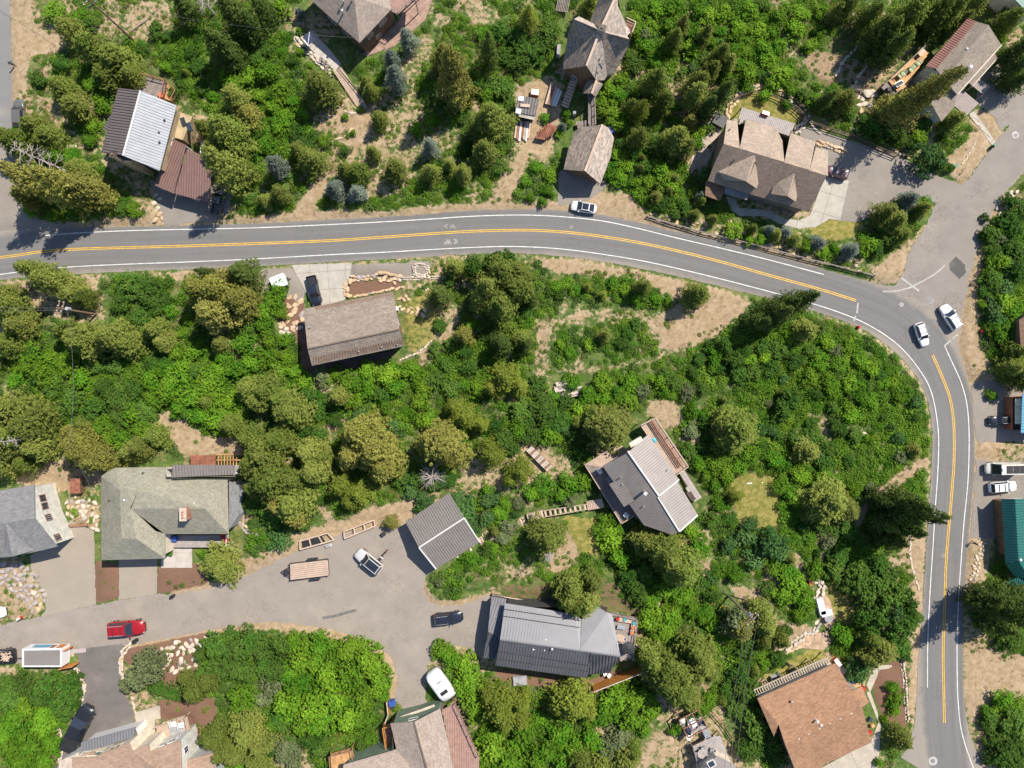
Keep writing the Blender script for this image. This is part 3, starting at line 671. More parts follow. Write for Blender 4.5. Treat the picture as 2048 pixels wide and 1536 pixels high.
SEAMC = {'metal_brown': (.09,.07,.065), 'metal_silver': (.30,.31,.335), 'metal_redbrown': (.12,.07,.06), 'metal_grey': (.15,.13,.12), 'metal_taupe_lit_grey': (.20,.175,.165), 'metal_charcoal': (.045,.045,.05), 'metal_charcoal_lit': (.07,.07,.08), 'metal_teal': (.008,.07,.065), 'metal_red': (.16,.06,.045), 'metal_blue': (.06,.18,.26)}
def pl3(pts): return [W(u, v, z) for u, v, z in pts]
def plane_uv(P):
    n = Vector((0, 0, 0))
    for i in range(len(P)): n += P[i].cross(P[(i + 1) % len(P)])
    n.normalize()
    if n.z < 0: n = -n
    d = Vector((n.x, n.y, 0)); d = d.normalized() if d.length > .02 else Vector((0, -1, 0))      # horizontal downhill
    dn = (d - n * d.dot(n)).normalized(); a = n.cross(dn).normalized()
    return n, a, dn
def roof_plane(pts, m, parent, seam=None, seam_mat=None, name='roof', th=.16, gutter=False, seam_h=.07, seam_w=.07):
    P = pl3(pts); n, a, d = plane_uv(P)
    if (lambda q: sum(q[i].x * q[(i + 1) % len(q)].y - q[(i + 1) % len(q)].x * q[i].y for i in range(len(q))))(P) < 0: P = P[::-1]
    k = len(P); low = [p - Vector((0, 0, th)) for p in P]
    vs = P + low; fs = [tuple(range(k)), tuple(range(2 * k - 1, k - 1, -1))] + [(i, k + i, k + (i + 1) % k, (i + 1) % k) for i in range(k)]
    uv = [((p - P[0]).dot(a), (p - P[0]).dot(d)) for p in P] * 2
    o = mk(name, vs, fs, MATS[m], parent, uvs=uv)
    bm = bmesh.new(); bm.from_mesh(o.data); bmesh.ops.triangulate(bm, faces=[f for f in bm.faces if len(f.verts) > 4]); bm.to_mesh(o.data); bm.free()
    if seam:
        s = clip_strips(P, d, seam, seam_w, seam_h, .002)
        so = s.build('roof_seam', MATS[seam_mat] if seam_mat and seam_mat != m else mat(m + '_seam', SEAMC.get(m, (.12, .11, .10)), .6), o); so['kind'] = 'stuff'
    return o
def walls(parent, outline, m, inset=.45, z0=-.3, name='wall', tops=.14):
    """walls under a roof outline given by photo pixels and heights"""
    P = pl3(outline)
    if sum(P[i].x * P[(i + 1) % len(P)].y - P[(i + 1) % len(P)].x * P[i].y for i in range(len(P))) < 0: P = P[::-1]
    n = len(P); Q = []
    for i in range(n):
        a, b, c = P[i - 1], P[i], P[(i + 1) % n]
        d1 = Vector((b.x - a.x, b.y - a.y)); d2 = Vector((c.x - b.x, c.y - b.y))
        if d1.length < 1e-6 or d2.length < 1e-6: Q.append(b.copy()); continue
        n1 = Vector((-d1.y, d1.x)).normalized(); n2 = Vector((-d2.y, d2.x)).normalized(); s = n1 + n2
        s = s / max(.35, (1 + n1.dot(n2)))
        if s.length > 2.2: s = s.normalized() * 2.2
        Q.append(Vector((b.x + s.x * inset, b.y + s.y * inset, b.z - tops)))
    vs = [(q.x, q.y, z0) for q in Q] + [tuple(q) for q in Q]
    fs = [(i, (i + 1) % n, n + (i + 1) % n, n + i) for i in range(n)]
    o = mk(name, vs, fs, MATS[m], parent); return o, Q
def window(parent, a, b, t, z, w, h, frame='trim_white', nm='window', glass=None, cross=True):
    """window on the wall running from a to b (Vectors), outward side to the right of a->b"""
    d = Vector((b.x - a.x, b.y - a.y, 0)); L = d.length; d.normalize(); n = Vector((d.y, -d.x, 0)); c = Vector((a.x, a.y, 0)) + d * (L * t) + Vector((0, 0, z)) + n * .03
    mb = MB(); f = .09
    for s in (-1, 1):
        mb.bar(c + d * (s * w / 2) - Vector((0, 0, h / 2 + f / 2)), c + d * (s * w / 2) + Vector((0, 0, h / 2 + f / 2)), f, .12, up=n)
        mb.bar(c - d * (w / 2) + Vector((0, 0, s * h / 2)), c + d * (w / 2) + Vector((0, 0, s * h / 2)), .12, f)
    if cross: mb.bar(c - Vector((0, 0, h / 2)), c + Vector((0, 0, h / 2)), .05, .09, up=n)
    fr = mb.build(nm, MATS[frame], parent)
    q = [c + d * sx * w / 2 * .97 + Vector((0, 0, sz * h / 2 * .97)) + n * .01 for sx, sz in ((-1, -1), (1, -1), (1, 1), (-1, 1))]
    mk('pane', q, [(0, 1, 2, 3)], glass or GLASS, fr)
    return fr
def wins(parent, Q, specs, frame='trim_white'):
    for i, t, z, w, h in specs: window(parent, Q[i], Q[(i + 1) % len(Q)], t, z, w, h, frame)
def pipe(parent, u, v, z, r=.08, h=.5, m='steel', nm='vent_pipe'):
    c = W(u, v, z + h); mb = MB(); mb.cyl((c.x, c.y, z - .2), r, h + .2, 8); mb.cyl((c.x, c.y, z + h), r * 1.7, .08, 8, r2=r * .6)
    return mb.build(nm, MATS[m], parent)
def vent(parent, u, v, z, m='trim_white', s=.32):
    c = W(u, v, z); return MB().box((c.x, c.y, z), (s, s, .3), .3).build('roof_vent', MATS[m], parent)
def chimney(parent, u, v, z0, z1, sx, sy, deg, m, flues=1, cap='trim_dark'):
    c = W(u, v, z1); r = math.radians(-deg); mb = MB().box((c.x, c.y, (z0 + z1) / 2), (sx, sy, z1 - z0), r)
    o = mb.build('chimney', MATS[m], parent); cp = MB().box((c.x, c.y, z1 + .04), (sx + .16, sy + .16, .08), r).build('chimney_cap', MATS[cap], o)
    for k in range(flues):
        dd = (k - (flues - 1) / 2) * .45; L = max(sx, sy) == sy
        x = c.x + (-math.sin(r) * dd if L else math.cos(r) * dd); y = c.y + (math.cos(r) * dd if L else math.sin(r) * dd)
        MB().cyl((x, y, z1 + .08), .14, .28, 8).build('flue', MATS['brick_red'], o)
    return o
def house(name, label, cat, u, v):
    c = W(u, v, 0); t = empty(name, (c.x, c.y, 0)); tag(t, label, cat); t['_o'] = (c.x, c.y); return t
class Thing:
    """collects meshes made in world space under one Empty standing at the thing's base"""
    def __init__(s, name, u, v, label, cat, group=None, z=0.0):
        c = W(u, v, z); s.o = empty(name, (c.x, c.y, z)); tag(s.o, label, cat, group); s.c = Vector((c.x, c.y, z))
        bpy.context.view_layer.update()
    def done(s):
        for ch in list(s.o.children): 
            ch.location = Vector(ch.location) - s.c
        return s.o
def win_on(Q, near_px, z, w, hh, frame='trim_white', g=None, par=None):
    """put a window on the wall edge that passes closest to a pixel"""
    p = W(*near_px, z); best = None
    for i in range(len(Q)):
        a, b = Q[i], Q[(i + 1) % len(Q)]; d = Vector((b.x - a.x, b.y - a.y)); t = max(.1, min(.9, (Vector((p.x - a.x, p.y - a.y))).dot(d) / max(d.length_squared, 1e-6)))
        q = Vector((a.x, a.y)) + d * t; e = (q - Vector((p.x, p.y))).length
        if best is None or e < best[0]: best = (e, i, t)
    _, i, t = best; return window(par, Q[i], Q[(i + 1) % len(Q)], t, z, w, hh, frame, glass=g)
def polymean(pts): return (sum(p[0] for p in pts) / len(pts), sum(p[1] for p in pts) / len(pts))
def deck(parent, pts, z, m, sp=.3, ang=None, name='deck_boards', rail=None, railm='wood_pale', posts=True, frame=True, bw=None):
    """decking: joined boards on a frame, with posts to the ground; pts are pixels at height z; rail lists edge indices"""
    P = [W(u, v, z) for u, v in pts]
    d = (P[1] - P[0]).normalized() if ang is None else Vector((math.cos(math.radians(-ang)), math.sin(math.radians(-ang)), 0))
    b = clip_strips(P, d, sp, bw or sp - .035, .05, -.05, jitter=.004); o = b.build(name, MATS[m], parent); o['kind'] = 'stuff'
    if frame:
        mb = MB(); mb.prism(ccw([(p.x, p.y) for p in P]), z - .22, z - .052); mb.build('deck_frame', MATS['wood_dark'] if m != 'wood_new' else MATS['wood_new'], parent)
    if posts and z > .5:
        for p in P: MB().box((p.x, p.y, z / 2 - .12), (.14, .14, z - .0)).build('post', MATS[railm], parent)
    if rail:
        for i in rail: railing(parent, P[i], P[(i + 1) % len(P)], z, railm)
    return o
def railing(parent, a, b, z, m='wood_pale', h=1.0, infill=True, capw=.14):
    a = Vector((a.x, a.y, z)); b = Vector((b.x, b.y, z)); L = (b - a).length; n = max(1, int(L / 1.8)); mb = MB(); hz = Vector((0, 0, h))
    mb.bar(a + hz, b + hz, capw, .06); mb.bar(a + Vector((0, 0, .15)), b + Vector((0, 0, .15)), .06, .08)
    for k in range(n + 1):
        p = a + (b - a) * (k / n); mb.bar(p, p + hz, .1, .1)
    o = mb.build('railing', MATS[m], parent)
    if infill:
        mb = MB(); k = int(L / .35)
        for i in range(k): 
            p = a + (b - a) * ((i + .5) / k); mb.bar(p + Vector((0, 0, .15)), p + Vector((0, 0, h - .03)), .03, .03)
        q = mb.build('baluster', MATS[m], o); q['kind'] = 'stuff'
    return o
def begin(name, pts, label, cat, group=None):
    u, v = polymean(pts); return Thing(name, u, v, label, cat, group)

# 1. silver and brown metal-roofed house, upper left
T = begin('house', [(236,176),(352,210),(319,341),(202,305)], 'house with a half silver, half brown ribbed metal roof beside a lean-to carport', 'house'); h = T.o
roof_plane([(236,176,6.6),(281,181,8.6),(246,311,8.6),(202.5,305,6.6)], 'metal_brown', h, .46, seam_h=.09)
roof_plane([(281,181,8.6),(353,211,6.2),(319,341,6.2),(246,311,8.6)], 'metal_silver', h, .46, 'metal_silver')
roof_plane([(221,230,6.0),(233,231,6.6),(222,262,6.6),(205,259,5.9)], 'metal_brown', h, .46)
MB().bar(W(281,181,8.68), W(246,311,8.68), .3, .07).build('ridge_cap', MATS['trim_white'], h)
o, Q = walls(h, [(236,176,6.6),(281,181,8.6),(353,211,6.2),(319,341,6.2),(246,311,8.6),(202.5,305,6.6)], 'wall_tan')
wins(h, Q, [(1,.35,2.4,1.2,1.2),(1,.7,2.4,1.2,1.2),(2,.5,3.4,1.4,1.2)])
roof_plane([(354,222,3.6),(385,233,3.5),(366,280,3.5),(339,272,3.6)], 'wall_tan', h, name='flat_roof')
o, Q2 = walls(h, [(354,222,3.6),(385,233,3.5),(366,280,3.5),(339,272,3.6)], 'wall_tan', .05, tops=.17)
for u, v in ((367,244),(379,254)):
    c = W(u, v, 3.6); MB().box((c.x, c.y, 3.6), (.7, 1.5, .25), .35).build('skylight', GLASS, h)
chimney(h, 226, 309, 0, 8.0, 1.0, .9, 12, 'wall_tan', 1); chimney(h, 249, 318, 0, 7.6, 2.0, .8, 14, 'wall_tan', 0)
for u, v in ((287,213),(329,240),(318,265),(295,256),(294,285),(319,284)): vent(h, u, v, 6.9, 'trim_dark', .22)
T.done()
T = begin('carport', [(339,276),(425,322),(419,405),(310,371)], 'carport with two brown ribbed metal roofs beside the silver-roofed house', 'carport'); h = T.o
roof_plane([(339,275,4.0),(372.5,290,4.0),(347,387,3.4),(310,371,3.4)], 'metal_redbrown', h, .44)
roof_plane([(374,297,3.5),(425,320,3.4),(419,406,2.9),(349,387,3.0)], 'metal_redbrown', h, .44)
for u, v, z in ((341,279,3.8),(371,292,3.8),(346,383,3.2),(312,370,3.2),(422,322,3.3),(416,403,2.8),(384,395,2.8)):
    p = W(u, v, z - .2); MB().box((p.x, p.y, z / 2 - .1), (.16, .16, z)).build('post', MATS['trim_white'], h)
T.done()
T = begin('deck', [(275,150),(345,210)], 'weathered deck with planters and red cushions above the silver metal roof', 'deck'); h = T.o
deck(h, [(284,150),(333,163),(327,198),(274,180)], 1.4, 'wood_grey', .25, 15, rail=[0, 1, 3], railm='wood_red')
deck(h, [(335,166),(356,184),(345,203),(329,197)], .9, 'wood_new', .25, 20, rail=[0, 1], railm='wood_red')
T.done()

# 2. hipped shingle house, top edge
T = begin('house', [(625,-30),(719,86),(782,19),(775,-30)], 'brown timber house under a taupe hipped shingle roof at the top edge', 'house'); h = T.o
roof_plane([(600,-25,5.6),(622,0,5.6),(719,86,5.4),(708,-8,8.4),(640,-60,8.4)], 'shingle_taupe', h)
roof_plane([(708,-8,8.4),(719,86,5.4),(782,19,5.6),(778,-20,5.6)], 'shingle_taupe', h)
o, Q = walls(h, [(600,-40,5.6),(622,0,5.6),(719,86,5.4),(782,19,5.6),(778,-40,5.6)], 'wall_brown', .5)
wins(h, Q, [(1,.3,2.2,1.6,1.2),(1,.6,2.2,1.2,1.2),(2,.3,3.6,1.2,1.2),(2,.75,3.6,1.6,1.2),(2,.5,1.4,1.0,1.0)])
pipe(h, 683, 20, 6.8, .14, .9); pipe(h, 685, -1, 7.4, .14, .9); pipe(h, 702, -3, 7.8, .14, .9)
deck(h, [(775,-30),(832,-30),(830,0),(796,30),(783,22)], 4.4, 'deck_pink', .3, 50, rail=[1,2,3], railm='wood_grey')
T.done()

# 3. cross-gabled shake house
T = begin('house', [(1126,138),(1258,80),(1215,0),(1190,190)], 'old house with steep crossed gables all in weathered wooden shakes', 'house'); h = T.o
PK = (1202,57,11.0)
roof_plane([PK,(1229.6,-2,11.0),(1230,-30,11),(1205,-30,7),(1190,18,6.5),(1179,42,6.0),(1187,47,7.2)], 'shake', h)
roof_plane([PK,(1208,64,10.4),(1254,72,4.6),(1261,64,4.4),(1249,41,4.6),(1236,13,5.0),(1236,-30,6.5),(1230,-30,11),(1229.6,-2,11)], 'shake_lit', h)
roof_plane([(1196,58.5,10.6),(1148,38,9.6),(1158,32.5,7.5),(1187,47,7.6)], 'shake_lit', h)
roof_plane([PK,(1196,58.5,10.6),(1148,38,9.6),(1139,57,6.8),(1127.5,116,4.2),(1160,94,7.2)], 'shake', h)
roof_plane([(1210,65,10.4),(1258.5,78,9.2),(1254,71,8.0),(1209,62.5,9.6)], 'shake_lit', h)
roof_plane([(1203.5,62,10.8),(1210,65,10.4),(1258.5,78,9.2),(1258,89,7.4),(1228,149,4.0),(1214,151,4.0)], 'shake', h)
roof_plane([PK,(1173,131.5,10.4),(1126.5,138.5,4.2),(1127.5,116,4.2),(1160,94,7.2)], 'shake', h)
roof_plane([PK,(1214,151,4.2),(1209,160,4.0),(1193,161,4.8),(1173,131.5,10.4)], 'shake_lit', h)
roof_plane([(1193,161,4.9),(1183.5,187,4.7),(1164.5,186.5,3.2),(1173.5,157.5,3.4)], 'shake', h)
roof_plane([(1193,161,4.9),(1206,168,3.2),(1191,194,3.0),(1183.5,187,4.7)], 'shake_lit', h)
o, Q = walls(h, [(1136,60,6.4),(1148,38,8.6),(1158,33,7.2),(1185,44,6.0),(1220,-25,6.0),(1240,-25,6.0),(1250,42,4.4),(1257,70,4.4),(1257,90,7.0),(1228,148,3.9),(1208,159,3.9),(1173,134,10.0),(1128,137,4.0)], 'wall_brown', .5)
wins(h, Q, [(11,.3,2.2,1.4,1.2),(11,.6,2.2,1.4,1.4),(11,.5,4.8,1.0,1.0),(12,.5,2.0,1.2,1.0)] if False else [(0,.5,2.2,1.0,1.2)])
chimney(h, 1204, 56, 8, 12.0, 1.0, .9, 15, 'metal_taupe_lit_grey', 1)
for a_, b_ in ((PK,(1229.6,-2,11.05)), (PK,(1173,131.5,10.45)), ((1193,161,4.95),(1183.5,187,4.75))): MB().bar(W(*a_), W(*b_), .35, .14).build('ridge_cap', MATS['wood_pale'], h)
for u, v in ((1196,116),(1201,133)):
    c = W(u, v, 7.2); MB().box((c.x, c.y, 7.3), (.25, 1.0, .2), .5).build('skylight', GLASS, h)
T.done()
T = begin('balcony', [(1254,42),(1271,50)], 'small wooden balcony with railings on the right side of the crossed-gable house', 'balcony')
deck(T.o, [(1252,41),(1270,50),(1263,70),(1256,64)], 3.4, 'wood_red', .28, 20, rail=[0,1], railm='wood_pale'); T.done()
T = begin('garage', [(1127,339),(1205,248),(1228,276),(1202,367)], 'single garage under a saddle roof of weathered wooden shakes by the road', 'garage'); h = T.o
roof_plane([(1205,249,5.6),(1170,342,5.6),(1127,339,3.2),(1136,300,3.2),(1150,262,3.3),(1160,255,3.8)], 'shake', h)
roof_plane([(1205,249,5.6),(1218,256,4.2),(1228,276,3.2),(1221,315,3.0),(1201,368,2.9),(1170,342,5.6)], 'shake_lit', h)
o, Q = walls(h, [(1160,256,3.6),(1205,250,5.4),(1228,276,3.1),(1201,367,2.9),(1170,342,5.4),(1127,339,3.1)], 'wall_brown', .55)
MB().bar(W(1205,249,5.7), W(1170,342,5.7), .35, .12).build('ridge_cap', MATS['wood_pale'], h)
window(h, W(1170,342,0), W(1140,338,0), .5, 1.2, 2.6, 2.0, 'wood_red', 'garage_door', MATS['wood_dark'], False)
T.done()
T = begin('covered_walkway', [(1176,190),(1190,250)], 'narrow raised boardwalk between the crossed-gable house and its shake garage', 'walkway'); h = T.o
deck(h, [(1176,188),(1188,188),(1190,252),(1177,252)], 1.2, 'wood_grey', .25, 90, rail=[1,3], railm='wood_grey')
deck(h, [(1152,243),(1177,240),(1177,255),(1155,257)], .9, 'wood_grey', .25, 90, posts=False)
T.done()
T = begin('stairs', [(1125,225),(1150,180)], 'timber garden steps climbing to the porch of the crossed-gable house', 'steps')
for k in range(9):
    u = 1124 + k * 2.1; v = 212 - k * 6.0; c = W(u + 6, v, .3 + k * .12); MB().box((c.x, c.y, .3 + k * .12), (1.3, .42, .1), -.35).build('tread', MATS['wood_pale'], T.o)
T.done()

# 4. large taupe house with dormers
T = begin('house', [(1447,287),(1653,351),(1618,423),(1415,361)], 'large brown house with dormers and a taupe shingle roof beside a concrete apron', 'house'); h = T.o
roof_plane([(1447.5,287.6,8.6),(1653.5,351.4,8.6),(1618,424,4.4),(1580,412,4.4),(1529.5,397,4.4),(1496.7,387,4.4),(1415.6,361.4,4.4),(1428,329.5,6.2)], 'shingle_brown', h)
roof_plane([(1453.8,239.3,6.2),(1474.8,243,6.2),(1479.4,297,8.6),(1447.5,287.6,8.6)], 'shingle_tan', h)
roof_plane([(1492,238.3,7.6),(1553,255.7,7.6),(1541,316,8.6),(1479.4,297,8.6)], 'shingle_tan', h)
roof_plane([(1553,256,7.0),(1566,284,6.2),(1568.7,324,8.6),(1541,316,8.6)], 'shingle_tan', h)
roof_plane([(1581.5,265.7,7.6),(1631,284,7.6),(1619,340,8.6),(1568.7,325,8.6)], 'shingle_tan', h)
roof_plane([(1631.6,294,6.8),(1656.2,301.3,6.8),(1656,352,8.6),(1619,341,8.6)], 'shingle_tan', h)
roof_plane([(1510.4,306,8.5),(1491.6,362.3,7.9),(1450.2,359.6,5.6),(1436,343.5,5.8)], 'shingle_tan', h)
roof_plane([(1510.4,306,8.5),(1523,349.6,5.9),(1513,377,5.7),(1491.6,362.3,7.9)], 'shingle_tan', h)
roof_plane([(1591.5,336,8.0),(1575,392.4,7.3),(1542.3,387.9,5.6),(1550.5,357.8,6.2)], 'shingle_tan', h)
roof_plane([(1591.5,336,8.0),(1600.6,373.3,5.8),(1591.5,403.4,5.5),(1575,392.4,7.3)], 'shingle_tan', h)
walls(h, [(1510,312,8.3),(1492,361,7.7),(1452,358,5.5),(1438,343,5.6)], 'wall_taupe', .4, 4.2, 'dormer_wall'); walls(h, [(1510,312,8.3),(1522,350,5.8),(1512,375,5.6),(1492,361,7.7)], 'wall_taupe', .4, 4.2, 'dormer_wall')
walls(h, [(1590,340,7.8),(1575,391,7.1),(1544,387,5.5),(1551,359,6.1)], 'wall_taupe', .4, 4.2, 'dormer_wall'); walls(h, [(1590,340,7.8),(1599,373,5.7),(1591,401,5.4),(1575,391,7.1)], 'wall_taupe', .4, 4.2, 'dormer_wall')
o, Q = walls(h, [(1447.5,287.6,8.5),(1454,239.3,6.1),(1475,243,6.1),(1492,239,6.8),(1553,255.7,6.8),(1582,266,6.8),(1631.6,284,6.6),(1656,301,6.6),(1653.5,351.4,8.5),(1617,422,4.3),(1529.5,396,4.3),(1496.7,386,4.3),(1417,360,4.3),(1429,329.5,6.1)], 'wall_taupe', .5)
deck(h, [(1484,214.6),(1588.8,246.6),(1581,266),(1553,256),(1492,238),(1475,254)], 3.4, 'deck_pale', .3, 107, rail=[], railm='wood_grey')
deck(h, [(1553,256),(1582,266),(1566,285),(1551,280)], 3.4, 'deck_pale', .3, 107, posts=False)
for u, v in ((1459,259),(1469,320),(1485,336),(1544,320),(1548,312),(1554,300),(1617,354)): pipe(h, u, v, 7.0, .09, .55, 'trim_dark')
roof_plane([(1412,362,3.6),(1452,367,3.8),(1452,375,3.4),(1440,402,3.2),(1410,391,3.2)], 'wall_brown', h, name='porch_roof')
roof_plane([(1450,368,3.9),(1500,385,3.9),(1494,400,3.5),(1450,388,3.5)], 'shingle_grey', h, name='porch_roof')
T.done()

# 5. long taupe house, upper right
T = begin('house', [(1852,131),(1960,40),(2003,90),(1914,189)], 'long house with a taupe roof edged by a red metal strip', 'house'); h = T.o
roof_plane([(1852,131.5,5.4),(1936,36,5.4),(1953,43,5.9),(1872,138.5,5.9)], 'metal_red', h, .42)
roof_plane([(1872,138.5,5.9),(1953,43,5.9),(1977,50,7.2),(1890,160,7.2)], 'shingle_dusty', h)
roof_plane([(1890,160,7.2),(1977,50,7.2),(2003,90,5.6),(1914.5,189.5,5.6)], 'shingle_dusty', h)
roof_plane([(1989,106,4.6),(1995,115.6,4.3),(1945,172,4.3),(1937,165,4.6)], 'shingle_dusty', h)
roof_plane([(1861.8,206,5.2),(1890,168,5.4),(1911,191,4.8),(1909,213,4.3),(1883,243.4,4.0)], 'shingle_dusty', h)
MB().bar(W(2003,90,5.66), W(1914.5,189.5,5.66), .18, .12).build('gutter', MATS['trim_tan'], h); MB().bar(W(1995,115.6,4.36), W(1945,172,4.36), .16, .12).build('gutter', MATS['trim_tan'], h)
o, Q = walls(h, [(1852,131.5,5.3),(1940,38,5.3),(1975,50,7.0),(2003,90,5.5),(1914.5,189.5,5.5),(1889,160,7.0)], 'wall_white', .5)
wins(h, Q, [(0,.25,2.2,1.4,1.2),(0,.5,2.2,1.4,1.2)])
walls(h, [(1861.8,206,5.1),(1890,168,5.3),(1911,191,4.7),(1909,213,4.2),(1883,243.4,3.9)], 'wall_white', .3)
for pts, z in (([(1924.5,180.8),(1956.6,207.8),(1933,231.5),(1909,212),(1911,191)], 3.0), ([(1960,155.4),(1980,173),(1966.8,189.2),(1945.6,172.3)], 2.6)):
    deck(h, pts, z, 'deck_greybrown', .3, 40, name='porch_slats')
pipe(h, 1943, 133, 6.0, .16, 1.3, 'white_plastic'); pipe(h, 1935, 97, 6.6, .1, .5, 'white_plastic')
T.done()
T = begin('deck', [(1776,160),(1812,172),(1855,104)], 'new orange timber deck along the hillside left of the long taupe house', 'deck'); h = T.o
deck(h, [(1776.4,160.5),(1845,96),(1857,106),(1812.8,172.3),(1795.8,184)], 2.2, 'wood_new', .26, -43, rail=[0], railm='wood_grey')
deck(h, [(1762,174),(1776,161),(1796,183),(1781,196)], 1.9, 'wood_grey', .26, -43, rail=[0,2], railm='wood_grey', posts=True)
T.done()

# 6. tan rectangular house below the main road
T = begin('house', [(607,617),(786,584),(807,692),(624,731)], 'rectangular house with a pebbly tan shingle roof above the black pickup drive', 'house'); h = T.o
roof_plane([(607,617.5,3.9),(786,584,3.9),(799,658.5,7.0),(615,697.5,7.0)], 'shingle_dusty', h)
roof_plane([(615,697.5,7.0),(799,658.5,7.0),(807,692.5,5.4),(624,731.5,5.4)], 'shingle_dusty', h)
MB().bar(W(615,697.5,7.08), W(799,658.5,7.08), .22, .12).build('ridge_cap', MATS['shingle_brown'], h)
o, Q = walls(h, [(607,617.5,3.8),(786,584,3.8),(799,658.5,6.8),(807,692.5,5.2),(624,731.5,5.2),(615,697.5,6.8)], 'wall_brown', .6)
wins(h, Q, [(3,.3,2.4,1.4,1.2),(3,.6,2.4,1.4,1.2)])
mb = MB()      # zigzag heat cable along the eaves
for (a, b, c_, d_, z1, z2) in (((630,612),(786,584),(632,621),(788,593),3.95,4.25), ((628,713),(805,676),(624,729),(806,690),6.3,5.55)):
    n = 34
    for k in range(n):
        f = k / n; g = (k + .5) / n; e = (k + 1) / n
        A = W(a[0] + (b[0] - a[0]) * f, a[1] + (b[1] - a[1]) * f, z1); B = W(c_[0] + (d_[0] - c_[0]) * g, c_[1] + (d_[1] - c_[1]) * g, z2); C_ = W(a[0] + (b[0] - a[0]) * e, a[1] + (b[1] - a[1]) * e, z1)
        for q in (A, B, C_): q.z += .04
        mb.bar(A, B, .05, .03); mb.bar(B, C_, .05, .03)
o = mb.build('heat_cable', MATS['wood_red'], h); o['kind'] = 'stuff'
for u, v in ((619,654),(776,638),(691,681),(700,688),(720,696),(717,703),(763,694),(794,689)): pipe(h, u, v, 5.6, .08, .45)
T.done()
T = begin('patio', [(600,735),(690,745)], 'shaded dark deck with chairs along the lower wall of the tan rectangular house', 'deck')
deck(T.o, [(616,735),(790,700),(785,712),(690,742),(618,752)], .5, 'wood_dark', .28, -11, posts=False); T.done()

# 7. olive hipped house, lower left
T = begin('house', [(202,952),(457,958),(457,1068),(202,1120)], 'wide house with an olive-grey hipped shingle roof and a brick chimney', 'house'); h = T.o
E = 4.6; R = 7.0
roof_plane([(202.5,952,E),(216,943,E+.1),(240,980,R),(256,980.5,R),(256,1077,R),(243,1077,R),(202.5,1120.5,E)], 'shingle_olive', h)
roof_plane([(216,943,E),(230,935.5,E),(330,934,E),(277,981,R),(256,980.5,R),(240,980,R)], 'shingle_olive', h)
roof_plane([(202.5,1120.5,E),(243,1077,R),(256,1077,R),(272,1077,R),(330,1117,E)], 'shingle_olive', h)
roof_plane([(256,980.5,R),(277,981,R),(262,1017,R),(310,1062,5.0),(330,1068,E),(330,1117,E),(272,1077,R),(256,1077,R)], 'shingle_olive', h)
roof_plane([(277,981,R),(330,934,E),(331,957.5,E),(455,958,E),(410,1017,R),(260,1017,R)], 'shingle_olive', h)
roof_plane([(260,1017,R),(410,1017,R),(457.5,1068,E),(330,1068,E)], 'shingle_olive', h)
roof_plane([(410,1017,R),(455,958,E),(457.5,1068,E)], 'shingle_olive', h)
o, Q = walls(h, [(202.5,952,E),(230,935.5,E),(330,934,E),(331,957.5,E),(455,958,E),(457.5,1068,E),(330,1068,E),(330,1117,E),(202.5,1120.5,E)], 'wall_cream', .5)
wins(h, Q, [(i, t, 2.2, 1.4, 1.3) for i in (3, 4) for t in (.3, .7)])
roof_plane([(345,930,6.2),(470,930,6.2),(468,949,6.0),(344,955,6.0)], 'metal_grey', h, .5, name='dormer_roof')
walls(h, [(330,936,6.0),(470,931,6.1),(468,956,6.0),(330,956,5.9)], 'trim_white', .2, 3.8, 'dormer_wall')
roof_plane([(458,962,4.5),(478,972,4.0),(478,1030,3.6),(458,1060,4.0)], 'shingle_grey', h, name='side_roof')
walls(h, [(458,962,4.4),(478,972,3.9),(478,1030,3.5),(458,1060,3.9)], 'wall_grey', .2)
window(h, W(459,948,6.2), W(470,948,6.2), .5, 5.3, .8, 1.2)
chimney(h, 366, 1029, 5.5, 8.2, 1.0, 2.0, 0, 'brick_red', 3, 'trim_tan')
for u in (289,320,356,388): vent(h, u, 1007, 6.6, 'trim_white', .34)
pipe(h, 218, 1001, 5.5, .09, .5, 'trim_dark'); pipe(h, 247, 1001, 6.8, .12, .3); vent(h, 245, 1060, 6.8, 'trim_dark', .3); pipe(h, 285, 946, 5.2, .08, .5, 'trim_dark')
deck(h, [(331,1069),(457,1070),(457,1095),(331,1095)], .9, 'deck_pale', .3, 0, rail=[1], railm='trim_white', posts=False)
T.done()
T = begin('deck', [(378,908),(474,930)], 'unfinished deck of bare orange joists above the olive-roofed house', 'deck frame'); h = T.o
deck(h, [(381,911),(431,911),(431,931),(381,931)], 1.6, 'rust', .3, 0, railm='wood_new')
for k in range(7):
    u = 437 + k * 6; MB().bar(W(u, 910, 1.7), W(u, 930, 1.7), .12, .22).build('joist', MATS['wood_new'], h)
for v in (909, 920, 931): MB().bar(W(433, v, 1.9), W(486, v, 1.9), .14, .2).build('beam', MATS['wood_new'], h)
for u, v in ((480,935),(479,960),(476,915)): p = W(u, v, 1.6); MB().bar((p.x, p.y, 0), (p.x, p.y, 2.0), .14, .14).build('post', MATS['wood_new'], h)
T.done()

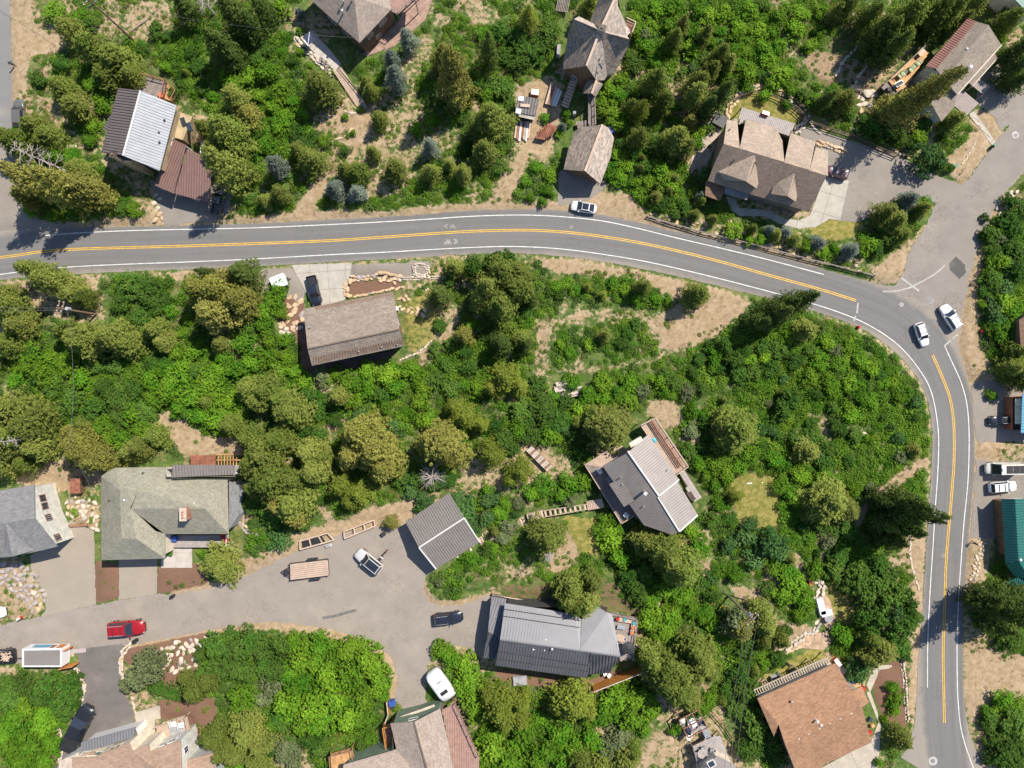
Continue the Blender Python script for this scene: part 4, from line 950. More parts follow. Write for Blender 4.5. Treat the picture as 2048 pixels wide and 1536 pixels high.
# 8. grey house at the left edge
T = begin('house', [(0,981),(69,969),(115,1093),(0,1113)], 'grey-roofed house at the left edge with a tall white batten wall and three windows', 'house'); h = T.o
roof_plane([(-40,985,6.0),(0,981,6.0),(68,969,6.0),(69,1036,8.0),(0,1047,8.0),(-40,1052,8.0)], 'shingle_grey', h)
roof_plane([(-40,1052,8.0),(0,1047,8.0),(69,1036,8.0),(115,1093,5.8),(70,1104,5.8),(25,1113,5.8),(-40,1122,5.8)], 'shingle_grey', h)
roof_plane([(12,1050,8.0),(25,1113,6.8),(-12,1116,5.8),(-15,1085,5.8)], 'shingle_grey', h, name='dormer_roof')
roof_plane([(12,1050,8.0),(64,1066,6.2),(71,1100,5.9),(25,1113,6.8)], 'shingle_grey', h, name='dormer_roof')
o, Q = walls(h, [(-40,985,5.8),(68,969,5.8),(69,1036,7.8),(115,1093,5.6),(25,1113,5.6),(-40,1122,5.6)], 'wall_white', .45)
s = MB()
for i in (2, 1):
    a_, b_ = Q[i], Q[i + 1]
    for k in range(14):
        f = (k + .5) / 14; p = a_.lerp(b_, f); n = Vector((b_.y - a_.y, a_.x - b_.x, 0)).normalized() * .03; s.bar(Vector((p.x, p.y, 0)) + n, Vector((p.x, p.y, p.z - .05)) + n, .05, .05)
for px in ((104,1008),(84,1034),(121,1072),(122,986)): win_on(Q, px, 4.0, 1.1, 1.5, 'wood_red', None, h)
bt = s.build('batten', MATS['wall_white'], h); bt['kind'] = 'stuff'
T.done()

# 9. grey metal house with decks, centre right
T = begin('house', [(1205,932),(1296,868),(1395,1030),(1345,1069)], 'cabin with an offset grey standing-seam metal roof ringed by decks', 'house'); h = T.o
roof_plane([(1205,932,5.4),(1257,904.5,7.4),(1316,994,7.4),(1359,1063,7.4),(1345,1070,6.8),(1288,1050.5,5.4)], 'metal_grey', h, .42)
roof_plane([(1218,968,5.8),(1244,956.5,6.4),(1269,1002,6.4),(1248,1014,5.8)], 'metal_grey', h, .42)
roof_plane([(1257,904.5,7.5),(1296.5,868,5.8),(1358,959,5.8),(1318,991,7.5)], 'metal_taupe_lit_grey', h, .42)  # taupe is the grey roof metal lightened to paint in sunlight
roof_plane([(1318,993,7.4),(1355,963,5.8),(1395.5,1030,5.8),(1359,1063,7.4)], 'metal_taupe_lit_grey', h, .42)
for a_, b_ in (((1257,904.5,7.6),(1318,992,7.6)), ((1318,992,7.6),(1358,959,6.0)), ((1316,994,7.5),(1359,1063,7.5)), ((1359,1063,7.5),(1395.5,1030,5.9))): MB().bar(W(*a_), W(*b_), .22, .1).build('ridge_cap', MATS['trim_white'], h)
MB().bar(W(1259,906,7.4), W(1256,902,7.4), .3, .1).build('ridge_end', MATS['trim_white'], h)
o, Q = walls(h, [(1205,932,5.3),(1257,904.5,7.2),(1296.5,868,5.7),(1358,959,5.7),(1395,1030,5.7),(1359,1063,7.2),(1345,1069,6.6),(1288,1050,5.3)], 'wall_taupe', .5)
chimney(h, 1291, 987, 5.5, 8.6, .35, .35, 30, 'steel', 0, 'trim_white')
for u, v in ((1242,955),(1245,969),(1336,940),(1288,1013),(1307,1011),(1329,975)): pipe(h, u, v, 6.4, .07, .3)
c = W(1272, 884, 6.6); MB().box((c.x, c.y, 6.2), (2.3, .8, .9), math.radians(30)).build('chimney_chase', MATS['wall_cream'], h)
T.done()
T = begin('deck', [(1285,848),(1373,932)], 'long pale deck with a slatted bench rail on the upper right of the cabin', 'deck'); h = T.o
deck(h, [(1280,850),(1309,835.5),(1374,932),(1351,948)], 3.0, 'deck_tan', .24, 56, rail=[0,1,2], railm='deck_tan')
for off in (3.5, 6.5, 9.5, 12.5): MB().bar(W(1309 - off, 838.5 + off*.3, 3.5), W(1370 - off, 929 + off*.55, 3.5), .12, .1).build('bench_slat', MATS['wood_red'], h)
T.done()
T = begin('deck', [(1169,929),(1240,1045)], 'brown wraparound deck with chairs on the lower left of the cabin', 'deck'); h = T.o
deck(h, [(1169,929),(1236,887),(1258,900),(1262,908),(1206,935)], 2.4, 'deck_tan', .24, -30, rail=[0], railm='deck_tan')
deck(h, [(1169,929),(1205,933),(1290,1052),(1266,1030),(1241,1045)], 2.3, 'wood_grey', .24, 58, rail=[4,3], railm='deck_tan')
T.done()
T = begin('patio', [(1358,943),(1405,995)], 'grey paved terrace with two dark benches on the right of the cabin', 'terrace'); h = T.o
deck(h, [(1357,944),(1369,939),(1405,994),(1389,1004)], .7, 'deck_pale', .5, 57, posts=False, bw=.48)
for u in (0, 6): MB().bar(W(1374 + u, 984 - u*.1, 1.15), W(1385 + u*.9, 1001 - u*.3, 1.15), .35, .1).build('bench', MATS['wood_dark'], h)
T.done()
for pts, lab in (([(1173,1003),(1204,998),(1208,1014),(1176,1020)], 'upper flight of the timber stairway beside the wraparound deck'), ([(1085,1022),(1174,1008),(1176,1018),(1088,1034)], 'middle flight of the timber stairway, half under bushes'), ([(1053,1028),(1084,1020),(1088,1036),(1056,1042)], 'timber landing with a planter below the middle stair flight')):
    T = begin('stairway', pts, lab, 'stairway', 'timber stairway flights'); P4 = pts
    n = 9
    for k in range(n):
        f = (k + .5) / n
        a_ = (P4[0][0] + (P4[1][0] - P4[0][0]) * f, P4[0][1] + (P4[1][1] - P4[0][1]) * f); b_ = (P4[3][0] + (P4[2][0] - P4[3][0]) * f, P4[3][1] + (P4[2][1] - P4[3][1]) * f)
        MB().bar(W(*a_, .5 + f), W(*b_, .5 + f), .36, .06).build('tread', MATS['deck_tan' if k % 2 else 'wood_pale'], T.o)
    for a_, b_ in ((0, 1), (3, 2)): MB().bar(W(*P4[a_], .55), W(*P4[b_], 1.55), .12, .18).build('stringer', MATS['deck_tan'], T.o)
    T.done()
for a_, b_, m_, lab in (((958,1084),(1050,1040),'wood_pale','long timber edging between the grey garage and the stairway'), ((968,1076),(988,1058),'wood_pale','boardwalk stub right of the grey metal garage')):
    T = begin('boardwalk', [a_, b_], lab, 'boardwalk')
    A = W(*a_, .25); B = W(*b_, .35); n = int((B - A).length / .45)
    for k in range(n):
        p = A.lerp(B, (k + .5) / n); d_ = (B - A).normalized(); s_ = Vector((-d_.y, d_.x, 0)) * .7; MB().bar(p - s_, p + s_, .36, .06).build('plank', MATS[m_], T.o)
    T.done()

# 10. detached metal garage
T = begin('garage', [(811,1044),(898,986),(959,1084),(872,1138)], 'detached garage with a ribbed grey metal roof and white ridge trim', 'garage'); h = T.o
roof_plane([(811,1044,3.4),(898,986,3.4),(928.5,1036,4.6),(838,1095,4.6)], 'metal_grey', h, .42, seam_h=.08)
roof_plane([(838,1095,4.6),(928.5,1036,4.6),(959.5,1084,3.4),(872,1138,3.4)], 'metal_grey', h, .42, seam_h=.08)
for a_, b_ in (((838,1095,4.7),(928.5,1036,4.7)), ((838,1095,4.66),(872,1138,3.48)), ((928.5,1036,4.66),(959,1084,3.48))): MB().bar(W(*a_), W(*b_), .2, .1).build('ridge_cap', MATS['trim_white'], h)
o, Q = walls(h, [(811,1044,3.3),(898,986,3.3),(928.5,1036,4.5),(959,1084,3.3),(872,1138,3.3),(838,1095,4.5)], 'wall_cream', .5)
T.done()

# 11. charcoal metal house, lower middle
T = begin('house', [(1010,1206),(1241,1313),(1174,1356),(991,1331)], 'long house under a charcoal standing-seam metal roof with snow rails', 'house'); h = T.o
roof_plane([(1009.8,1206.5,5.0),(1150,1228,5.0),(1164,1240,5.1),(1160,1301,7.2),(999.8,1279,7.2)], 'metal_charcoal_lit', h, .48, 'metal_charcoal', seam_w=.06)
roof_plane([(1160,1301,7.25),(1163,1240,5.2),(1189,1210,4.2),(1214,1225,4.8),(1224,1228,4.8),(1241,1313,7.25)], 'metal_charcoal_lit', h, .48, 'metal_charcoal')
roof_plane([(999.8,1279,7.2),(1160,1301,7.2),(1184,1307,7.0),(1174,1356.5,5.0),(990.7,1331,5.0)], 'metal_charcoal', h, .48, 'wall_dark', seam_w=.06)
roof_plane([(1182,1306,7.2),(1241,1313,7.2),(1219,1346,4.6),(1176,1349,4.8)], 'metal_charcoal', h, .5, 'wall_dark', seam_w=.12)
MB().bar(W(999.8,1279,7.3), W(1241,1313,7.33), .2, .1).build('ridge_cap', MATS['metal_charcoal_lit'], h)
roof_plane([(983,1193,3.2),(1013,1198,3.2),(1008,1230,3.6),(1000,1275,4.2),(976,1263,4.2)], 'metal_charcoal_lit', h, .48, 'metal_charcoal', name='lean_to_roof')
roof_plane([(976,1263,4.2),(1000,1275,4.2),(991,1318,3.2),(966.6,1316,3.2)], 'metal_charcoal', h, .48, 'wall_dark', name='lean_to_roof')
for a_, b_ in (((1008,1218,5.5),(1162,1241,5.5)), ((1007,1232,5.9),(1160,1255,5.9)), ((993,1318,5.6),(1180,1343,5.6)), ((997,1303,6.2),(1180,1331,6.2))): MB().bar(W(a_[0], a_[1], a_[2] + .12), W(b_[0], b_[1], b_[2] + .12), .06, .06).build('snow_rail', MATS['wall_dark'], h)
o, Q = walls(h, [(1009.8,1206.5,4.9),(1189,1212,4.2),(1224,1228,4.7),(1241,1313,7.0),(1219,1344,4.4),(1174,1355,4.8),(990.7,1330,4.8),(999.8,1279,7.0)], 'wall_dark', .5)
walls(h, [(984,1194,3.1),(1012,1199,3.1),(1000,1275,3.6),(991,1317,3.1),(968,1315,3.1)], 'wall_dark', .3)
for u, v in ((1081,1280),(1092,1280),(1130,1288),(1067,1299),(1089,1300),(1138,1305),(1160,1298)): pipe(h, u, v, 6.5, .1, .28, 'white_plastic')
pipe(h, 1104, 1299, 6.7, .12, .9, 'steel')
T.done()
T = begin('deck', [(1225,1225),(1274,1236),(1267,1286),(1225,1336)], 'grey-brown deck with an L-shaped sofa beside the charcoal metal roof', 'deck'); h = T.o
deck(h, [(1218,1223),(1274,1236.5),(1267,1286),(1264,1318),(1240,1322),(1236,1290)], 2.3, 'deck_greybrown', .26, 8, rail=[0,1,2], railm='wood_grey')
T.done()

# 12. orange-brown roofed house, bottom right
T = begin('house', [(1514,1397),(1672,1326),(1743,1485),(1594,1560)], 'house with a broad orange-brown shingle roof near the bottom right corner', 'house'); h = T.o
roof_plane([(1514.4,1397,4.4),(1672,1326,4.4),(1704,1382,5.8),(1724,1372.5,5.3),(1737,1405,6.1),(1727,1413,6.4),(1570,1488,6.4),(1557,1449,5.4),(1548,1473,5.0)], 'shingle_orange', h)
roof_plane([(1570,1488,6.4),(1724,1413,6.4),(1743,1485,4.6),(1647,1530,4.6),(1620,1575,4.2),(1604,1575,4.4)], 'shingle_orange', h)
o, Q = walls(h, [(1514.4,1397,4.3),(1672,1326,4.3),(1704,1382,5.0),(1724,1373,5.0),(1737,1405,5.8),(1727,1413,6.0),(1743,1485,4.5),(1647,1530,4.5),(1620,1570,4.2),(1604,1570,4.2),(1570,1488,6.0),(1550,1472,4.8)], 'wall_cream', .55)
wins(h, Q, [(0,.25,2.2,1.8,1.2),(0,.55,2.2,1.8,1.2),(0,.85,2.2,1.6,1.2)])
for u, v in ((1597,1476),(1617,1466),(1638,1456),(1659,1445),(1680,1436),(1702,1426)): vent(h, u, v, 6.2, 'trim_tan', .36)
for u, v in ((1584,1403),(1633,1411)): vent(h, u, v, 5.3, 'trim_tan', .3)
pipe(h, 1636, 1444, 6.0, .12, .9, 'white_plastic'); pipe(h, 1643, 1451, 6.1, .12, .4, 'white_plastic')
T.done()
T = begin('pergola', [(1510,1385),(1662,1316)], 'slatted pergola strip along the upper wall of the orange-brown house', 'pergola'); h = T.o
P0 = [(1512,1391),(1507,1380),(1655,1314),(1661,1325)]
b = clip_strips([W(u, v, 2.7) for u, v in P0], (W(*P0[1]) - W(*P0[0])), .45, .14, .1); A = b.build('slat', MATS['trim_tan'], h); A['kind'] = 'stuff'
MB().bar(W(1512,1391,2.65), W(1661,1325,2.65), .14, .2).build('beam', MATS['trim_tan'], h); MB().bar(W(1507,1380,2.65), W(1655,1314,2.65), .14, .2).build('beam', MATS['trim_tan'], h)
for k in range(6):
    f = k / 5; p = W(1507 + 148 * f, 1380 - 66 * f, 2.6); MB().bar((p.x, p.y, 0), (p.x, p.y, 2.6), .14, .14).build('post', MATS['trim_tan'], h)
T.done()

# 13. pinkish house cut by the bottom left edge
T = begin('house', [(144,1516),(297,1489),(364,1536)], 'large cream house with pinkish roofs cut off by the bottom edge', 'house'); h = T.o
roof_plane([(144,1516,7.0),(189,1514,7.0),(258,1484.5,7.0),(264.5,1502,7.2),(297,1489,7.0),(309,1536,8),(312,1570,8),(144,1570,8.0)], 'shingle_peach', h)
roof_plane([(302,1502,6.4),(361,1480,6.4),(364,1536,7.2),(366,1570,7.6),(314,1570,7.6),(309,1536,7.2)], 'shingle_peach', h)
roof_plane([(368,1521,4.6),(427,1506,4.6),(429,1540,5),(430,1570,5.4),(368,1570,5.4)], 'shingle_peach', h)
roof_plane([(163,1484,3.6),(272,1454,3.6),(266,1475,4.2),(161,1506,4.2)], 'metal_charcoal_lit', h, .5, 'metal_charcoal', name='garage_roof')
roof_plane([(166,1507,5.6),(190,1503,5.6),(188,1513,5.8),(160,1515,5.8)], 'shingle_peach', h, name='dormer_roof')
walls(h, [(163,1484,3.5),(272,1454,3.5),(280,1475,3.9),(275,1490,4.0),(161,1506,4.0)], 'trim_white', .3)
o, Q = walls(h, [(144,1516,6.9),(189,1514,6.9),(258,1484.5,6.9),(264.5,1502,7.0),(297,1489,6.9),(309,1536,7.4),(309,1570,7.4),(144,1570,7.4)], 'wall_cream', .25)
GG = mat_glass('green_glass', (.10, .16, .13))
for px in ((190,1496),(226,1484)): win_on(Q, px, 5.4, 2.2, 1.2, 'wall_cream', GG, h)
o, Q2 = walls(h, [(302,1502,6.3),(361,1480,6.3),(364,1536,7.0),(364,1570,7.0),(309,1570,7.0)], 'wall_white', .2)
for px in ((330,1492),(345,1486)): win_on(Q2, px, 4.5, 1.6, 1.4, 'trim_white', None, h)
win_on(Q2, (365,1500), 4.6, 1.0, 1.4, 'trim_white', None, h)
o, Q3 = walls(h, [(368,1521,4.5),(427,1506,4.5),(429,1540,4.9),(429,1570,5)], 'wall_grey', .2); win_on(Q3, (432,1525), 3.0, .9, 1.3, 'trim_dark', None, h)
roof_plane([(120,1522,4.6),(156,1505,4.6),(160,1516,4.8),(144,1518,4.8),(144,1545,5),(112,1560,5)], 'trim_tan', h, name='side_roof')
walls(h, [(120,1522,4.5),(156,1505,4.5),(144,1545,4.9),(112,1560,4.9)], 'trim_white', .1)
T.done()
T = begin('deck', [(312,1451),(374,1430),(383,1470)], 'sunken pale timber deck with two chairs on a grey rug', 'deck'); h = T.o
deck(h, [(313,1451),(374,1430),(384,1474),(312,1490)], 1.5, 'deck_tan', .28, -18, rail=[0,1], railm='deck_tan')
T.done()
T = begin('steps', [(290,1438),(311,1484)], 'pale steps climbing between the entry slab and the cream house', 'steps')
for k in range(8):
    v = 1440 + k * 5.6; MB().bar(W(291, v + 1.5, .1 + k * .12), W(310, v - 1.5, .1 + k * .12), .46, .16).build('tread', MATS['concrete_warm'], T.o)
T.done()

# 14. pinkish house with green walls, bottom middle
T = begin('house', [(781,1447),(884,1424),(854,1536)], 'green-walled house with pebbly pink-grey gabled roofs at the bottom edge', 'house'); h = T.o
roof_plane([(781,1447,5.6),(828,1444,7.2),(856,1536,7.2),(860,1560,7.2),(850,1560,6.8),(793,1500,5.4)], 'shingle_pink', h)
roof_plane([(828,1444,7.2),(880,1417,5.6),(895,1480,5.6),(906,1536,5.6),(912,1570,5.6),(862,1570,7.2),(856,1536,7.2)], 'shingle_pink', h)
roof_plane([(687,1529.5,5.4),(792,1499,5.4),(850,1560,6.9),(850,1575,7),(680,1575,7.0)], 'shingle_pink', h)
MB().bar(W(828,1444,7.28), W(862,1570,7.28), .2, .1).build('ridge_cap', MATS['shingle_brown'], h)
o, Q = walls(h, [(781,1447,5.5),(828,1444,7.0),(880,1417,5.5),(912,1570,5.5),(780,1570,5.5)], 'wall_green', .35)
win_on(Q, (826,1436), 5.0, 1.5, .8, 'trim_white', None, h)
roof_plane([(801,1433,3.0),(868,1409,3.0),(871,1416,3.1),(804,1441,3.1)], 'trim_tan', h, name='garage_beam')
for u, v in ((806,1441),(870,1417)): p = W(u, v, 2.8); MB().bar((p.x, p.y, 0), (p.x, p.y, 2.9), .3, .3).build('post', MATS['trim_tan'], h)
o, Q = walls(h, [(689,1529.5,5.3),(792,1500,5.3),(860,1575,5.3),(689,1575,5.3)], 'wall_green', .3)
T.done()
T = begin('deck', [(884,1420),(957,1510)], 'wide salmon-pink deck right of the pink-grey gabled roof', 'deck')
deck(T.o, [(884,1420),(910,1406),(957,1510),(962,1570),(910,1570)], 3.2, 'deck_pink', .3, 90, rail=[1], railm='deck_pink'); T.done()
T = begin('deck', [(767,1449),(791,1500)], 'narrow stained-orange stair deck left of the pink-grey gabled roof', 'deck')
deck(T.o, [(767,1451),(783,1448),(795,1500),(775,1503)], 2.6, 'wood_red', .3, 0, rail=[3,0], railm='wood_orange'); T.done()
T = begin('deck', [(661,1508),(709,1522)], 'small square tan deck near the yellow flowers at the bottom', 'deck')
deck(T.o, [(661,1508),(704,1496),(709,1522),(700,1530),(690,1536),(664,1545)], 2.8, 'wood_new', .3, 75, rail=[0,1,5], railm='wood_red'); T.done()

# 15. teal metal roofed house, right edge
T = begin('house', [(2003,998),(2048,997),(2026,1150)], 'house with a bright teal standing-seam metal roof at the right edge', 'house'); h = T.o
roof_plane([(2003.5,998,3.4),(2030,998,4.8),(2037,1123,4.8),(2012,1128,3.4)], 'metal_teal', h, .46, seam_h=.09)
roof_plane([(2030,998,4.8),(2100,997,3.2),(2100,1118,3.2),(2037,1123,4.8)], 'metal_teal', h, .46, seam_h=.09)
roof_plane([(2012,1128,3.3),(2037,1122,4.6),(2062,1160,3.4),(2030,1152,2.6),(2022,1143,2.8)], 'metal_teal', h, .46, name='hip_roof')
roof_plane([(2037,1122,4.6),(2100,1116,3.6),(2100,1175,2.8),(2062,1160,3.3)], 'metal_teal', h, .46, name='hip_roof')
roof_plane([(2010,1165,2.4),(2050,1150,2.7),(2100,1160,2.7),(2100,1190,2.2),(2050,1186,2.2)], 'metal_teal', h, .4, name='low_roof')
o, Q = walls(h, [(2003.5,998,3.3),(2030,998,4.6),(2090,997,3.2),(2090,1120,3.0),(2037,1122,4.4),(2012,1128,3.2)], 'wall_brown', .7)
pipe(h, 2042, 1121, 4.2, .16, .5)
T.done()
T = begin('garage', [(2022,790),(2048,870)], 'garage with a cream door and sky-blue roof edge at the right border', 'garage'); h = T.o
roof_plane([(2045,788,3.4),(2100,780,3.6),(2100,870,3.6),(2042,866,3.4)], 'metal_blue', h, .5)
walls(h, [(2026,794,2.2),(2100,790,3.3),(2100,864,3.3),(2026,860,2.2)], 'wall_orange', .05)
roof_plane([(2031,797,2.5),(2047,797,3.0),(2045,848,3.0),(2031,848,2.5)], 'wall_cream', h, name='garage_door')
T.done()
T = begin('house', [(2046,640),(2048,700)], 'brown building corner behind bright maples at the right border', 'building'); h = T.o
roof_plane([(2038,640,4),(2100,600,5),(2100,700,5),(2042,700,4)], 'wall_brown', h); walls(h, [(2038,640,4),(2100,600,5),(2100,700,5),(2042,700,4)], 'wall_brown', .3); T.done()
T = begin('house', [(2020,-5),(2048,20)], 'pale green rooftop corner showing behind trees at the top right corner', 'building'); h = T.o
roof_plane([(2002,-30,5),(2080,-30,5),(2080,25,5),(2050,20,5)], 'metal_teal', h); walls(h, [(2002,-30,5),(2080,-30,5),(2080,25,5),(2050,20,5)], 'wall_cream', .3); T.done()

# 16. sheds in the yard of the crossed-gable house
T = begin('shed', [(1030,190),(1077,195),(1065,245),(1028,235)], 'low grey plank-roofed shed with a cream front in the cluttered yard', 'shed'); h = T.o
roof_plane([(1037,190,2.8),(1078,198,2.8),(1071,232,2.4),(1030,224,2.4)], 'metal_charcoal', h, .5, 'wood_grey', seam_w=.2)
roof_plane([(1030,224,2.3),(1071,232,2.3),(1068,240,2.0),(1028,231,2.0)], 'wall_cream', h, name='awning')
for u, v, sx in ((1042,197,.9),(1037,222,.9)): c = W(u, v, 2.9); MB().box((c.x, c.y, 2.8), (sx, .8, .2), -.2).build('white_panel', MATS['white_plastic'], h)
c = W(1050, 211, 2.8); MB().box((c.x, c.y, 2.7), (1.6, .5, .3), -.1).build('box', MATS['wood_pale'], h)
walls(h, [(1037,190,2.7),(1078,198,2.7),(1068,240,2.0),(1028,231,2.0)], 'wall_dark', .3); T.done()
T = begin('plank_stack', [(1030,240),(1060,280)], 'rows of long boards lying on the slope just below the small shed', 'plank stack'); h = T.o
for k in range(7):
    u = 1030 + k * 4.4; m_ = ('wood_pale','wood_red','white_plastic','wood_red','wood_pale','trim_white','wood_pale')[k]; MB().bar(W(u + 4, 243, .35), W(u, 276 + (k % 3) * 3, .3), .32, .12).build('plank', MATS[m_], h)
T.done()
T = begin('plank_stack', [(1098,170),(1120,210)], 'heap of brown boards and a white sheet left of the timber garden steps', 'plank stack'); h = T.o
for k in range(5):
    u = 1096 + k * 4.5; m_ = ('wood_pale','wood_red','wood_pale','trim_white','trim_white')[k]; MB().bar(W(u + 8, 166 + k * 4, .7), W(u - 4, 208 + k * 1.2, .6), .36, .15).build('plank', MATS[m_], h)
T.done()
T = begin('plank_stack', [(1110,0),(1140,25)], 'dark rack of weathered poles at the top edge above the crossed-gable house', 'pole stack'); h = T.o
for k in range(8):
    u = 1114 + k * 3.2; MB().bar(W(u + 3, -4, 1.0), W(u - 2, 22 + k * .5, .9), .16, .16).build('pole', MATS['wood_grey'], h)
T.done()
T = begin('gazebo_roof', [(1090,265)], 'low platform of stepped rust-red planks beside the small shed', 'platform'); h = T.o
for k in range(9):
    f = k / 8; w_ = 18 - abs(k - 4) * 2.4; u = 1075 + k * 4.0; v = 270 - k * 1.2; MB().bar(W(u + 6, v - w_, .9), W(u - 3, v + w_ * .8, .9), .36, .08).build('plank', MATS['rust'], h)
for u, v in ((1080,258),(1100,256),(1085,278),(1102,272)): p = W(u, v, .8); MB().bar((p.x, p.y, 0), (p.x, p.y, .86), .14, .14).build('post', MATS['wood_dark'], h)
T.done()
T = begin('stone_chest', [(1430,245)], 'dark covered hot tub in the corner of the warm gravel patio', 'hot tub')
c = W(1441, 240, 1.0); mb = MB().box((c.x, c.y, .5), (2.1, 2.0, .9), -.5); mb.build('tub', MATS['wall_dark'], T.o); MB().box((c.x, c.y, 1.0), (2.2, 2.1, .12), -.5).build('lid', MATS['shingle_grey'], T.o); T.done()

# 17. deck with pergola and round tables at the bottom
T = begin('deck', [(1358,1435),(1400,1420),(1420,1460),(1375,1475)], 'grey terrace deck under an open brown pergola at the bottom', 'deck'); h = T.o
deck(h, [(1360,1437),(1397,1418),(1414,1452),(1376,1474)], .8, 'deck_pale', .28, -30, posts=False)
deck(h, [(1384,1492),(1412,1478),(1440,1470),(1452,1500),(1462,1525),(1400,1545)], 1.6, 'deck_pale', .28, -25, rail=[5], railm='wood_grey')
for k in range(4):
    MB().bar(W(1358 + k * 13, 1440 - k * 7, 3.0), W(1376 + k * 13, 1476 - k * 7, 3.0), .14, .2).build('pergola_beam', MATS['wood_red'], h)
for k in range(3): MB().bar(W(1358 + k * 9, 1440 + k * 18, 3.1), W(1398 + k * 9, 1419 + k * 18, 3.1), .14, .2).build('pergola_beam', MATS['wood_red'], h)
for u, v in ((1360,1440),(1397,1420),(1376,1474),(1414,1454)): p = W(u, v, 2.9); MB().bar((p.x, p.y, 0), (p.x, p.y, 3.0), .16, .16).build('post', MATS['wood_red'], h)
T.done()
T = begin('stairs', [(1410,1460),(1420,1485)], 'short grey stair linking the two terraces under the power lines', 'stairs')
for k in range(7): MB().bar(W(1403 + k * 2, 1459 + k * 4.4, .8 + k * .13), W(1414 + k * 2, 1454 + k * 4.4, .8 + k * .13), .34, .1).build('tread', MATS['steel'], T.o)
T.done()
T = begin('house', [(1420,1536),(1450,1520)], 'pale roof corner with a square skylight at the bottom edge under the terrace', 'building'); h = T.o
roof_plane([(1402,1545,4.6),(1433,1512,4.6),(1470,1530,4.6),(1480,1575,4.6),(1405,1575,4.6)], 'metal_taupe_lit_grey', h); walls(h, [(1402,1545,4.6),(1433,1512,4.6),(1470,1530,4.6),(1480,1575,4.6),(1405,1575,4.6)], 'wall_cream', .3)
c = W(1423,1528,5.0); MB().box((c.x, c.y, 4.8), (1.3, 1.2, .4), .5).build('skylight_frame', MATS['trim_white'], h); MB().box((c.x, c.y, 5.01), (1.0, .9, .05), .5).build('skylight_pane', GLASS, h); T.done()
# ------------------------------------------------------------------ plants
def leaf_mesh(name, c, d, l, w, nrm, var, m, spread=None):
    """quads: centre c, long direction d, half-length l, half-width w, normal nrm"""
    d = d / np.maximum(np.linalg.norm(d, axis=1, keepdims=True), 1e-6)
    s = np.cross(d, nrm); s /= np.maximum(np.linalg.norm(s, axis=1, keepdims=True), 1e-6)
    n = len(c); L = d * l[:, None]; S = s * w[:, None]
    v = np.stack([c - L - S * .5, c - L * .1 + S, c + L, c - L * .1 - S * 1.0], 1).reshape(-1, 3)
    me = bpy.data.meshes.new(name)
    me.vertices.add(4 * n); me.vertices.foreach_set('co', v.astype(np.float32).ravel())
    me.loops.add(4 * n); me.loops.foreach_set('vertex_index', np.arange(4 * n))
    me.polygons.add(n); me.polygons.foreach_set('loop_start', np.arange(0, 4 * n, 4)); me.polygons.foreach_set('loop_total', np.full(n, 4))
    me.update(); a = me.attributes.new('var', 'FLOAT', 'POINT'); a.data.foreach_set('value', np.repeat(var, 4).astype(np.float32))
    me.materials.append(m); return me
def clumps(rs, c, nrm, rad, bright, per, size, thin=1.0):
    """many small leafy knots: each a little dome of leaves around a centre"""
    n = len(c); c = np.repeat(c, per, 0); nn = np.repeat(nrm, per, 0); r = np.repeat(rad, per); K = len(c)
    d = rs.normal(0, 1, (K, 3)) + nn * .9; d /= np.linalg.norm(d, axis=1, keepdims=True)
    p = c + d * (r * rs.uniform(.55, 1.1, K))[:, None] * np.array([1, 1, .85]); m = d * .8 + rs.normal(0, .45, (K, 3)) + np.array([0, 0, .35])
    v = np.clip(np.repeat(bright, per) + .22 * (d[:, 2]) + rs.uniform(-.14, .14, K), 0, 1)  # upward leaves painted brighter, imitating light on each knot
    return p, np.cross(m, rs.normal(0, 1, (K, 3))), rs.uniform(size * .7, size * 1.3, K), rs.uniform(size * .45, size * .8, K) * thin, m, v
def conifer_crown(name, seed, m, star=False, gaps=0.0, expo=.52):
    """crown of height 10, radius 3: whorled boughs carrying separate knots of needles"""
    rs = np.random.RandomState(seed); C = []; N = []; R = []; B = []
    nb = 138; az0 = rs.rand() * 6; lob = rs.rand(6) * 6.28
    for i in range(nb):
        t = ((i + rs.rand()) / nb) ** .8; z = 10 * (.1 + .89 * t); az = az0 + (i // 7) * .61 + (i % 7) * .8976 + rs.normal(0, .16)
        Lb = 3.05 * (1 - t) ** (expo if not star else .75) * rs.uniform(.55, 1.16) + .12
        Lb *= 1 + .13 * math.sin(az * 3 + lob[0]) + .10 * math.sin(az * 5 + lob[1] + z)
        if rs.rand() < gaps: continue
        dh = np.array([math.cos(az), math.sin(az), 0]); sd = np.array([-math.sin(az), math.cos(az), 0]); sp = .46 if not star else .27
        k = max(2, int(Lb / sp)); s = (np.arange(k) + rs.uniform(.4, 1.0)) / k * Lb; droop = rs.uniform(.14, .34); bv = rs.uniform(-.14, .14)
        for q in s:
            f = q / Lb; wd = (.66 if not star else .34) * math.sin(math.pi * min(.92, .25 + .6 * f)) * min(1, Lb / 1.6)
            for off in ((-wd, 0, wd) if wd > .22 else (0,)):
                if rs.rand() < .22: continue
                C.append(dh * (q + rs.normal(0, .06) + abs(off) * .3) + sd * (off + rs.normal(0, .07)) + np.array([0, 0, z - droop * q + .1 * q * q / max(Lb, .3) + rs.normal(0, .16) - abs(off) * .25]))
                N.append(dh * .5 + np.array([0, 0, .8])); R.append(rs.uniform(.18, .36) if not star else rs.uniform(.10, .18)); B.append(.18 + .36 * f + bv + rs.uniform(-.12, .2))  # painted shade: knots darker near the trunk, brighter at bough tips
    return leaf_mesh(name, *clumps(rs, np.array(C), np.array(N), np.array(R), np.array(B), 11 if not star else 9, .15 if not star else .11, .75), m)
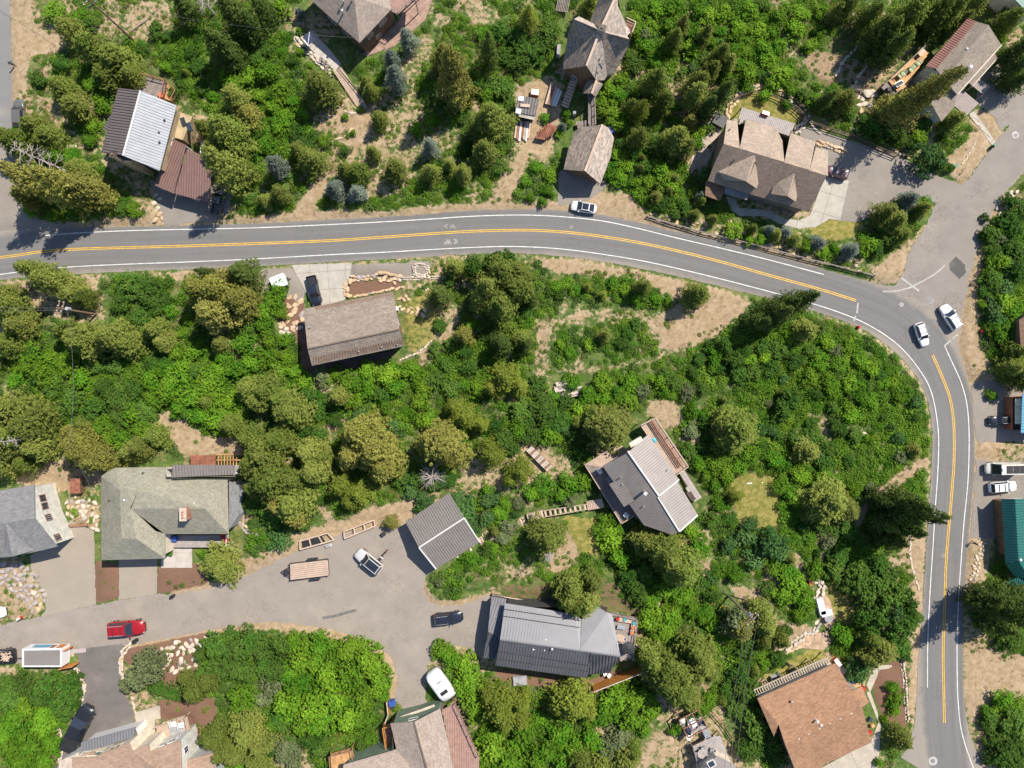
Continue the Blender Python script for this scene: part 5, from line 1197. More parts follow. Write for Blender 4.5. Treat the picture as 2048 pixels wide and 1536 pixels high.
def broad_crown(name, seed, m, nl=15, per=330, flat=.8, size=.13, ragged=.25):
    """crown of radius 2 and height 4: leafy knots spread over uneven lobes on a rough dome"""
    rs = np.random.RandomState(seed); C = []; N = []; R = []; B = []
    for i in range(nl):
        a = i * 2.39996 + rs.rand() * 1.5; r = 1.5 * math.sqrt((i + .5) / nl) * rs.uniform(.7, 1.22) * (1 + .22 * math.sin(2 * a + seed) + .12 * math.sin(3 * a + seed * 2)); rl = rs.uniform(.28, .74)
        c = np.array([r * math.cos(a), r * math.sin(a), 3.05 * flat - .38 * r * r + rs.uniform(-.7, .5)]); lv = rs.uniform(-.12, .14); k = max(6, int(4 * 3.14 * rl * rl * .72 / .115))
        n = rs.normal(0, 1, (k, 3)); n[:, 2] += .5; n /= np.linalg.norm(n, axis=1, keepdims=True); w1 = rs.normal(0, 1, 3) * 3
        rr = rl * rs.uniform(.72, 1.2, k) * (1 + .2 * np.sin(n @ w1 + lv * 6)); p = c + n * rr[:, None] * np.array([1, 1, .8])
        C.append(p); N.append(n); R.append(rs.uniform(.10, .21, k)); B.append(.36 + lv + rs.uniform(-.14, .2, k) + .15 * (n[:, 2] - .4))  # upper knots painted lighter to imitate light from above
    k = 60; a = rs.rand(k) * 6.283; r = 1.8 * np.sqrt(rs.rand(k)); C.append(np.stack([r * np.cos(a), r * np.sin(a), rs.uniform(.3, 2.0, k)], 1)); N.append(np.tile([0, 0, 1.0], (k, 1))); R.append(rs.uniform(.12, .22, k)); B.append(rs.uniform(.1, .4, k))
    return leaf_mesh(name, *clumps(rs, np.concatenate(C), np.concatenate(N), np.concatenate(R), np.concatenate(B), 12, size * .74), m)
def tuft_mesh(name, seed, m, k=46, size=.16, h=.5, blade=False):
    rs = np.random.RandomState(seed); a = rs.rand(k) * 6.283; r = .62 * np.sqrt(rs.rand(k))
    z = h * (1 - (r / .75) ** 2) * rs.uniform(.4, 1.05, k) + .03; c = np.stack([r * np.cos(a), r * np.sin(a), z], 1)
    n = rs.normal(0, .5, (k, 3)) + np.array([0, 0, 1.0]) + np.stack([np.cos(a) * .5, np.sin(a) * .5, np.zeros(k)], 1) * (r / .6)[:, None]
    d = np.cross(n, rs.normal(0, 1, (k, 3)))
    if blade: d = np.stack([np.cos(a) * .6, np.sin(a) * .6, np.ones(k)], 1) + rs.normal(0, .3, (k, 3))
    return leaf_mesh(name, c, d, rs.uniform(size * .7, size * 1.3, k), rs.uniform(size * .35, size * .7, k) * (.35 if blade else 1), n, rs.rand(k), m)
LM = {
 'F': mat_leaf('fir_needles', (.105, .158, .024), (.222, .242, .054)),
 'K': mat_leaf('dark_fir_needles', (.055, .098, .020), (.110, .148, .032)),
 'O': mat_leaf('olive_fir_needles', (.185, .192, .036), (.270, .255, .066)),
 'Y': mat_leaf('young_fir_needles', (.150, .200, .024), (.220, .250, .040)),
 'S': mat_leaf('blue_spruce_needles', (.145, .185, .145), (.20, .235, .185)),
 'M': mat_leaf('maple_leaves', (.062, .195, .012), (.205, .335, .026), .28),
 'D': mat_leaf('dark_leaves', (.038, .115, .014), (.110, .188, .030), .25),
 'P': mat_leaf('pale_leaves', (.14, .185, .075), (.21, .24, .115), .25),
 'T': mat_leaf('teal_leaves', (.050, .140, .034), (.115, .205, .060), .25),
}
BARK = mat('bark', (.13, .09, .065), .9, 0, .25, 3, .25, 12); DEADW = mat('dead_wood', (.42, .36, .33), .9, 0, .15, 3, .2, 12)
CR = {}
for k in 'FKO': CR[k] = [conifer_crown('crown', 11 + i + ord(k), LM[k], gaps=.06 * i, expo=(.7 if k == 'K' else .44 + .05 * i)) for i in range(4)]
CR['Y'] = [conifer_crown('crown', 71 + i, LM['Y'], star=True) for i in range(3)]
CR['S'] = [conifer_crown('crown', 81 + i, LM['S']) for i in range(2)]
for k in 'MDPT': CR[k] = [broad_crown('crown', 31 + i * 7 + ord(k), LM[k], nl=(14, 18, 22, 26)[i], ragged=.28 + .1 * i, size=.125 + .02 * (i % 2)) for i in range(4)]
TR = {}
def trunk_meshes():
    mb = MB(); mb.tube([(0, 0, -.3), (.03, 0, 3), (0, .04, 7), (0, 0, 9.7)], [.26, .2, .11, .02], 7)
    for k in range(14):
        a = k * 2.4; z = 1.2 + k * .55; L = 1.9 * (1 - z / 10); mb.tube([(0, 0, z), (math.cos(a) * L, math.sin(a) * L, z - .12 * L)], [.05, .015], 4, cap=False)
    TR['c'] = mb; mb = MB()
    mb.tube([(0, 0, -.3), (.02, .03, 1.0), (.05, 0, 1.7)], [.16, .12, .09], 7)
    for k in range(7):
        a = k * 2.4; mb.tube([(.02, .02, .7 + k * .1), (math.cos(a) * .5, math.sin(a) * .5, 1.6), (math.cos(a) * 1.05, math.sin(a) * 1.05, 2.2 + (k % 3) * .3)], [.08, .05, .02], 5, cap=False)
    TR['b'] = mb
    for k in TR:
        o = TR[k].build('trunk', BARK); TR[k] = o.data; bpy.data.objects.remove(o)
trunk_meshes()
TREES = []      # (kind, u, v, radius px, height m)
def tr(kind, *L):
    for t in L: TREES.append((kind,) + (t if len(t) == 4 else t + ((t[2] / 11.5) * (2.6 if kind in 'FKOYS' else 1.35),)))
# upper left
tr('F', (140,62,28,9), (186,95,34,11), (236,122,34,10), (214,152,28,8), (266,150,24,8), (126,180,26,8), (150,215,28,9), (72,256,30,9), (102,272,24,8), (90,288,22,7), (30,286,30,11), (160,345,28,9), (410,255,20,8), (470,197,30,10), (745,186,18,5))
tr('O', (80,362,36,17.1), (132,378,38,17.2), (178,385,34,15), (60,395,26,10), (500,232,22,7))
tr('K', (372,18,26,8), (470,30,34,12), (440,92,32,11), (462,112,24,9), (505,55,24,9), (525,20,24,9), (975,100,24,11), (1440,190,26,11), (1415,215,24,9))
tr('F', (458,272,40,15), (445,340,40,17.1), (430,300,26,10), (490,345,26,8))
tr('M', (105,22,26), (150,35,20), (178,165,20), (202,200,24), (184,250,20), (176,280,16), (100,305,24), (142,310,20), (420,320,12), (110,432,16), (60,418,18), (266,418,17), (470,165,26), (497,150,20), (450,150,18), (395,45,18), (330,132,14), (60,395,16))
tr('D', (172,48,20), (120,125,22), (75,158,18), (192,150,18), (310,60,20), (332,72,15), (285,95,14), (244,418,16), (345,185,16), (380,105,16), (395,130,18), (360,150,14), (330,105,15), (400,175,16))
tr('D', (430,5,22), (600,260,0.1)) if False else None
# upper middle
tr('M', (560,15,22), (530,140,28), (562,180,26), (546,212,20), (560,248,24), (532,288,20), (572,232,18), (862,240,20), (835,256,16), (966,68,18), (975,190,18), (1345,215,14), (1352,242,12), (1000,300,18), (650,282,16), (605,225,16), (585,205,15), (515,190,18))
tr('D', (530,95,18), (590,262,18), (1000,170,26), (1010,108,20), (1000,60,20), (930,265,13), (1012,285,22), (1002,330,20), (920,235,14), (585,120,14), (512,115,18), (690,300,14), (950,175,18), (1020,205,16), (930,300,15), (620,290,16), (552,400,16), (500,398,14))
tr('F', (640,175,34,12), (622,320,30,9), (598,300,18,7), (760,240,18,5.5), (745,308,17,5), (718,345,24,6), (790,343,22,6), (862,345,20,6), (925,345,22,6), (1180,10,24,9), (900,330,14,4), (560,390,20,6), (530,400,14,4), (735,165,14,3.5))
tr('O', (905,150,38,17), (885,115,26,12), (915,188,26,13), (760,235,12,4), (1378,245,16,5))
tr('F', (985,245,38,14), (962,255,26,9), (968,300,30,10))
tr('S', (818,80,18,7), (783,122,18,7), (790,158,22,9), (555,335,20,7), (860,296,17,6), (670,380,22,5), (715,386,18,4.5), (600,25,10,3), (1125,255,10,2.5))
tr('T', (690,340,16,4), (640,210,0.1,1)) if False else tr('F', (690,340,17,5))
for u, v, r in ((565,105,11), (598,62,8), (622,132,7), (667,145,6), (720,218,8), (707,268,7), (1090,235,12), (1132,228,10), (1138,246,8), (1100,350,16), (1095,380,14), (1072,335,14), (1050,362,14), (1086,405,10), (1060,395,10), (545,85,9), (690,235,8)): tr('M', (u, v, r, r / 9))
tr('M', (598,103,10,1.2), (1120,262,12,1.5))
tr('Y', (1055,35,26,10), (1280,222,24,11))
tr('D', (1100,62,26), (1062,102,28), (1040,122,24), (1086,85,20), (1035,75,22), (1270,130,20), (1262,108,16), (1312,290,22), (1290,330,20), (1260,180,16), (1240,285,14), (1420,255,14), (1330,182,16), (1255,260,16))
tr('M', (1270,58,22), (1310,20,22), (1350,14,24), (1400,20,22), (1300,52,20), (1342,50,22), (1385,62,20), (1420,30,22), (1290,90,20), (1330,96,22), (1382,100,20), (1312,125,18), (1216,215,24), (1236,238,25), (1205,205,15), (1235,185,20), (1242,158,19), (1216,178,20), (1250,252,14), (1222,338,22), (1240,357,18), (1236,310,18), (1256,335,16), (1322,340,22), (1342,370,20), (1300,368,20), (1398,262,18), (1396,285,16), (1500,145,22), (1470,100,18), (1496,172,16), (1490,85,18), (1478,50,18), (1450,25,20), (1500,20,22), (1520,60,20), (1530,100,20), (1450,150,16), (1480,125,16), (1270,35,16), (1440,65,16), (1365,330,14), (1390,385,13), (1278,385,14))
tr('F', (1348,80,20,9), (1366,52,18,8), (1410,70,18,8), (1440,110,22,10), (1420,140,22,9), (1310,165,32,13), (1395,165,26,11), (1388,190,28,12), (1330,205,22,9), (1348,282,28,11), (1372,294,20,9), (1276,276,22,9), (1455,128,18,7), (1260,215,16,6))
tr('D', (1330,402,20), (1368,410,17), (1350,426,14), (1318,415,13), (1300,398,13))
tr('T', (1412,345,20,3.4))
tr('F', (1400,402,13,3), (1388,430,12,3), (1425,440,11,2.6), (1505,458,11,2.8), (1550,470,15,3.4), (1590,480,15,3.2))
tr('S', (1400,395,11,3), (1540,460,12,3), (1570,466,14,3.2), (1635,486,16,3.6), (1700,500,18,4), (1818,400,20,4.5))
tr('M', (1470,458,20,2.6), (1525,478,14,1.8), (1615,492,16,2.2), (1650,505,14,1.8), (1670,495,14,2), (1738,490,22,3), (1500,478,12,1.5))
tr('F', (1768,425,25,6), (1790,445,26,6), (1845,418,16,4), (1800,470,20,4.5)); tr('D', (1770,480,20,3), (1755,500,16,2.4), (1775,455,18,3))
# upper right
tr('M', (1560,30,20), (1592,60,22), (1620,90,17), (1562,90,18), (1640,60,16), (1600,25,20), (1645,20,18), (1540,120,20), (1562,150,26), (1578,138,16), (1632,205,20), (1670,185,20), (1582,180,16), (1545,165,18), (1990,65,16), (2005,75,16), (1840,272,20), (1995,85,12), (1548,60,16), (1530,190,16), (1575,205,12))
tr('F', (1750,60,28,13), (1768,72,30,14), (1800,40,34,16), (1830,20,28,14), (1860,30,28,14), (1902,22,28,14), (1772,108,20,9), (1800,80,26,12), (1950,8,24,10), (1920,42,18,9), (1700,8,22,9), (1690,200,24,8), (1905,240,24,8), (1735,30,24,11), (2020,40,24,10), (1670,25,18,8))
tr('K', (1782,98,28,12), (2034,100,28,11), (2030,138,24,10), (2045,160,22,8), (1760,90,20,9), (1650,200,20,7))
tr('O', (1850,185,36,20), (1795,212,32,14), (1826,205,26,15))
tr('T', (1860,310,36,6), (1880,325,20,4))
tr('D', (1745,248,26), (1782,250,24), (1850,250,20), (1800,272,22), (1662,200,24), (1612,190,18), (1700,225,16), (1760,275,14), (1820,285,16), (2020,165,16), (1640,215,14))
tr('M', (1900,335,10,1.4), (1885,330,12,1.6), (2015,15,14,3))
# left, below the road
tr('F', (70,540,24,13), (105,562,28,14), (150,588,26,8), (172,596,20,6), (175,680,36,12), (228,675,34,12), (132,665,24,9), (262,688,28,9), (312,660,26,9), (332,682,22,7), (20,612,34,11), (42,648,30,10), (20,690,28,9), (12,590,24,8), (440,690,20,7))
tr('O', (400,582,32,14), (440,582,34,15), (430,625,38,15), (480,602,32,13), (460,560,26,12))
tr('K', (410,545,16,8), (490,545,32,10))
tr('D', (260,570,28), (300,588,28), (240,605,24), (312,612,20), (285,560,22), (280,632,22), (245,580,18), (230,730,22), (180,725,20), (60,700,22), (330,600,14), (335,565,12), (390,660,18))
tr('M', (50,702,26), (62,732,30), (90,752,28), (130,730,26), (30,762,24), (340,622,16), (372,640,14), (490,690,26), (500,722,20), (350,755,32), (420,757,30), (330,740,24), (470,742,28), (385,705,22), (372,735,20), (352,700,18), (300,760,24), (445,715,20), (160,758,24), (100,715,16), (365,668,14))
tr('M', (556,575,20), (546,600,22), (530,620,20), (560,625,16), (526,650,20), (540,680,22), (570,680,18), (532,715,24), (574,720,20), (590,745,18), (560,742,20), (700,762,24), (730,742,22), (770,750,26), (820,742,24), (790,735,16), (842,760,20), (670,748,16), (610,765,20), (575,770,20))
tr('P', (642,752,22), (680,740,14))
tr('D', (950,540,24,7), (990,520,22,7), (1012,514,20,7), (900,555,18), (1052,560,20), (880,650,16), (965,672,16), (900,690,18), (930,705,18), (985,640,18), (1050,620,18), (870,700,16), (890,730,18), (940,735,20))
tr('F', (1000,550,38,15), (980,572,36,15), (1032,582,36,14), (1002,612,38,13), (960,600,26,11), (910,535,22,7), (1040,545,26,12), (1046,680,24,7))
tr('K', (880,590,26,8), (1005,690,26,8), (1050,690,20,6), (1060,600,18,6))
tr('O', (928,668,22,8)); tr('Y', (1012,755,38,10), (1040,775,24,7), (985,775,22,6))
# centre right below the road
tr('M', (1112,572,16), (1135,565,14), (1150,580,14), (1226,565,15), (1250,580,14), (1312,600,15), (1336,605,11), (1270,597,14), (1210,675,12), (1180,690,14), (1140,705,14), (1120,690,12))
tr('Y', (1175,575,12,3), (1205,590,12,3)); tr('D', (1120,592,14), (1100,582,12), (1245,686,14), (1270,650,14), (1290,590,14), (1255,668,12), (1192,580,12), (1300,585,12))
tr('F', (1392,590,30,10), (1286,572,18,6), (1206,672,16,4.5), (1610,662,24,6)); tr('K', (1590,605,28,13), (1552,625,30,12), (1518,640,26,9), (1570,610,26,12), (1635,655,20,5))
tr('D', (1450,690,20,4), (1472,718,20,4), (1424,692,16), (1530,692,20), (1562,700,22), (1492,705,16), (1445,735,16), (1400,720,14), (1385,745,16), (1510,745,20), (1590,720,22), (1545,735,22), (1480,750,20))
tr('M', (1432,722,18), (1502,722,18), (1580,675,18), (1655,690,20), (1700,690,18), (1640,720,22), (1680,730,20), (1720,720,18), (1745,740,20), (1620,755,20), (1700,765,18), (1765,765,18), (1660,765,20), (1785,745,16))
# right edge
tr('D', (1990,470,22), (2022,452,28), (2032,498,26), (2036,540,26), (1990,560,24), (1996,510,20), (1975,580,18), (1970,470,12), (2040,420,24), (2020,400,16), (1972,435,10))
tr('T', (1990,620,24), (2010,575,24), (2000,640,20), (2025,530,20))
tr('M', (2002,522,24), (2012,602,24), (2012,660,28), (1990,655,18), (2030,625,22), (1965,610,12), (1968,585,12), (1980,545,16), (1985,790,12))
tr('F', (2030,702,24,7), (2040,740,26,8), (2015,735,20,6), (2045,765,20,6))
# left centre
tr('F', (30,822,42,15), (72,850,42,14), (20,882,42,14), (82,892,30,11), (45,865,36,14), (310,872,26,7), (262,902,24,7), (466,850,28,8), (500,780,30,9), (285,895,20,6), (10,925,30,9), (60,925,24,8))
tr('O', (160,890,34,12), (192,920,34,12), (175,905,28,13), (145,865,20,8))
tr('D', (140,800,28), (182,820,28), (232,802,28), (112,830,24), (290,825,24), (205,775,24), (270,780,20), (100,780,20), (240,830,22))
tr('M', (202,852,24), (260,832,26), (242,880,22), (282,860,22), (330,782,32), (382,792,32), (420,772,28), (440,812,26), (400,832,24), (432,842,26), (215,875,18), (310,800,24), (470,800,24), (360,810,24), (480,825,20), (445,745,0.1)) if False else tr('M', (202,852,24), (260,832,26), (242,880,22), (282,860,22), (330,782,32), (382,792,32), (420,772,28), (440,812,26), (400,832,24), (432,842,26), (215,875,18), (310,800,24), (470,800,24), (360,810,24), (480,825,20))
tr('M', (150,1022,7,.6), (154,1030,5,.5), (340,1108,6,.5), (400,1105,8,.8), (405,1110,8,.8)); tr('F', (440,1128,40,6))
tr('F', (540,780,38,10), (582,820,40,11), (520,802,28,9), (560,800,30,9), (680,790,24,8), (535,905,42,15), (545,960,46,15), (588,1002,42,13), (622,902,32,11), (512,930,32,12), (632,940,32,12), (600,960,30,11), (510,975,26,10), (500,880,28,10), (560,880,30,12), (648,915,22,8))
tr('O', (722,870,40,14), (752,900,44,15), (770,932,34,13), (702,912,32,12), (590,1030,26,9), (560,1010,28,10)); tr('O', (885,888,46,14), (900,910,26,11), (862,880,24,11))
tr('Y', (682,970,32,9), (722,987,30,9), (700,1002,26,8), (982,908,36,10), (930,832,32,9), (1040,940,34,9), (962,850,22,7), (1020,960,20,6), (905,815,22,7), (740,830,14,5))
tr('T', (722,832,22), (792,852,20), (765,860,18), (700,850,14), (880,960,18), (850,1000,20), (980,1000,22), (930,1030,28), (920,1000,22), (560,1082,26,2.6), (820,985,18), (945,1050,20), (975,1035,18))
tr('D', (870,965,20), (832,960,20), (845,1015,18), (545,1032,28), (602,1045,22), (640,1000,14), (505,1010,24), (800,960,20), (1010,880,24), (990,850,20), (1060,870,24), (1082,822,28), (1112,842,26), (1150,872,22), (1130,802,22), (1045,820,24), (1025,900,16), (905,780,22), (870,760,22), (1160,905,20), (760,790,20), (620,790,20), (640,820,22), (670,840,18), (610,860,20), (1075,770,20), (900,960,16), (640,870,18))
tr('M', (840,802,24), (800,840,20), (770,812,16), (852,842,20), (850,775,20), (820,825,18), (976,982,18), (880,930,16), (1180,790,22), (1240,790,22), (1212,800,18), (1262,802,18), (1100,872,24), (1040,862,22), (1090,972,26), (1062,985,20), (1140,970,24), (1172,962,20), (1120,990,18), (1215,1040,20), (1222,1082,28), (1240,1112,26), (1202,1060,18), (1380,1062,20), (1400,1092,24), (1235,1060,18), (790,775,22), (740,775,22), (700,800,22), (720,795,16), (960,1010,16), (1000,1030,18), (955,780,20), (930,770,16), (1160,820,20), (1200,830,18), (1010,1010,16), (1145,765,20), (1110,795,16), (1205,765,20), (1260,765,20), (600,840,16), (655,760,14))
tr('O', (782,1045,17,2.6)); tr('P', (1140,1000,18), (1385,862,18), (1035,1005,16), (1020,1055,18), (1005,1075,16))
tr('F', (1215,852,48,13), (1470,860,46,11), (1096,1075,40,11), (1322,1092,44,13), (1362,1132,46,14), (1290,1078,30,10), (1190,840,28,10), (1445,855,24,8), (1340,1115,34,13), (1075,1070,22,8))
tr('T', (1540,1090,32,5), (1490,1075,22), (1460,1090,20), (1510,1120,24), (1565,1105,22), (1500,1050,18))
tr('Y', (1470,992,20,4)); tr('M', (1440,1012,18), (1430,930,22), (1452,952,22), (1400,930,18), (1500,910,22), (1480,935,20), (1585,985,20), (1640,962,20), (1560,975,18), (1700,830,22), (1722,792,22), (1742,802,18), (1600,950,22), (1550,920,20), (1430,970,16), (1595,1000,20), (1650,950,16), (1415,950,14), (1570,930,18))
tr('D', (1582,800,24,4), (1570,822,22,4), (1680,852,20), (1560,1092,20), (1752,1050,22), (1620,880,22), (1380,900,18), (1410,895,16), (1340,860,0.1)) if False else tr('D', (1582,800,24,4), (1570,822,22,4), (1680,852,20), (1752,1050,22), (1620,880,22), (1380,900,18), (1410,895,16), (1725,1080,20), (1460,1040,18), (1430,1040,20), (1590,880,20), (1650,1050,22), (1700,1060,22))
tr('F', (1612,900,30,7), (1660,1000,48,12), (1640,1012,34,10), (1690,1015,32,9)); tr('K', (1832,1018,28,19), (1805,1002,28,14), (1812,1060,26,13), (1782,1082,24,10), (1840,1032,18,15), (1770,1050,22,9), (1795,1030,24,13), (1760,1000,22,8))
# lower left
tr('D', (130,1382,28), (92,1372,28), (42,1372,26), (20,1400,26), (120,1420,26), (140,1400,20), (75,1400,24), (10,1370,22), (145,1362,18)); tr('M', (30,1442,32), (82,1452,32), (60,1500,34), (20,1502,30), (100,1492,24), (50,1420,24), (10,1470,26), (90,1525,24), (40,1535,28))
tr('P', (298,1328,26,5), (268,1360,26,6), (285,1342,32,7), (250,1375,18,4)); tr('D', (312,1378,20), (342,1386,18), (375,1385,14)); tr('F', (390,1380,28,6), (420,1360,22,5), (370,1355,14,3))
tr('D', (430,1292,30), (470,1300,32), (440,1340,32), (500,1282,28), (520,1302,28), (550,1342,28), (560,1292,26), (400,1310,18), (480,1340,28), (410,1350,20), (455,1275,20), (530,1335,24)); tr('M', (480,1400,32), (602,1322,32), (640,1292,28), (690,1302,28), (740,1322,32), (762,1362,26), (702,1352,32), (652,1352,32), (602,1372,32), (572,1412,34), (622,1422,34), (670,1402,32), (722,1402,32), (692,1442,30), (642,1452,28), (602,1452,28), (722,1442,26), (630,1320,24), (580,1350,26), (760,1390,18), (590,1285,22), (715,1290,20), (665,1325,24))
tr('P', (540,1380,26), (520,1400,20)); tr('F', (430,1472,30,8), (490,1462,34,8), (520,1482,32,7), (470,1502,28,7), (450,1500,24,6), (520,1530,30,6), (500,1440,22,6)); tr('D', (620,1482,24), (560,1445,22), (640,1500,20), (545,1500,20), (720,1490,16), (580,1480,20)); tr('P', (570,1502,30), (590,1525,22)); tr('M', (740,1480,16,2), (545,1450,18), (480,1530,18))
# bottom middle
tr('M', (882,1302,20), (902,1322,25), (932,1332,26), (942,1362,28), (945,1400,26), (952,1430,24), (870,1310,12), (925,1375,22), (982,1502,34), (1022,1520,32), (960,1530,26), (990,1460,24), (970,1475,20), (1000,1530,26)); tr('Y', (1000,1412,46,11), (1040,1400,30,8), (1010,1440,36,8), (975,1385,26,8), (1040,1440,28,7))
tr('F', (1140,1172,32,11), (1166,1210,34,13), (1132,1192,28,11), (1180,1160,26,9), (1150,1205,26,12)); tr('Y', (1146,1400,52,12), (1115,1410,28,9), (1175,1420,26,8))
tr('M', (1050,1462,32), (1100,1502,32), (1072,1520,28), (1182,1480,26), (1232,1402,32), (1270,1392,32), (1262,1440,28), (1210,1432,26), (1120,1470,26), (1150,1500,26), (1300,1420,24), (1080,1440,20), (1240,1380,20), (1130,1530,26), (1290,1400,24), (1180,1440,20), (1350,1462,16,2), (1290,1460,16)); tr('P', (1242,1480,28), (1220,1500,24)); tr('F', (1160,1522,28,8), (1250,1522,32,8), (1200,1530,26,7), (1270,1500,20,5))
tr('F', (1330,1342,42,13), (1352,1372,40,13), (1302,1312,32,11), (1372,1392,32,10), (1402,1320,36,10), (1382,1292,34,10), (1412,1342,28,8), (1355,1345,30,12), (1390,1345,24,9), (1395,1300,28,10)); tr('P', (1480,1252,34,7)); tr('O', (1480,1252,30,8.4))
tr('M', (1302,1242,28), (1342,1232,26), (1362,1192,26), (1412,1230,22), (1330,1262,24), (1402,1420,22), (1420,1400,18), (1300,1200,22), (1330,1180,22), (1430,1250,18), (1385,1220,18), (1380,1440,16)); tr('D', (1392,1162,28), (1500,1302,28), (1480,1352,26), (1500,1382,28), (1490,1422,24), (1512,1452,32), (1540,1492,30), (1500,1502,28), (1340,1140,0.1)) if False else tr('M', (1302,1242,28), (1342,1232,26), (1362,1192,26), (1412,1230,22), (1330,1262,24), (1402,1420,22), (1420,1400,18), (1300,1200,22), (1330,1180,22), (1430,1250,18), (1385,1220,18))
tr('D', (1392,1162,28), (1500,1302,28), (1480,1352,26), (1500,1382,28), (1490,1422,24), (1512,1452,32), (1540,1492,28), (1500,1505,26), (1260,1160,24), (1280,1190,24), (1340,1280,0.1) if False else (1345,1290,16), (1420,1160,22), (1425,1190,20), (1470,1420,18), (1560,1520,22), (1455,1380,16), (1245,1130,18), (1290,1145,20))
tr('F', (1530,1250,28,8), (1522,1222,24,7), (1562,1282,20,5), (1525,1280,18,5)); tr('D', (1556,1320,20), (1572,1262,14), (1540,1180,18))
tr('M', (1592,1170,28), (1612,1202,24), (1582,1150,24), (1568,1190,22), (1602,1230,18), (1470,1150,18), (1690,1272,24), (1630,1140,22), (1555,1140,22))
tr('D', (1702,1170,28), (1742,1182,38,6), (1782,1202,38,6), (1820,1212,28,5), (1752,1242,38,7), (1800,1262,34,6), (1720,1140,22), (1775,1160,28), (1830,1240,20), (1800,1295,24), (1722,1290,20), (1670,1140,24), (1680,1110,24), (1760,1130,26)); tr('F', (1762,1302,32,8), (1735,1315,20,6), (1810,1475,0.1,1) if False else (1802,1476,26,5), (1740,1275,20,6)); tr('T', (1725,1345,28,4), (1790,1225,26,6), (1705,1330,16,2.5))
tr('M', (1795,1395,16,2), (1790,1422,13,1.6), (1785,1375,14,1.8), (1770,1438,8,.8), (1780,1260,0.1,1) if False else (1788,1408,14,1.6)); tr('M', (1760,1528,10,1.3))
tr('K', (2005,1217,36,17), (1975,1205,26,11), (2035,1200,30,12), (2000,1250,30,8), (2040,1190,26,8)); tr('D', (2032,1280,28), (1990,1240,18), (1962,1228,14), (2010,1285,20), (1965,1250,12)); tr('M', (2012,1402,24), (2042,1412,22), (1995,1225,14), (2000,1420,18), (1975,1425,14)); tr('D', (1990,1442,22), (2032,1452,32), (2012,1502,32), (2044,1502,26), (1990,1482,20), (1972,1450,14), (2030,1530,30), (1990,1520,20))
# thickets: medium bushes scattered where the photograph shows unbroken scrub
THICK = [([(1380,740),(1500,650),(1640,650),(1760,700),(1830,780),(1855,860),(1850,1000),(1740,1130),(1560,1130),(1560,950),(1440,930),(1400,860),(1280,790),(1180,770)], 85, (8, 19)),
         ([(300,90),(400,60),(430,200),(420,230),(340,150)], 8, (7, 12)), ([(1040,770),(1180,760),(1150,880),(1040,900)], 14, (10, 17)),
         ([(1270,1150),(1440,1140),(1540,1330),(1480,1440),(1290,1260)], 20, (9, 16)), ([(1240,20),(1540,0),(1560,180),(1450,190),(1290,140)], 18, (10, 17)),
         ([(0,600),(200,700),(480,740),(450,870),(260,900),(0,800)], 22, (12, 20)), ([(850,620),(1060,640),(1060,760),(860,760)], 12, (9, 15)),
         ([(1280,900),(1170,960),(1040,1000),(1000,1130),(870,1170),(860,1150),(960,1090),(1000,1000)], 10, (8, 14)), ([(1240,300),(1340,300),(1380,430),(1300,420),(1230,370)], 12, (9, 15)), ([(1640,1280),(1840,1200),(1830,1320),(1700,1330)], 6, (10, 15)),
         ([(520,130),(620,230),(640,300),(560,320),(510,260)], 8, (9, 15)), ([(1965,420),(2048,400),(2048,770),(2000,760)], 12, (9, 16))]
for poly, n, (r0, r1) in THICK:
    us = [p[0] for p in poly]; vs_ = [p[1] for p in poly]; c = 0; tries = 0
    while c < n and tries < n * 60:
        tries += 1; u = random.uniform(min(us), max(us)); v = random.uniform(min(vs_), max(vs_))
        if not inside(poly, np.array([u]), np.array([v]))[0]: continue
        p = W(u, v)
        if at(hardf, p.x, p.y) > .05 or at(MASK['lawn'], p.x, p.y) > .4 or at(MASK['dirt'], p.x, p.y) > .6: continue
        r = random.uniform(r0, r1)
        if any(abs(t[1] - u) < 60 and (t[1] - u) ** 2 + (t[2] - v) ** 2 < (max(t[3], r) * .62) ** 2 for t in TREES): continue
        k = random.choices('DMTPF', (40, 34, 10, 8, 8))[0]; TREES.append((k, u, v, r, r / 11.5 * (1.5 if k != 'F' else 2.4))); c += 1
LAND = [('silver metal roof',278,260),('brown carport',370,345),('top-edge hipped house',700,40),('garden boardwalk steps',690,180),('crossed-gable shake house',1190,90),('small plank-roofed shed',1052,215),('shake-roofed garage',1180,310),('dormered brown house',1540,320),
 ('orange hillside deck',1815,140),('long taupe house',1930,115),('maroon car',1675,345),('white sedan',1167,415),('tan rectangular house',705,655),('black pickup drive',645,565),('left utility pole',190,628),('wide bend of the road',1640,630),
 ('log pile',1138,775),('woodpile clearing',1080,915),('metal-roofed cabin',1300,970),('small lawn right of the cabin',1510,1000),('grey metal garage',885,1062),('flat trailer',618,1140),('silver car',738,1120),('olive hipped house',330,1020),('bare orange joists',450,920),
 ('left-edge grey house',60,1040),('red car',254,1256),('enclosed trailer',90,1308),('long black pickup',160,1453),('cream house with pink roofs',280,1500),('green-walled house',850,1480),('white camper',880,1368),('charcoal metal house',1100,1280),('orange fence',1240,1370),
 ('orange-brown roof',1630,1430),('lower utility pole',1480,1205),('terrace pergola',1390,1445),('white covered seat',1643,1215),('bottom manhole',1866,1520),('teal roof',2028,1080),('white van',2002,936),('junction',1830,600),('gravel pull-off',2000,1330),('left-edge road',15,120),('top-left utility pole',255,60),
 ('dirt footpath',680,300),('dry roadside clearing',1370,650),('narrow trail in the scrub',1760,985),('stone garden path',1610,1280),('curved front walk',1540,430),('yellow flowers',690,1470),('grey boulder in the scrub',1742,840)]
DIRW = ['right of', 'upper right of', 'above', 'upper left of', 'left of', 'lower left of', 'below', 'lower right of']
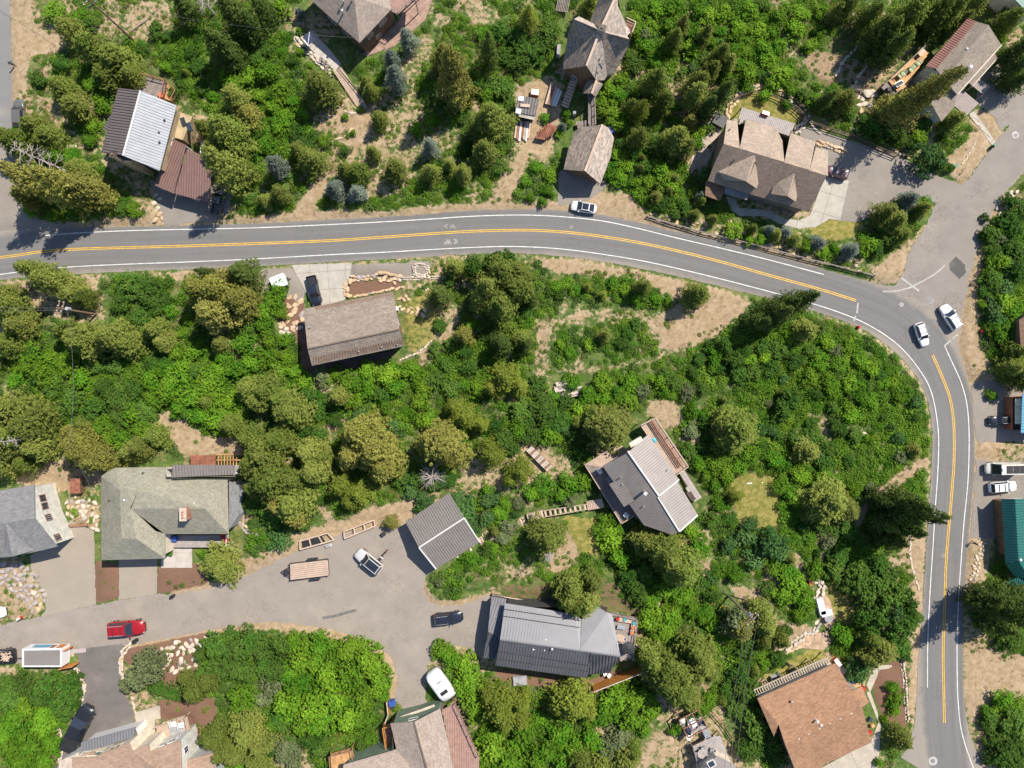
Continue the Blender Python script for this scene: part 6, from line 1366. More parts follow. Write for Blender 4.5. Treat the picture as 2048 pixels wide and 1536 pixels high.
ORD = ['nearest', 'second', 'third', 'fourth', 'fifth', 'sixth', 'seventh', 'eighth', 'ninth', 'tenth', 'eleventh', 'twelfth', 'thirteenth', 'fourteenth', 'fifteenth', 'sixteenth', 'seventeenth', 'eighteenth', 'nineteenth', 'twentieth']
KN = {'F': ('fir_tree', 'green-brown fir', 'fir tree'), 'K': ('fir_tree', 'dark green fir', 'fir tree'), 'O': ('fir_tree', 'olive-yellow fir', 'fir tree'), 'Y': ('fir_tree', 'yellow-green starry fir', 'fir tree'), 'S': ('spruce_tree', 'blue-grey spruce', 'spruce tree'),
      'M': ('maple_tree', 'bright green maple', 'maple'), 'D': ('oak_tree', 'deep green oak', 'oak'), 'P': ('willow_bush', 'pale grey-green bush', 'bush'), 'T': ('green_tree', 'teal-green rounded tree', 'tree')}
recs = []
for k, u, v, r, h_ in TREES:
    if r < 2: continue
    if k in 'FOY' and 6 < h_ < 17: h_ *= .74
    best = min(LAND, key=lambda l: (l[1] - u) ** 2 + (l[2] - v) ** 2); du, dv = u - best[1], v - best[2]; dist = math.hypot(du, dv)
    di = 'beside' if dist < 12 else DIRW[int(round(math.degrees(math.atan2(-dv, du)) / 45)) % 8]
    shrub = r < 16.5 and k in 'MDPT'
    size = 'small' if r < 18 else ('broad' if r > 34 else 'medium')
    kn = KN[k]
    nm, kd, ct = (('shrub', kn[1].replace('maple', 'shrub').replace('oak', 'shrub').replace('rounded tree', 'shrub').replace('bush', 'shrub'), 'shrub') if shrub else kn)
    recs.append([k, u, v, r, h_, nm, f'{size} {kd}', ct, di, best[0], dist])
from collections import defaultdict
cnt = defaultdict(list)
for i, q in enumerate(recs): cnt[(q[6], q[8], q[9])].append(i)
for key, L in cnt.items():
    L.sort(key=lambda i: recs[i][10])
    for j, i in enumerate(L):
        q = recs[i]; recs[i].append(f'{q[6]} {q[8]} the {q[9]}' if len(L) == 1 else f'{ORD[min(j, 19)]} {q[6]} outward {q[8]} the {q[9]}')
for nm_, lim in (('shrub', 285), ('maple_tree', 295), ('oak_tree', 295), ('fir_tree', 295)):
    L = sorted([q for q in recs if q[5] == nm_], key=lambda q: -q[3])
    for q in L[lim:]: q[5] = 'mass'
GRPN = {'fir tree': 'firs on the hillside', 'spruce tree': 'blue spruces in the gardens', 'maple': 'maples of the thicket', 'oak': 'oaks of the thicket', 'bush': 'pale bushes', 'tree': 'teal-green trees', 'shrub': 'shrubs among the trees'}
MASSL = defaultdict(list)
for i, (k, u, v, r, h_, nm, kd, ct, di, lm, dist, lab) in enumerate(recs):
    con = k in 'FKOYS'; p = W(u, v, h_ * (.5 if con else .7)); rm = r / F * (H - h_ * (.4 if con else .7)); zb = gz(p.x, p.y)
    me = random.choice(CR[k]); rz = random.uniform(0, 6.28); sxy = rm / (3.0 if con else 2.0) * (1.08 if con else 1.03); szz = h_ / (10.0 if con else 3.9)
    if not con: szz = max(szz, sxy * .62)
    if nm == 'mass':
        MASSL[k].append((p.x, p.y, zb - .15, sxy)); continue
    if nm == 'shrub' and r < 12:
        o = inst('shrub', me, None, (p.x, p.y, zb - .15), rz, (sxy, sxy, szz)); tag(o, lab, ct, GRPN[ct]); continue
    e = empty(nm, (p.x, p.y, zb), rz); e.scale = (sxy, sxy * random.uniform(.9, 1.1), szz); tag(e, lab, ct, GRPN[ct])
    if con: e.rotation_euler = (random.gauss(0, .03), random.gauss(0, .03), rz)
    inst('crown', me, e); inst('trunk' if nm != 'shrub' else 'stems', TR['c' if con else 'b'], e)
# dead standing trees and snags
def snag(u, v, h_, r, lab, lean=(0, 0), n=26, seed=1):
    rs = random.Random(seed); p = W(u, v, 0); mb = MB(); top = Vector((lean[0], lean[1], h_))
    mb.tube([(0, 0, -.3), top * .5, top], [.2, .12, .03], 6)
    b = MB()
    for k in range(n):
        f = .25 + .72 * k / n; q = top * f; a = k * 2.4 + rs.random(); L = r * (1.1 - f * .6) * rs.uniform(.6, 1.1); e = q + Vector((math.cos(a) * L, math.sin(a) * L, rs.uniform(-.1, .5) * L * .5))
        b.tube([q, (q + e) / 2 + Vector((0, 0, .15)), e], [.055, .04, .015], 4, cap=False)
        for s in (-1, 1):
            m_ = q.lerp(e, .55); aa = a + s * .7; b.tube([m_, m_ + Vector((math.cos(aa), math.sin(aa), .1)) * L * .4], [.03, .012], 3, cap=False)
    t = empty('dead_tree', (p.x, p.y, gz(p.x, p.y))); tag(t, lab, 'dead tree', 'bare dead trees'); mb.build('trunk', DEADW, t); b.build('branches', DEADW, t)
snag(430,30,7,2.6,'bare grey dead tree among dark firs at the top edge', seed=2); snag(868,948,5,3.2,'bare pale branches below the big olive fir by the garage', n=34, seed=3); snag(150,350,10,3.4,'bare dead tree leaning over firs toward the left-edge road', (-4, 1.5), 34, 4)
snag(104,872,13,1.8,'dead twigs poking from the firs above the left-edge grey house', seed=6); snag(1095,1092,10,1.6,'grey dead top on the fir right of the garage stairway', seed=7)
# ------------------------------------------------------------------ ground cover (countless): instanced tufts
def gn_scatter(name, pts, mesh, label, cat):
    co = np.array([p[:3] for p in pts], np.float32); m = bpy.data.meshes.new(name); m.vertices.add(len(co)); m.vertices.foreach_set('co', co.ravel())
    a = m.attributes.new('sc', 'FLOAT', 'POINT'); a.data.foreach_set('value', np.array([p[3] for p in pts], np.float32))
    b = m.attributes.new('rz', 'FLOAT', 'POINT'); b.data.foreach_set('value', np.random.rand(len(pts)).astype(np.float32) * 6.283)
    m.update(); o = bpy.data.objects.new(name, m); COL.objects.link(o); o['kind'] = 'stuff'; tag(o, label, cat)
    src = bpy.data.objects.new(name + '_source', mesh)
    g = bpy.data.node_groups.new(name, 'GeometryNodeTree'); g.interface.new_socket('Geometry', in_out='INPUT', socket_type='NodeSocketGeometry'); g.interface.new_socket('Geometry', in_out='OUTPUT', socket_type='NodeSocketGeometry')
    N = g.nodes; gi = N.new('NodeGroupInput'); go = N.new('NodeGroupOutput'); ip = N.new('GeometryNodeInstanceOnPoints'); oi = N.new('GeometryNodeObjectInfo'); oi.inputs['Object'].default_value = src
    s = N.new('GeometryNodeInputNamedAttribute'); s.data_type = 'FLOAT'; s.inputs[0].default_value = 'sc'; r = N.new('GeometryNodeInputNamedAttribute'); r.data_type = 'FLOAT'; r.inputs[0].default_value = 'rz'; cx = N.new('ShaderNodeCombineXYZ')
    g.links.new(gi.outputs[0], ip.inputs['Points']); g.links.new(oi.outputs['Geometry'], ip.inputs['Instance']); g.links.new(r.outputs[0], cx.inputs[2]); g.links.new(cx.outputs[0], ip.inputs['Rotation']); g.links.new(s.outputs[0], ip.inputs['Scale']); g.links.new(ip.outputs[0], go.inputs[0])
    md = o.modifiers.new('scatter', 'NODES'); md.node_group = g; return o
for k, L in MASSL.items(): gn_scatter('shrubbery', L, CR[k][1], 'small leafy shrubs merging between the trees', 'shrubbery')
GD = np.maximum(MASK['dirt'], MASK['mulch']); clump = fnoise(XX, YY, 4.5, 9) * .6 + fnoise(XX, YY, 1.7, 10) * .4; dry = fnoise(XX, YY, 14, 21)
thickm = np.zeros(XX.shape)
for poly, _n, _r in THICK: thickm = np.maximum(thickm, inside(toW(poly), XX, YY) * 1.0)
thickm = blur(thickm, 8)
lists = {'lush': [], 'dark': [], 'dry': [], 'flower': []}
FLOW = [(690,1470,40),(640,1500,25),(530,1275,22),(600,1268,14),(1745,880,18),(1650,890,14),(1440,1190,26),(1425,1210,16),(1700,1100,20),(1665,1080,16),(1690,1190,12),(1490,1320,12),(1580,1240,14),(190,160,12),(90,150,8),(350,60,20),(330,110,16),(1930,1100,0),(2000,1430,14),(270,1395,6),(1690,1165,10),(1570,1490,8)]
FW = [(W(u, v), r / 11.5) for u, v, r in FLOW if r]
rs = np.random.RandomState(5); NP = 76000
px_ = rs.uniform(-93, 93, NP); py_ = rs.uniform(-70, 70, NP)
for x, y in zip(px_, py_):
    i = int((y - GY0) / GS); j = int((x - GX0) / GS)
    if hardf[i, j] > .02: continue
    d = GD[i, j]; l = MASK['lawn'][i, j]; g = MASK['gravel'][i, j]
    if g > .3 or l > .45: continue
    c = clump[i, j]; z = GZ[i, j]
    if d > .3:
        if MASK['mulch'][i, j] > .4:
            if rs.rand() < .13: lists['lush' if rs.rand() < .6 else 'dark'].append((x, y, z - .03, rs.uniform(.3, .8)))
            continue
        if c > .36 + .30 * min(1, d) and rs.rand() < .8: lists['lush' if rs.rand() < .45 else 'dry'].append((x, y, z - .03, rs.uniform(.3, .7)))
        elif rs.rand() < .12: lists['dry'].append((x, y, z - .03, rs.uniform(.2, .5)))
        continue
    fl = next((True for p, r in FW if (p.x - x) ** 2 + (p.y - y) ** 2 < r * r), False)
    if fl and rs.rand() < .6: lists['flower'].append((x, y, z, rs.uniform(.4, .8)))
    t = thickm[i, j]; w = rs.rand()
    if dry[i, j] > .62 and w < .5 and t < .5: lists['dry'].append((x, y, z - .03, rs.uniform(.5, .95))); continue
    if c < .34 and w < .6: continue
    s_ = rs.uniform(.35, 1.0) + t * .3 + (rs.rand() ** 6) * .9
    lists['lush' if (c * .8 + dry[i, j] * .4 + w * .4 + t * .1 > .72) else 'dark'].append((x, y, z - .05, s_))
LTU = mat_leaf('undergrowth_leaves', (.060, .175, .012), (.175, .275, .030), .25, .25); DTU = mat_leaf('low_dark_leaves', (.046, .108, .018), (.115, .175, .040), .22, .25); DRY = mat_leaf('dry_grass', (.26, .22, .10), (.36, .30, .16), .2, .3); YFL = mat_leaf('yellow_petals', (.65, .48, .02), (.75, .55, .03), .2)  # darker tufts are deep green scrub, their own leaf colour
gn_scatter('undergrowth', lists['lush'], tuft_mesh('tuft', 3, LTU, 120, .105, .6), 'bright green leafy undergrowth between the trees', 'undergrowth')
gn_scatter('undergrowth', lists['dark'], tuft_mesh('tuft', 4, DTU, 120, .105, .55), 'darker low scrub leaves between the trees', 'undergrowth')
gn_scatter('dry_grass', lists['dry'], tuft_mesh('tuft', 5, DRY, 40, .22, .35, True), 'straw-coloured dry grass on the open slopes', 'grass')
gn_scatter('wildflowers', lists['flower'], tuft_mesh('tuft', 6, YFL, 16, .12, .75), 'yellow wildflowers in loose drifts', 'flowers')
# ------------------------------------------------------------------ vehicles (front = +x, built at true size, then scaled to the place)
TYRE = mat('tyre_rubber', (.02, .02, .02), .85, 0, .1, 3, .1, 9); RIM = mat('wheel_metal', (.45, .45, .47), .35, .7); CARG = mat_glass('car_glass', (.02, .025, .035)); LAMPW = mat_paint('lamp_clear', (.3, .3, .31), 0, .3); LAMPR = mat_paint('lamp_red', (.4, .02, .02), 0, .2)
BLK = mat('black_trim', (.025, .025, .027), .6)
def body_loft(st, nose=.78):
    """st: (x, half width, belt z, low z)"""
    mb = MB(); ring = 9
    for x, w, zt, zl in st:
        for y, z in ((-w * .86, zl), (-w, zl + .18), (-w * 1.0, zl + .42), (-w * .96, zt - .08), (-w * .8, zt), (-w * .35, zt + .035), (w * .35, zt + .035), (w * .8, zt), (w * .96, zt - .08), (w, zl + .42), (w, zl + .18), (w * .86, zl)): mb.v.append((x, y, z))
    n = 12
    for i in range(len(st) - 1):
        for k in range(n):
            a, b = i * n + k, i * n + (k + 1) % n; mb.f.append((a, b, b + n, a + n)); mb.m.append(0)
    mb.f.append(tuple(range(n))[::-1]); mb.m.append(0); mb.f.append(tuple(range((len(st) - 1) * n, len(st) * n))); mb.m.append(0)
    return mb
TYPES = {   # L, W, stations, cabin (x rear low, x rear top, x front top, x front low, z belt, z roof)
 'sedan': (4.75, 1.9, [(-2.37,.55,.72,.42),(-2.25,.80,.92,.32),(-1.7,.93,1.0,.25),(-.6,.95,1.0,.22),(.8,.95,.98,.22),(1.6,.92,.88,.25),(2.15,.80,.74,.3),(2.37,.52,.58,.38)], (-1.95,-.95,.35,1.15,.97,1.42)),
 'suv': (4.8, 1.95, [(-2.4,.62,.85,.42),(-2.34,.80,1.05,.35),(-2.15,.92,1.1,.32),(-1.6,.96,1.12,.28),(.6,.96,1.1,.28),(1.4,.94,1.06,.28),(1.95,.86,.98,.32),(2.2,.74,.88,.36),(2.35,.55,.78,.38),(2.42,.3,.64,.42)], (-2.25,-1.95,.25,.95,1.08,1.7)),
 'van': (6.0, 2.05, [(-3.0,.92,1.2,.4),(-2.9,1.0,1.3,.35),(1.4,1.0,1.3,.3),(2.2,.97,1.15,.32),(2.75,.85,1.0,.36),(3.0,.6,.8,.42)], (-2.92,-2.85,1.35,2.15,1.25,2.65)),
 'pickup': (5.8, 2.0, [(-2.9,.88,.78,.5),(-2.8,.95,.82,.42),(-1.1,.97,.84,.38),(-.95,.98,1.14,.35),(1.3,.98,1.14,.35),(2.2,.94,1.08,.38),(2.65,.84,1.0,.42),(2.85,.66,.88,.46),(2.93,.4,.78,.5)], (-1.0,-.8,.65,1.35,1.1,1.82)),
}
def vehicle(kind, rear, front, paint, label, nm='parked_car', cat='car', group='parked cars', z0=0.0, roofp=None, glassroof=False, rails=False, cover=None, zc=.6, cargo=False, solar=False):
    L, Wd, st, (xr0, xr1, xf1, xf0, zb, zr) = TYPES[kind]
    a = W(*rear, zc); b = W(*front, zc); s = (b - a).length / L; c = (a + b) / 2; ang = math.atan2(b.y - a.y, b.x - a.x)
    t = empty(nm, (c.x, c.y, z0), ang); s *= .96; t.scale = (s, s, s); tag(t, label, cat, group)
    P = MATS[paint]; body = body_loft(st).build('body', P, t, True)
    m = body.modifiers.new('b', 'BEVEL') if False else None
    w0, w1 = Wd / 2 * .90, Wd / 2 * .72
    if kind == 'van': w1 = Wd / 2 * .86
    cab = MB(); V = [(xr0,-w0,zb),(xf0,-w0,zb),(xf0,w0,zb),(xr0,w0,zb),(xr1,-w1,zr),(xf1,-w1,zr),(xf1,w1,zr),(xr1,w1,zr),((xr1+xf1)/2,0,zr+.05)]
    cab.add(V, [(0,1,5,4),(1,2,6,5),(2,3,7,6),(3,0,4,7),(4,5,8),(5,6,8),(6,7,8),(7,4,8)])
    cab.build('cabin', MATS[roofp] if roofp else P, t)
    V = [Vector(v) for v in V]
    def pane(name, q, sh=.10, off=.015, m=CARG):
        q = [V[i] for i in q]; cc = sum(q, Vector()) / 4; n = (q[1] - q[0]).cross(q[3] - q[0]).normalized()
        if n.dot(cc - Vector(((xr0 + xf0) / 2, 0, .8))) < 0: n = -n
        q = [cc + (p - cc) * (1 - sh) + n * off for p in q]; return mk(name, q, [(0, 1, 2, 3)], m, t)
    pane('windshield', (1,2,6,5), .07); pane('rear_window', (3,0,4,7), .12)
    if kind != 'van': pane('side_window', (0,1,5,4), .13); pane('side_window', (2,3,7,6), .13)
    if glassroof: mk('glass_roof', [(xr1 + .1,-w1*.85,zr+.02),(xf1-.05,-w1*.85,zr+.02),(xf1-.05,w1*.85,zr+.02),(xr1+.1,w1*.85,zr+.02),(0.5*(xr1+xf1),0,zr+.075)], [(0,1,4),(1,2,4),(2,3,4),(3,0,4)], CARG, t)
    if rails:
        for sg in (-1, 1): MB().bar((xr1 + .15, sg * w1 * .88, zr + .07), (xf1 - .2, sg * w1 * .88, zr + .07), .06, .06).build('roof_rail', MATS['steel'], t)
        for x in (xr1 * .65, xf1 * .2 - .3): MB().bar((x, -w1 * .85, zr + .1), (x, w1 * .85, zr + .1), .07, .05).build('roof_rail', BLK, t)
    if solar:
        for k in range(3): MB().box((-2.3 + k * 1.15, 0, zr + .1), (1.0, 1.3, .06)).build('solar_panel', MATS['black_metal'], t)
        MB().box((1.05, 0, zr + .1), (.5, .5, .12)).build('roof_vent', MATS['white_plastic'], t)
    wr = .35 if kind != 'sedan' else .33
    for sx in (-1, 1):
        for sy in (-1, 1):
            x = sx * L * .30 + (.05 if sx > 0 else -.02); wo = MB().tube([(x, sy * (Wd / 2 - .24), wr), (x, sy * (Wd / 2 - .005), wr)], [wr, wr], 14).build('wheel', TYRE, t)
            MB().tube([(x, sy * (Wd / 2 - .02), wr), (x, sy * (Wd / 2 + .012), wr)], [wr * .6, wr * .6], 10).build('rim', RIM, wo)
    for sy in (-1, 1):
        MB().box((L / 2 - .22, sy * .66, st[-2][2] - .04), (.2, .3, .12)).build('headlight', LAMPW, t); MB().box((-L / 2 + .1, sy * .72, .86), (.12, .26, .2)).build('taillight', LAMPR, t)
        MB().box((xf0 - .3, sy * (Wd / 2 + .08), zb + .08), (.16, .2, .14)).build('mirror', BLK if kind == 'pickup' else P, t)
    mb = MB(); mb.box((L / 2 - .02, 0, .5), (.14, 1.1, .2)); mb.build('grille', BLK, t)
    for x in (xf0 + .02,): MB().bar((x, -w0, zb + .02), (x, w0, zb + .02), .1, .03).build('cowl', BLK, t)
    if kind == 'pickup':
        bed = MB(); x0, x1 = -2.84, -1.02
        for sy in (-1, 1): bed.box(((x0 + x1) / 2, sy * .93, 1.0), (x1 - x0, .09, .38))
        bed.box((x0, 0, 1.0), (.09, 1.86, .38)); bed.build('bed', P, t)
        if cover: MB().box(((x0 + x1) / 2, 0, 1.2), (x1 - x0 - .05, 1.8, .04)).build('bed_cover', MATS[cover], t)
        else:
            mb = MB()
            for k in range(9): mb.box(((x0 + x1) / 2, -.8 + k * .2, .885), (x1 - x0 - .1, .1, .03))
            mb.build('bed_liner', BLK, t)
        if cargo:
            mb = MB(); r_ = random.Random(4)
            for k in range(16): mb.bar((r_.uniform(x0 + .1, x1), r_.uniform(-.7, .7), 1.0 + r_.random() * .3), (r_.uniform(x0 + .1, x1), r_.uniform(-.7, .7), 1.1 + r_.random() * .3), .12, .1)
            mb.build('cargo', MATS['wood_pale'], t)
    return t
for nm_, c_ in (('paint_white', (.74, .74, .75)), ('paint_silver', (.52, .51, .50)), ('paint_black', (.016, .017, .02)), ('paint_red', (.30, .008, .012)), ('paint_maroon', (.055, .006, .02)), ('paint_navy', (.015, .02, .035)), ('paint_grey', (.12, .115, .105)), ('paint_cream', (.62, .61, .55))): mat_paint(nm_, c_)
vehicle('sedan', (1194,419), (1141,410), 'paint_white', 'white sedan with dark glass roof stopped on the roadside pull-out', glassroof=True)
vehicle('suv', (1915,659), (1884,610), 'paint_white', 'white suv with roof rails turning at the junction', rails=True)
vehicle('suv', (1835,645), (1851,693), 'paint_white', 'white car driving down the curve left of the other white suv', rails=True, glassroof=False)
vehicle('pickup', (622,551), (636,612), 'paint_navy', 'dark blue-black pickup with open bed on the concrete driveway', 'pickup_truck', 'pickup', z0=.02)
vehicle('pickup', (431,432), (443,372), 'paint_grey', 'old grey pickup half under the tree beside the brown carport', 'pickup_truck', 'pickup')
vehicle('suv', (1696,353), (1648,338), 'paint_maroon', 'maroon suv nosed against the dormered house', z0=.03)
vehicle('suv', (2025,839), (1976,842), 'paint_black', 'black suv parked at the cream garage door', rails=True)
vehicle('van', (2039,936), (1967,937), 'paint_cream', 'long cream camper van with solar panels on its roof', 'van', 'van', 'parked cars', solar=True)
vehicle('suv', (1976,976), (2033,971), 'paint_white', 'white suv with striped roof parked below the cream van', rails=True)
vehicle('suv', (763,1142), (713,1102), 'paint_silver', 'silver suv with dark glass roof in the turning area', glassroof=True)
vehicle('suv', (217,1258), (293,1252), 'paint_red', 'bright red suv on the lower lane', rails=True)
vehicle('suv', (866,1239), (927,1232), 'paint_navy', 'black suv with grey roof rails near the charcoal metal roof', rails=True)
vehicle('pickup', (138,1500), (182,1408), 'paint_black', 'long black crew-cab pickup on the black asphalt drive', 'pickup_truck', 'pickup', cover='black_metal')
vehicle('pickup', (35,1308), (-48,1316), 'paint_black', 'dark pickup with branches in its bed at the left border', 'pickup_truck', 'pickup', cargo=True)
vehicle('sedan', (-44,1232), (14,1222), 'paint_white', 'front end of a white car cut by the left border')
vehicle('suv', (40,256), (39,198), 'paint_grey', 'grey car with dark windows parked beside the left-edge road')
def trailer_flat():
    T = begin('utility_trailer', [(618,1140)], 'flat wood-decked utility trailer in the turning area', 'trailer'); h = T.o; z = .85
    P = [W(u, v, z) for u, v in ((580,1127),(656,1118),(658,1150),(581,1160))]
    b = clip_strips(P, P[1] - P[0], .34, .3, .05, 0); o = b.build('deck_plank', MATS['deck_tan'], h); o['kind'] = 'stuff'
    mb = MB()
    for i in range(4): mb.bar(P[i] + Vector((0, 0, -.04)), P[(i + 1) % 4] + Vector((0, 0, -.04)), .14, .16)
    for i in (0, 1, 2, 3): mb.bar(P[i], P[i] + Vector((0, 0, .45)), .08, .08)
    mb.build('frame', BLK, h)
    for a_, b_ in (((615,1119),(636,1116.5)), ((620,1159),(641,1156.5))):
        MB().bar(W(*a_, .95), W(*b_, .95), .35, .1).build('fender', BLK, h)
        for f in (.25, .75): p = W(*a_, .4).lerp(W(*b_, .4), f); d = (P[3] - P[0]).normalized(); MB().tube([p - d * .14, p + d * .14], [.36, .36], 12).build('wheel', TYRE, h)
    tip = W(562, 1144, .5); mb = MB(); mb.bar(W(580,1133,.7), tip, .1, .1); mb.bar(W(581,1155,.7), tip, .1, .1); mb.build('hitch', BLK, h)
    c = W(574,1144,.6); MB().box((c.x, c.y, .85), (.5, .9, .4), .1).build('toolbox', BLK, h); T.done()
trailer_flat()
def trailer_box():
    T = begin('enclosed_trailer', [(90,1312)], 'white enclosed cargo trailer with grey roof and open orange rear doors', 'trailer'); h = T.o; z = 2.9
    A, B, C_, D = W(44,1298,z), W(123,1297,z), W(123,1334,z), (W(44,1334,z)); poly = ccw([(p.x, p.y) for p in (A, B, C_, D)])
    MB().prism(poly, .55, z).build('body', MATS['paint_white'], h)
    q = [W(u, v, z + .03) for u, v in ((48,1301),(120,1300),(120,1331),(48,1331))]; MB().prism(ccw([(p.x, p.y) for p in q]), z + .003, z + .04).build('roof', MATS['metal_grey'], h)
    # side print facing the lane
    d = (B - A).normalized(); n = Vector((-d.y, d.x, 0)) * .02; L = (B - A).length
    for f0, f1, z0, z1, m in ((.15,.62,1.0,2.3,'metal_blue'), (.62,.75,1.2,2.6,'wall_orange'), (.78,.98,.8,2.6,'wood_orange')):
        a_, b_ = A + d * L * f0 + n, A + d * L * f1 + n; mk('side_print', [(a_.x, a_.y, z0), (b_.x, b_.y, z0), (b_.x, b_.y, z1), (a_.x + .3, a_.y, z1)], [(0, 1, 2, 3)], MATS[m], h)
    MB().bar(W(124,1334,1.6), W(152,1329,1.6), .08, 2.3).build('door', MATS['wood_orange'], h); MB().bar(W(126,1298,1.6), W(139,1297,1.6), .08, 2.3).build('door', MATS['wood_orange'], h)
    mk('ramp', [W(126,1300,.55), W(126,1330,.55), W(150,1326,.06), W(146,1300,.06)], [(0, 1, 2, 3)], MATS['wood_pale'], h)
    for u in (78, 96):
        for v in (1299, 1334): p = W(u, v, .4); MB().tube([(p.x, p.y - .12, .4), (p.x, p.y + .12, .4)], [.38, .38], 12).build('wheel', TYRE, h)
    MB().bar(W(44,1316,.5), W(36,1317,.5), .1, .1).build('hitch', BLK, h); T.done()
    T = begin('loading_plank', [(155,1302)], 'single pale board lying from the open trailer across the asphalt', 'plank'); MB().bar(W(138,1304,.25), W(172,1300,.1), .75, .08).build('plank', MATS['deck_pale'], T.o); T.done()
trailer_box()
def camper():
    a, b = W(862, 1342, 1.5), W(902, 1397, 1.5); c = (a + b) / 2; L = (b - a).length; t = empty('camper_trailer', (c.x, c.y, 0), math.atan2(b.y - a.y, b.x - a.x)); tag(t, 'white rounded camper with a small dark solar panel parked before green walls', 'camper')
    mb = MB(); w = 1.38; st = [(-L/2, .55, 1.9), (-L/2 + .25, .85, 2.5), (-L/2 + .9, 1.0, 2.75), (L/2 - 1.6, 1.0, 2.8), (L/2 - .8, .98, 2.5), (L/2 - .2, .85, 1.9), (L/2, .6, 1.3)]
    for x, k, zt in st:
        for y, z in ((-1, .5), (-1.02, 1.4), (-.95, zt - .25), (-.75, zt - .05), (0, zt), (.75, zt - .05), (.95, zt - .25), (1.02, 1.4), (1, .5)): mb.v.append((x, y * k * w, z))
    for i in range(len(st) - 1):
        for k in range(9): a_, b_ = i * 9 + k, i * 9 + (k + 1) % 9; mb.f.append((a_, b_, b_ + 9, a_ + 9)); mb.m.append(0)
    mb.f.append(tuple(range(9))[::-1]); mb.m.append(0); mb.f.append(tuple(range(54, 63))); mb.m.append(0)
    mb.build('body', MATS['paint_white'], t, True)
    MB().box((L/2 - 1.9, .1, 2.87), (.6, 1.3, .06)).build('solar_panel', MATS['black_metal'], t); MB().box((0, -.2, 2.86), (.5, .5, .14)).build('roof_vent', MATS['white_plastic'], t); MB().box((-.9, .4, 2.84), (.12, .9, .1)).build('roof_rail', BLK, t)
    mk('side_window', [(-1, -w * 1.03, 1.5), (1, -w * 1.03, 1.5), (1, -w * 1.0, 2.1), (-1, -w * 1.0, 2.1)], [(0, 1, 2, 3)], CARG, t)
    for x in (-.5, .4):
        for y in (-w + .1, w - .1): MB().tube([(x, y - .1, .36), (x, y + .1, .36)], [.36, .36], 12).build('wheel', TYRE, t)
    MB().box((L/2 - .05, 0, 1.5), (.1, 1.6, .6)).build('front_window', CARG, t)
camper()
T = begin('box_trailer', [(557,563)], 'small plain white box trailer beside the concrete driveway', 'trailer'); c = W(557,563,1.6)
MB().box((c.x, c.y, 1.05), (2.5, 2.1, 1.3), .38).build('body', MATS['paint_white'], T.o); MB().box((c.x, c.y, 1.73), (2.56, 2.16, .06), .38).build('lid', MATS['white_plastic'], T.o)
for s_ in (-1, 1): MB().tube([(c.x + s_ * 1.0, c.y + s_ * .5, .35), (c.x + s_ * 1.3, c.y + s_ * .6, .35)], [.35, .35], 12).build('wheel', TYRE, T.o)
MB().bar((c.x + 1.2, c.y + .4, .5), W(582,556,.5), .1, .1).build('hitch', BLK, T.o); T.done()

# ------------------------------------------------------------------ utility poles and wires
def upole(u, v, h_, lab, arm=0.0, nx=2, trans=False, twin=False):
    p = W(u, v); t = empty('utility_pole', (p.x, p.y, 0)); tag(t, lab, 'utility pole', 'utility poles'); WP = MATS['wood_grey']
    MB().tube([(0, 0, -.3), (0, 0, h_)], [.2, .13], 9).build('shaft', mat('pole_wood', (.24, .15, .09), .85, 0, .15, 2, .2, 9), t)
    if twin: MB().tube([(.7, -.6, -.3), (.7, -.6, h_ - 1)], [.17, .12], 8).build('shaft', MATS['pole_wood'], t)
    ca, sa = math.cos(arm), math.sin(arm)
    for k in range(nx):
        z = h_ - .3 - k * 1.1; MB().bar((-1.2 * ca, -1.2 * sa, z), (1.2 * ca, 1.2 * sa, z), .12, .14).build('crossarm', MATS['pole_wood'], t)
        for f in (-1.1, -.4, .4, 1.1): MB().cyl((f * ca, f * sa, z + .07), .06, .2, 7).build('insulator', MATS['white_plastic'], t)
    if trans: MB().cyl((.35, .1, h_ - 2.8), .28, .9, 12).build('transformer', MATS['wall_grey'], t)
    return Vector((p.x, p.y, h_))
pA = upole(262, 76, 12.5, 'tall twin utility pole standing on bare earth near the top left', .8, 2, False, True)
pB = upole(193, 629, 10.8, 'utility pole with white insulators on a clearing below the main road', 1.3, 2, True)
pC = upole(1457, 1192, 12.6, 'utility pole with a transformer above the terrace pergola', .75, 2, True)
WIRE = mat('wire', (.16, .155, .15), .5, .3)
def wire(a, b, sag, lab, r=.028):
    a = Vector(a); b = Vector(b); pts = [a.lerp(b, k / 14) - Vector((0, 0, sag * 4 * (k / 14) * (1 - k / 14))) for k in range(15)]
    o = MB().tube(pts, [r] * 15, 4, cap=False).build('power_line', WIRE); tag(o, lab, 'power line', 'overhead power lines')
wire(pA, W(-60,-160,12), 1.0, 'overhead line leaving the twin pole towards the top left corner'); wire(pA - Vector((.8, .8, .2)), W(90,-160,12), 1.0, 'second overhead line leaving the twin pole over the top edge'); wire(pA, W(560,60,9), 1.2, 'thin line running right from the twin pole over the firs', .018); wire(W(560,60,9), W(719,75,5.5), .6, 'thin service line reaching the hipped house at the top', .025)
wire(pB, W(-120,612,11), .8, 'line from the white-insulator pole to the left border'); wire(pB + Vector((.2,-.2,-1.4)), W(-120,622,10), .8, 'lower line from the white-insulator pole to the left border'); wire(pB + Vector((1,0,-1)), W(137,900,9), 1.4, 'dashed-looking line dropping from the white-insulator pole across the forest', .025); wire(W(137,900,9), W(203,1030,5), .8, 'service line arriving at the olive hipped roof', .025)
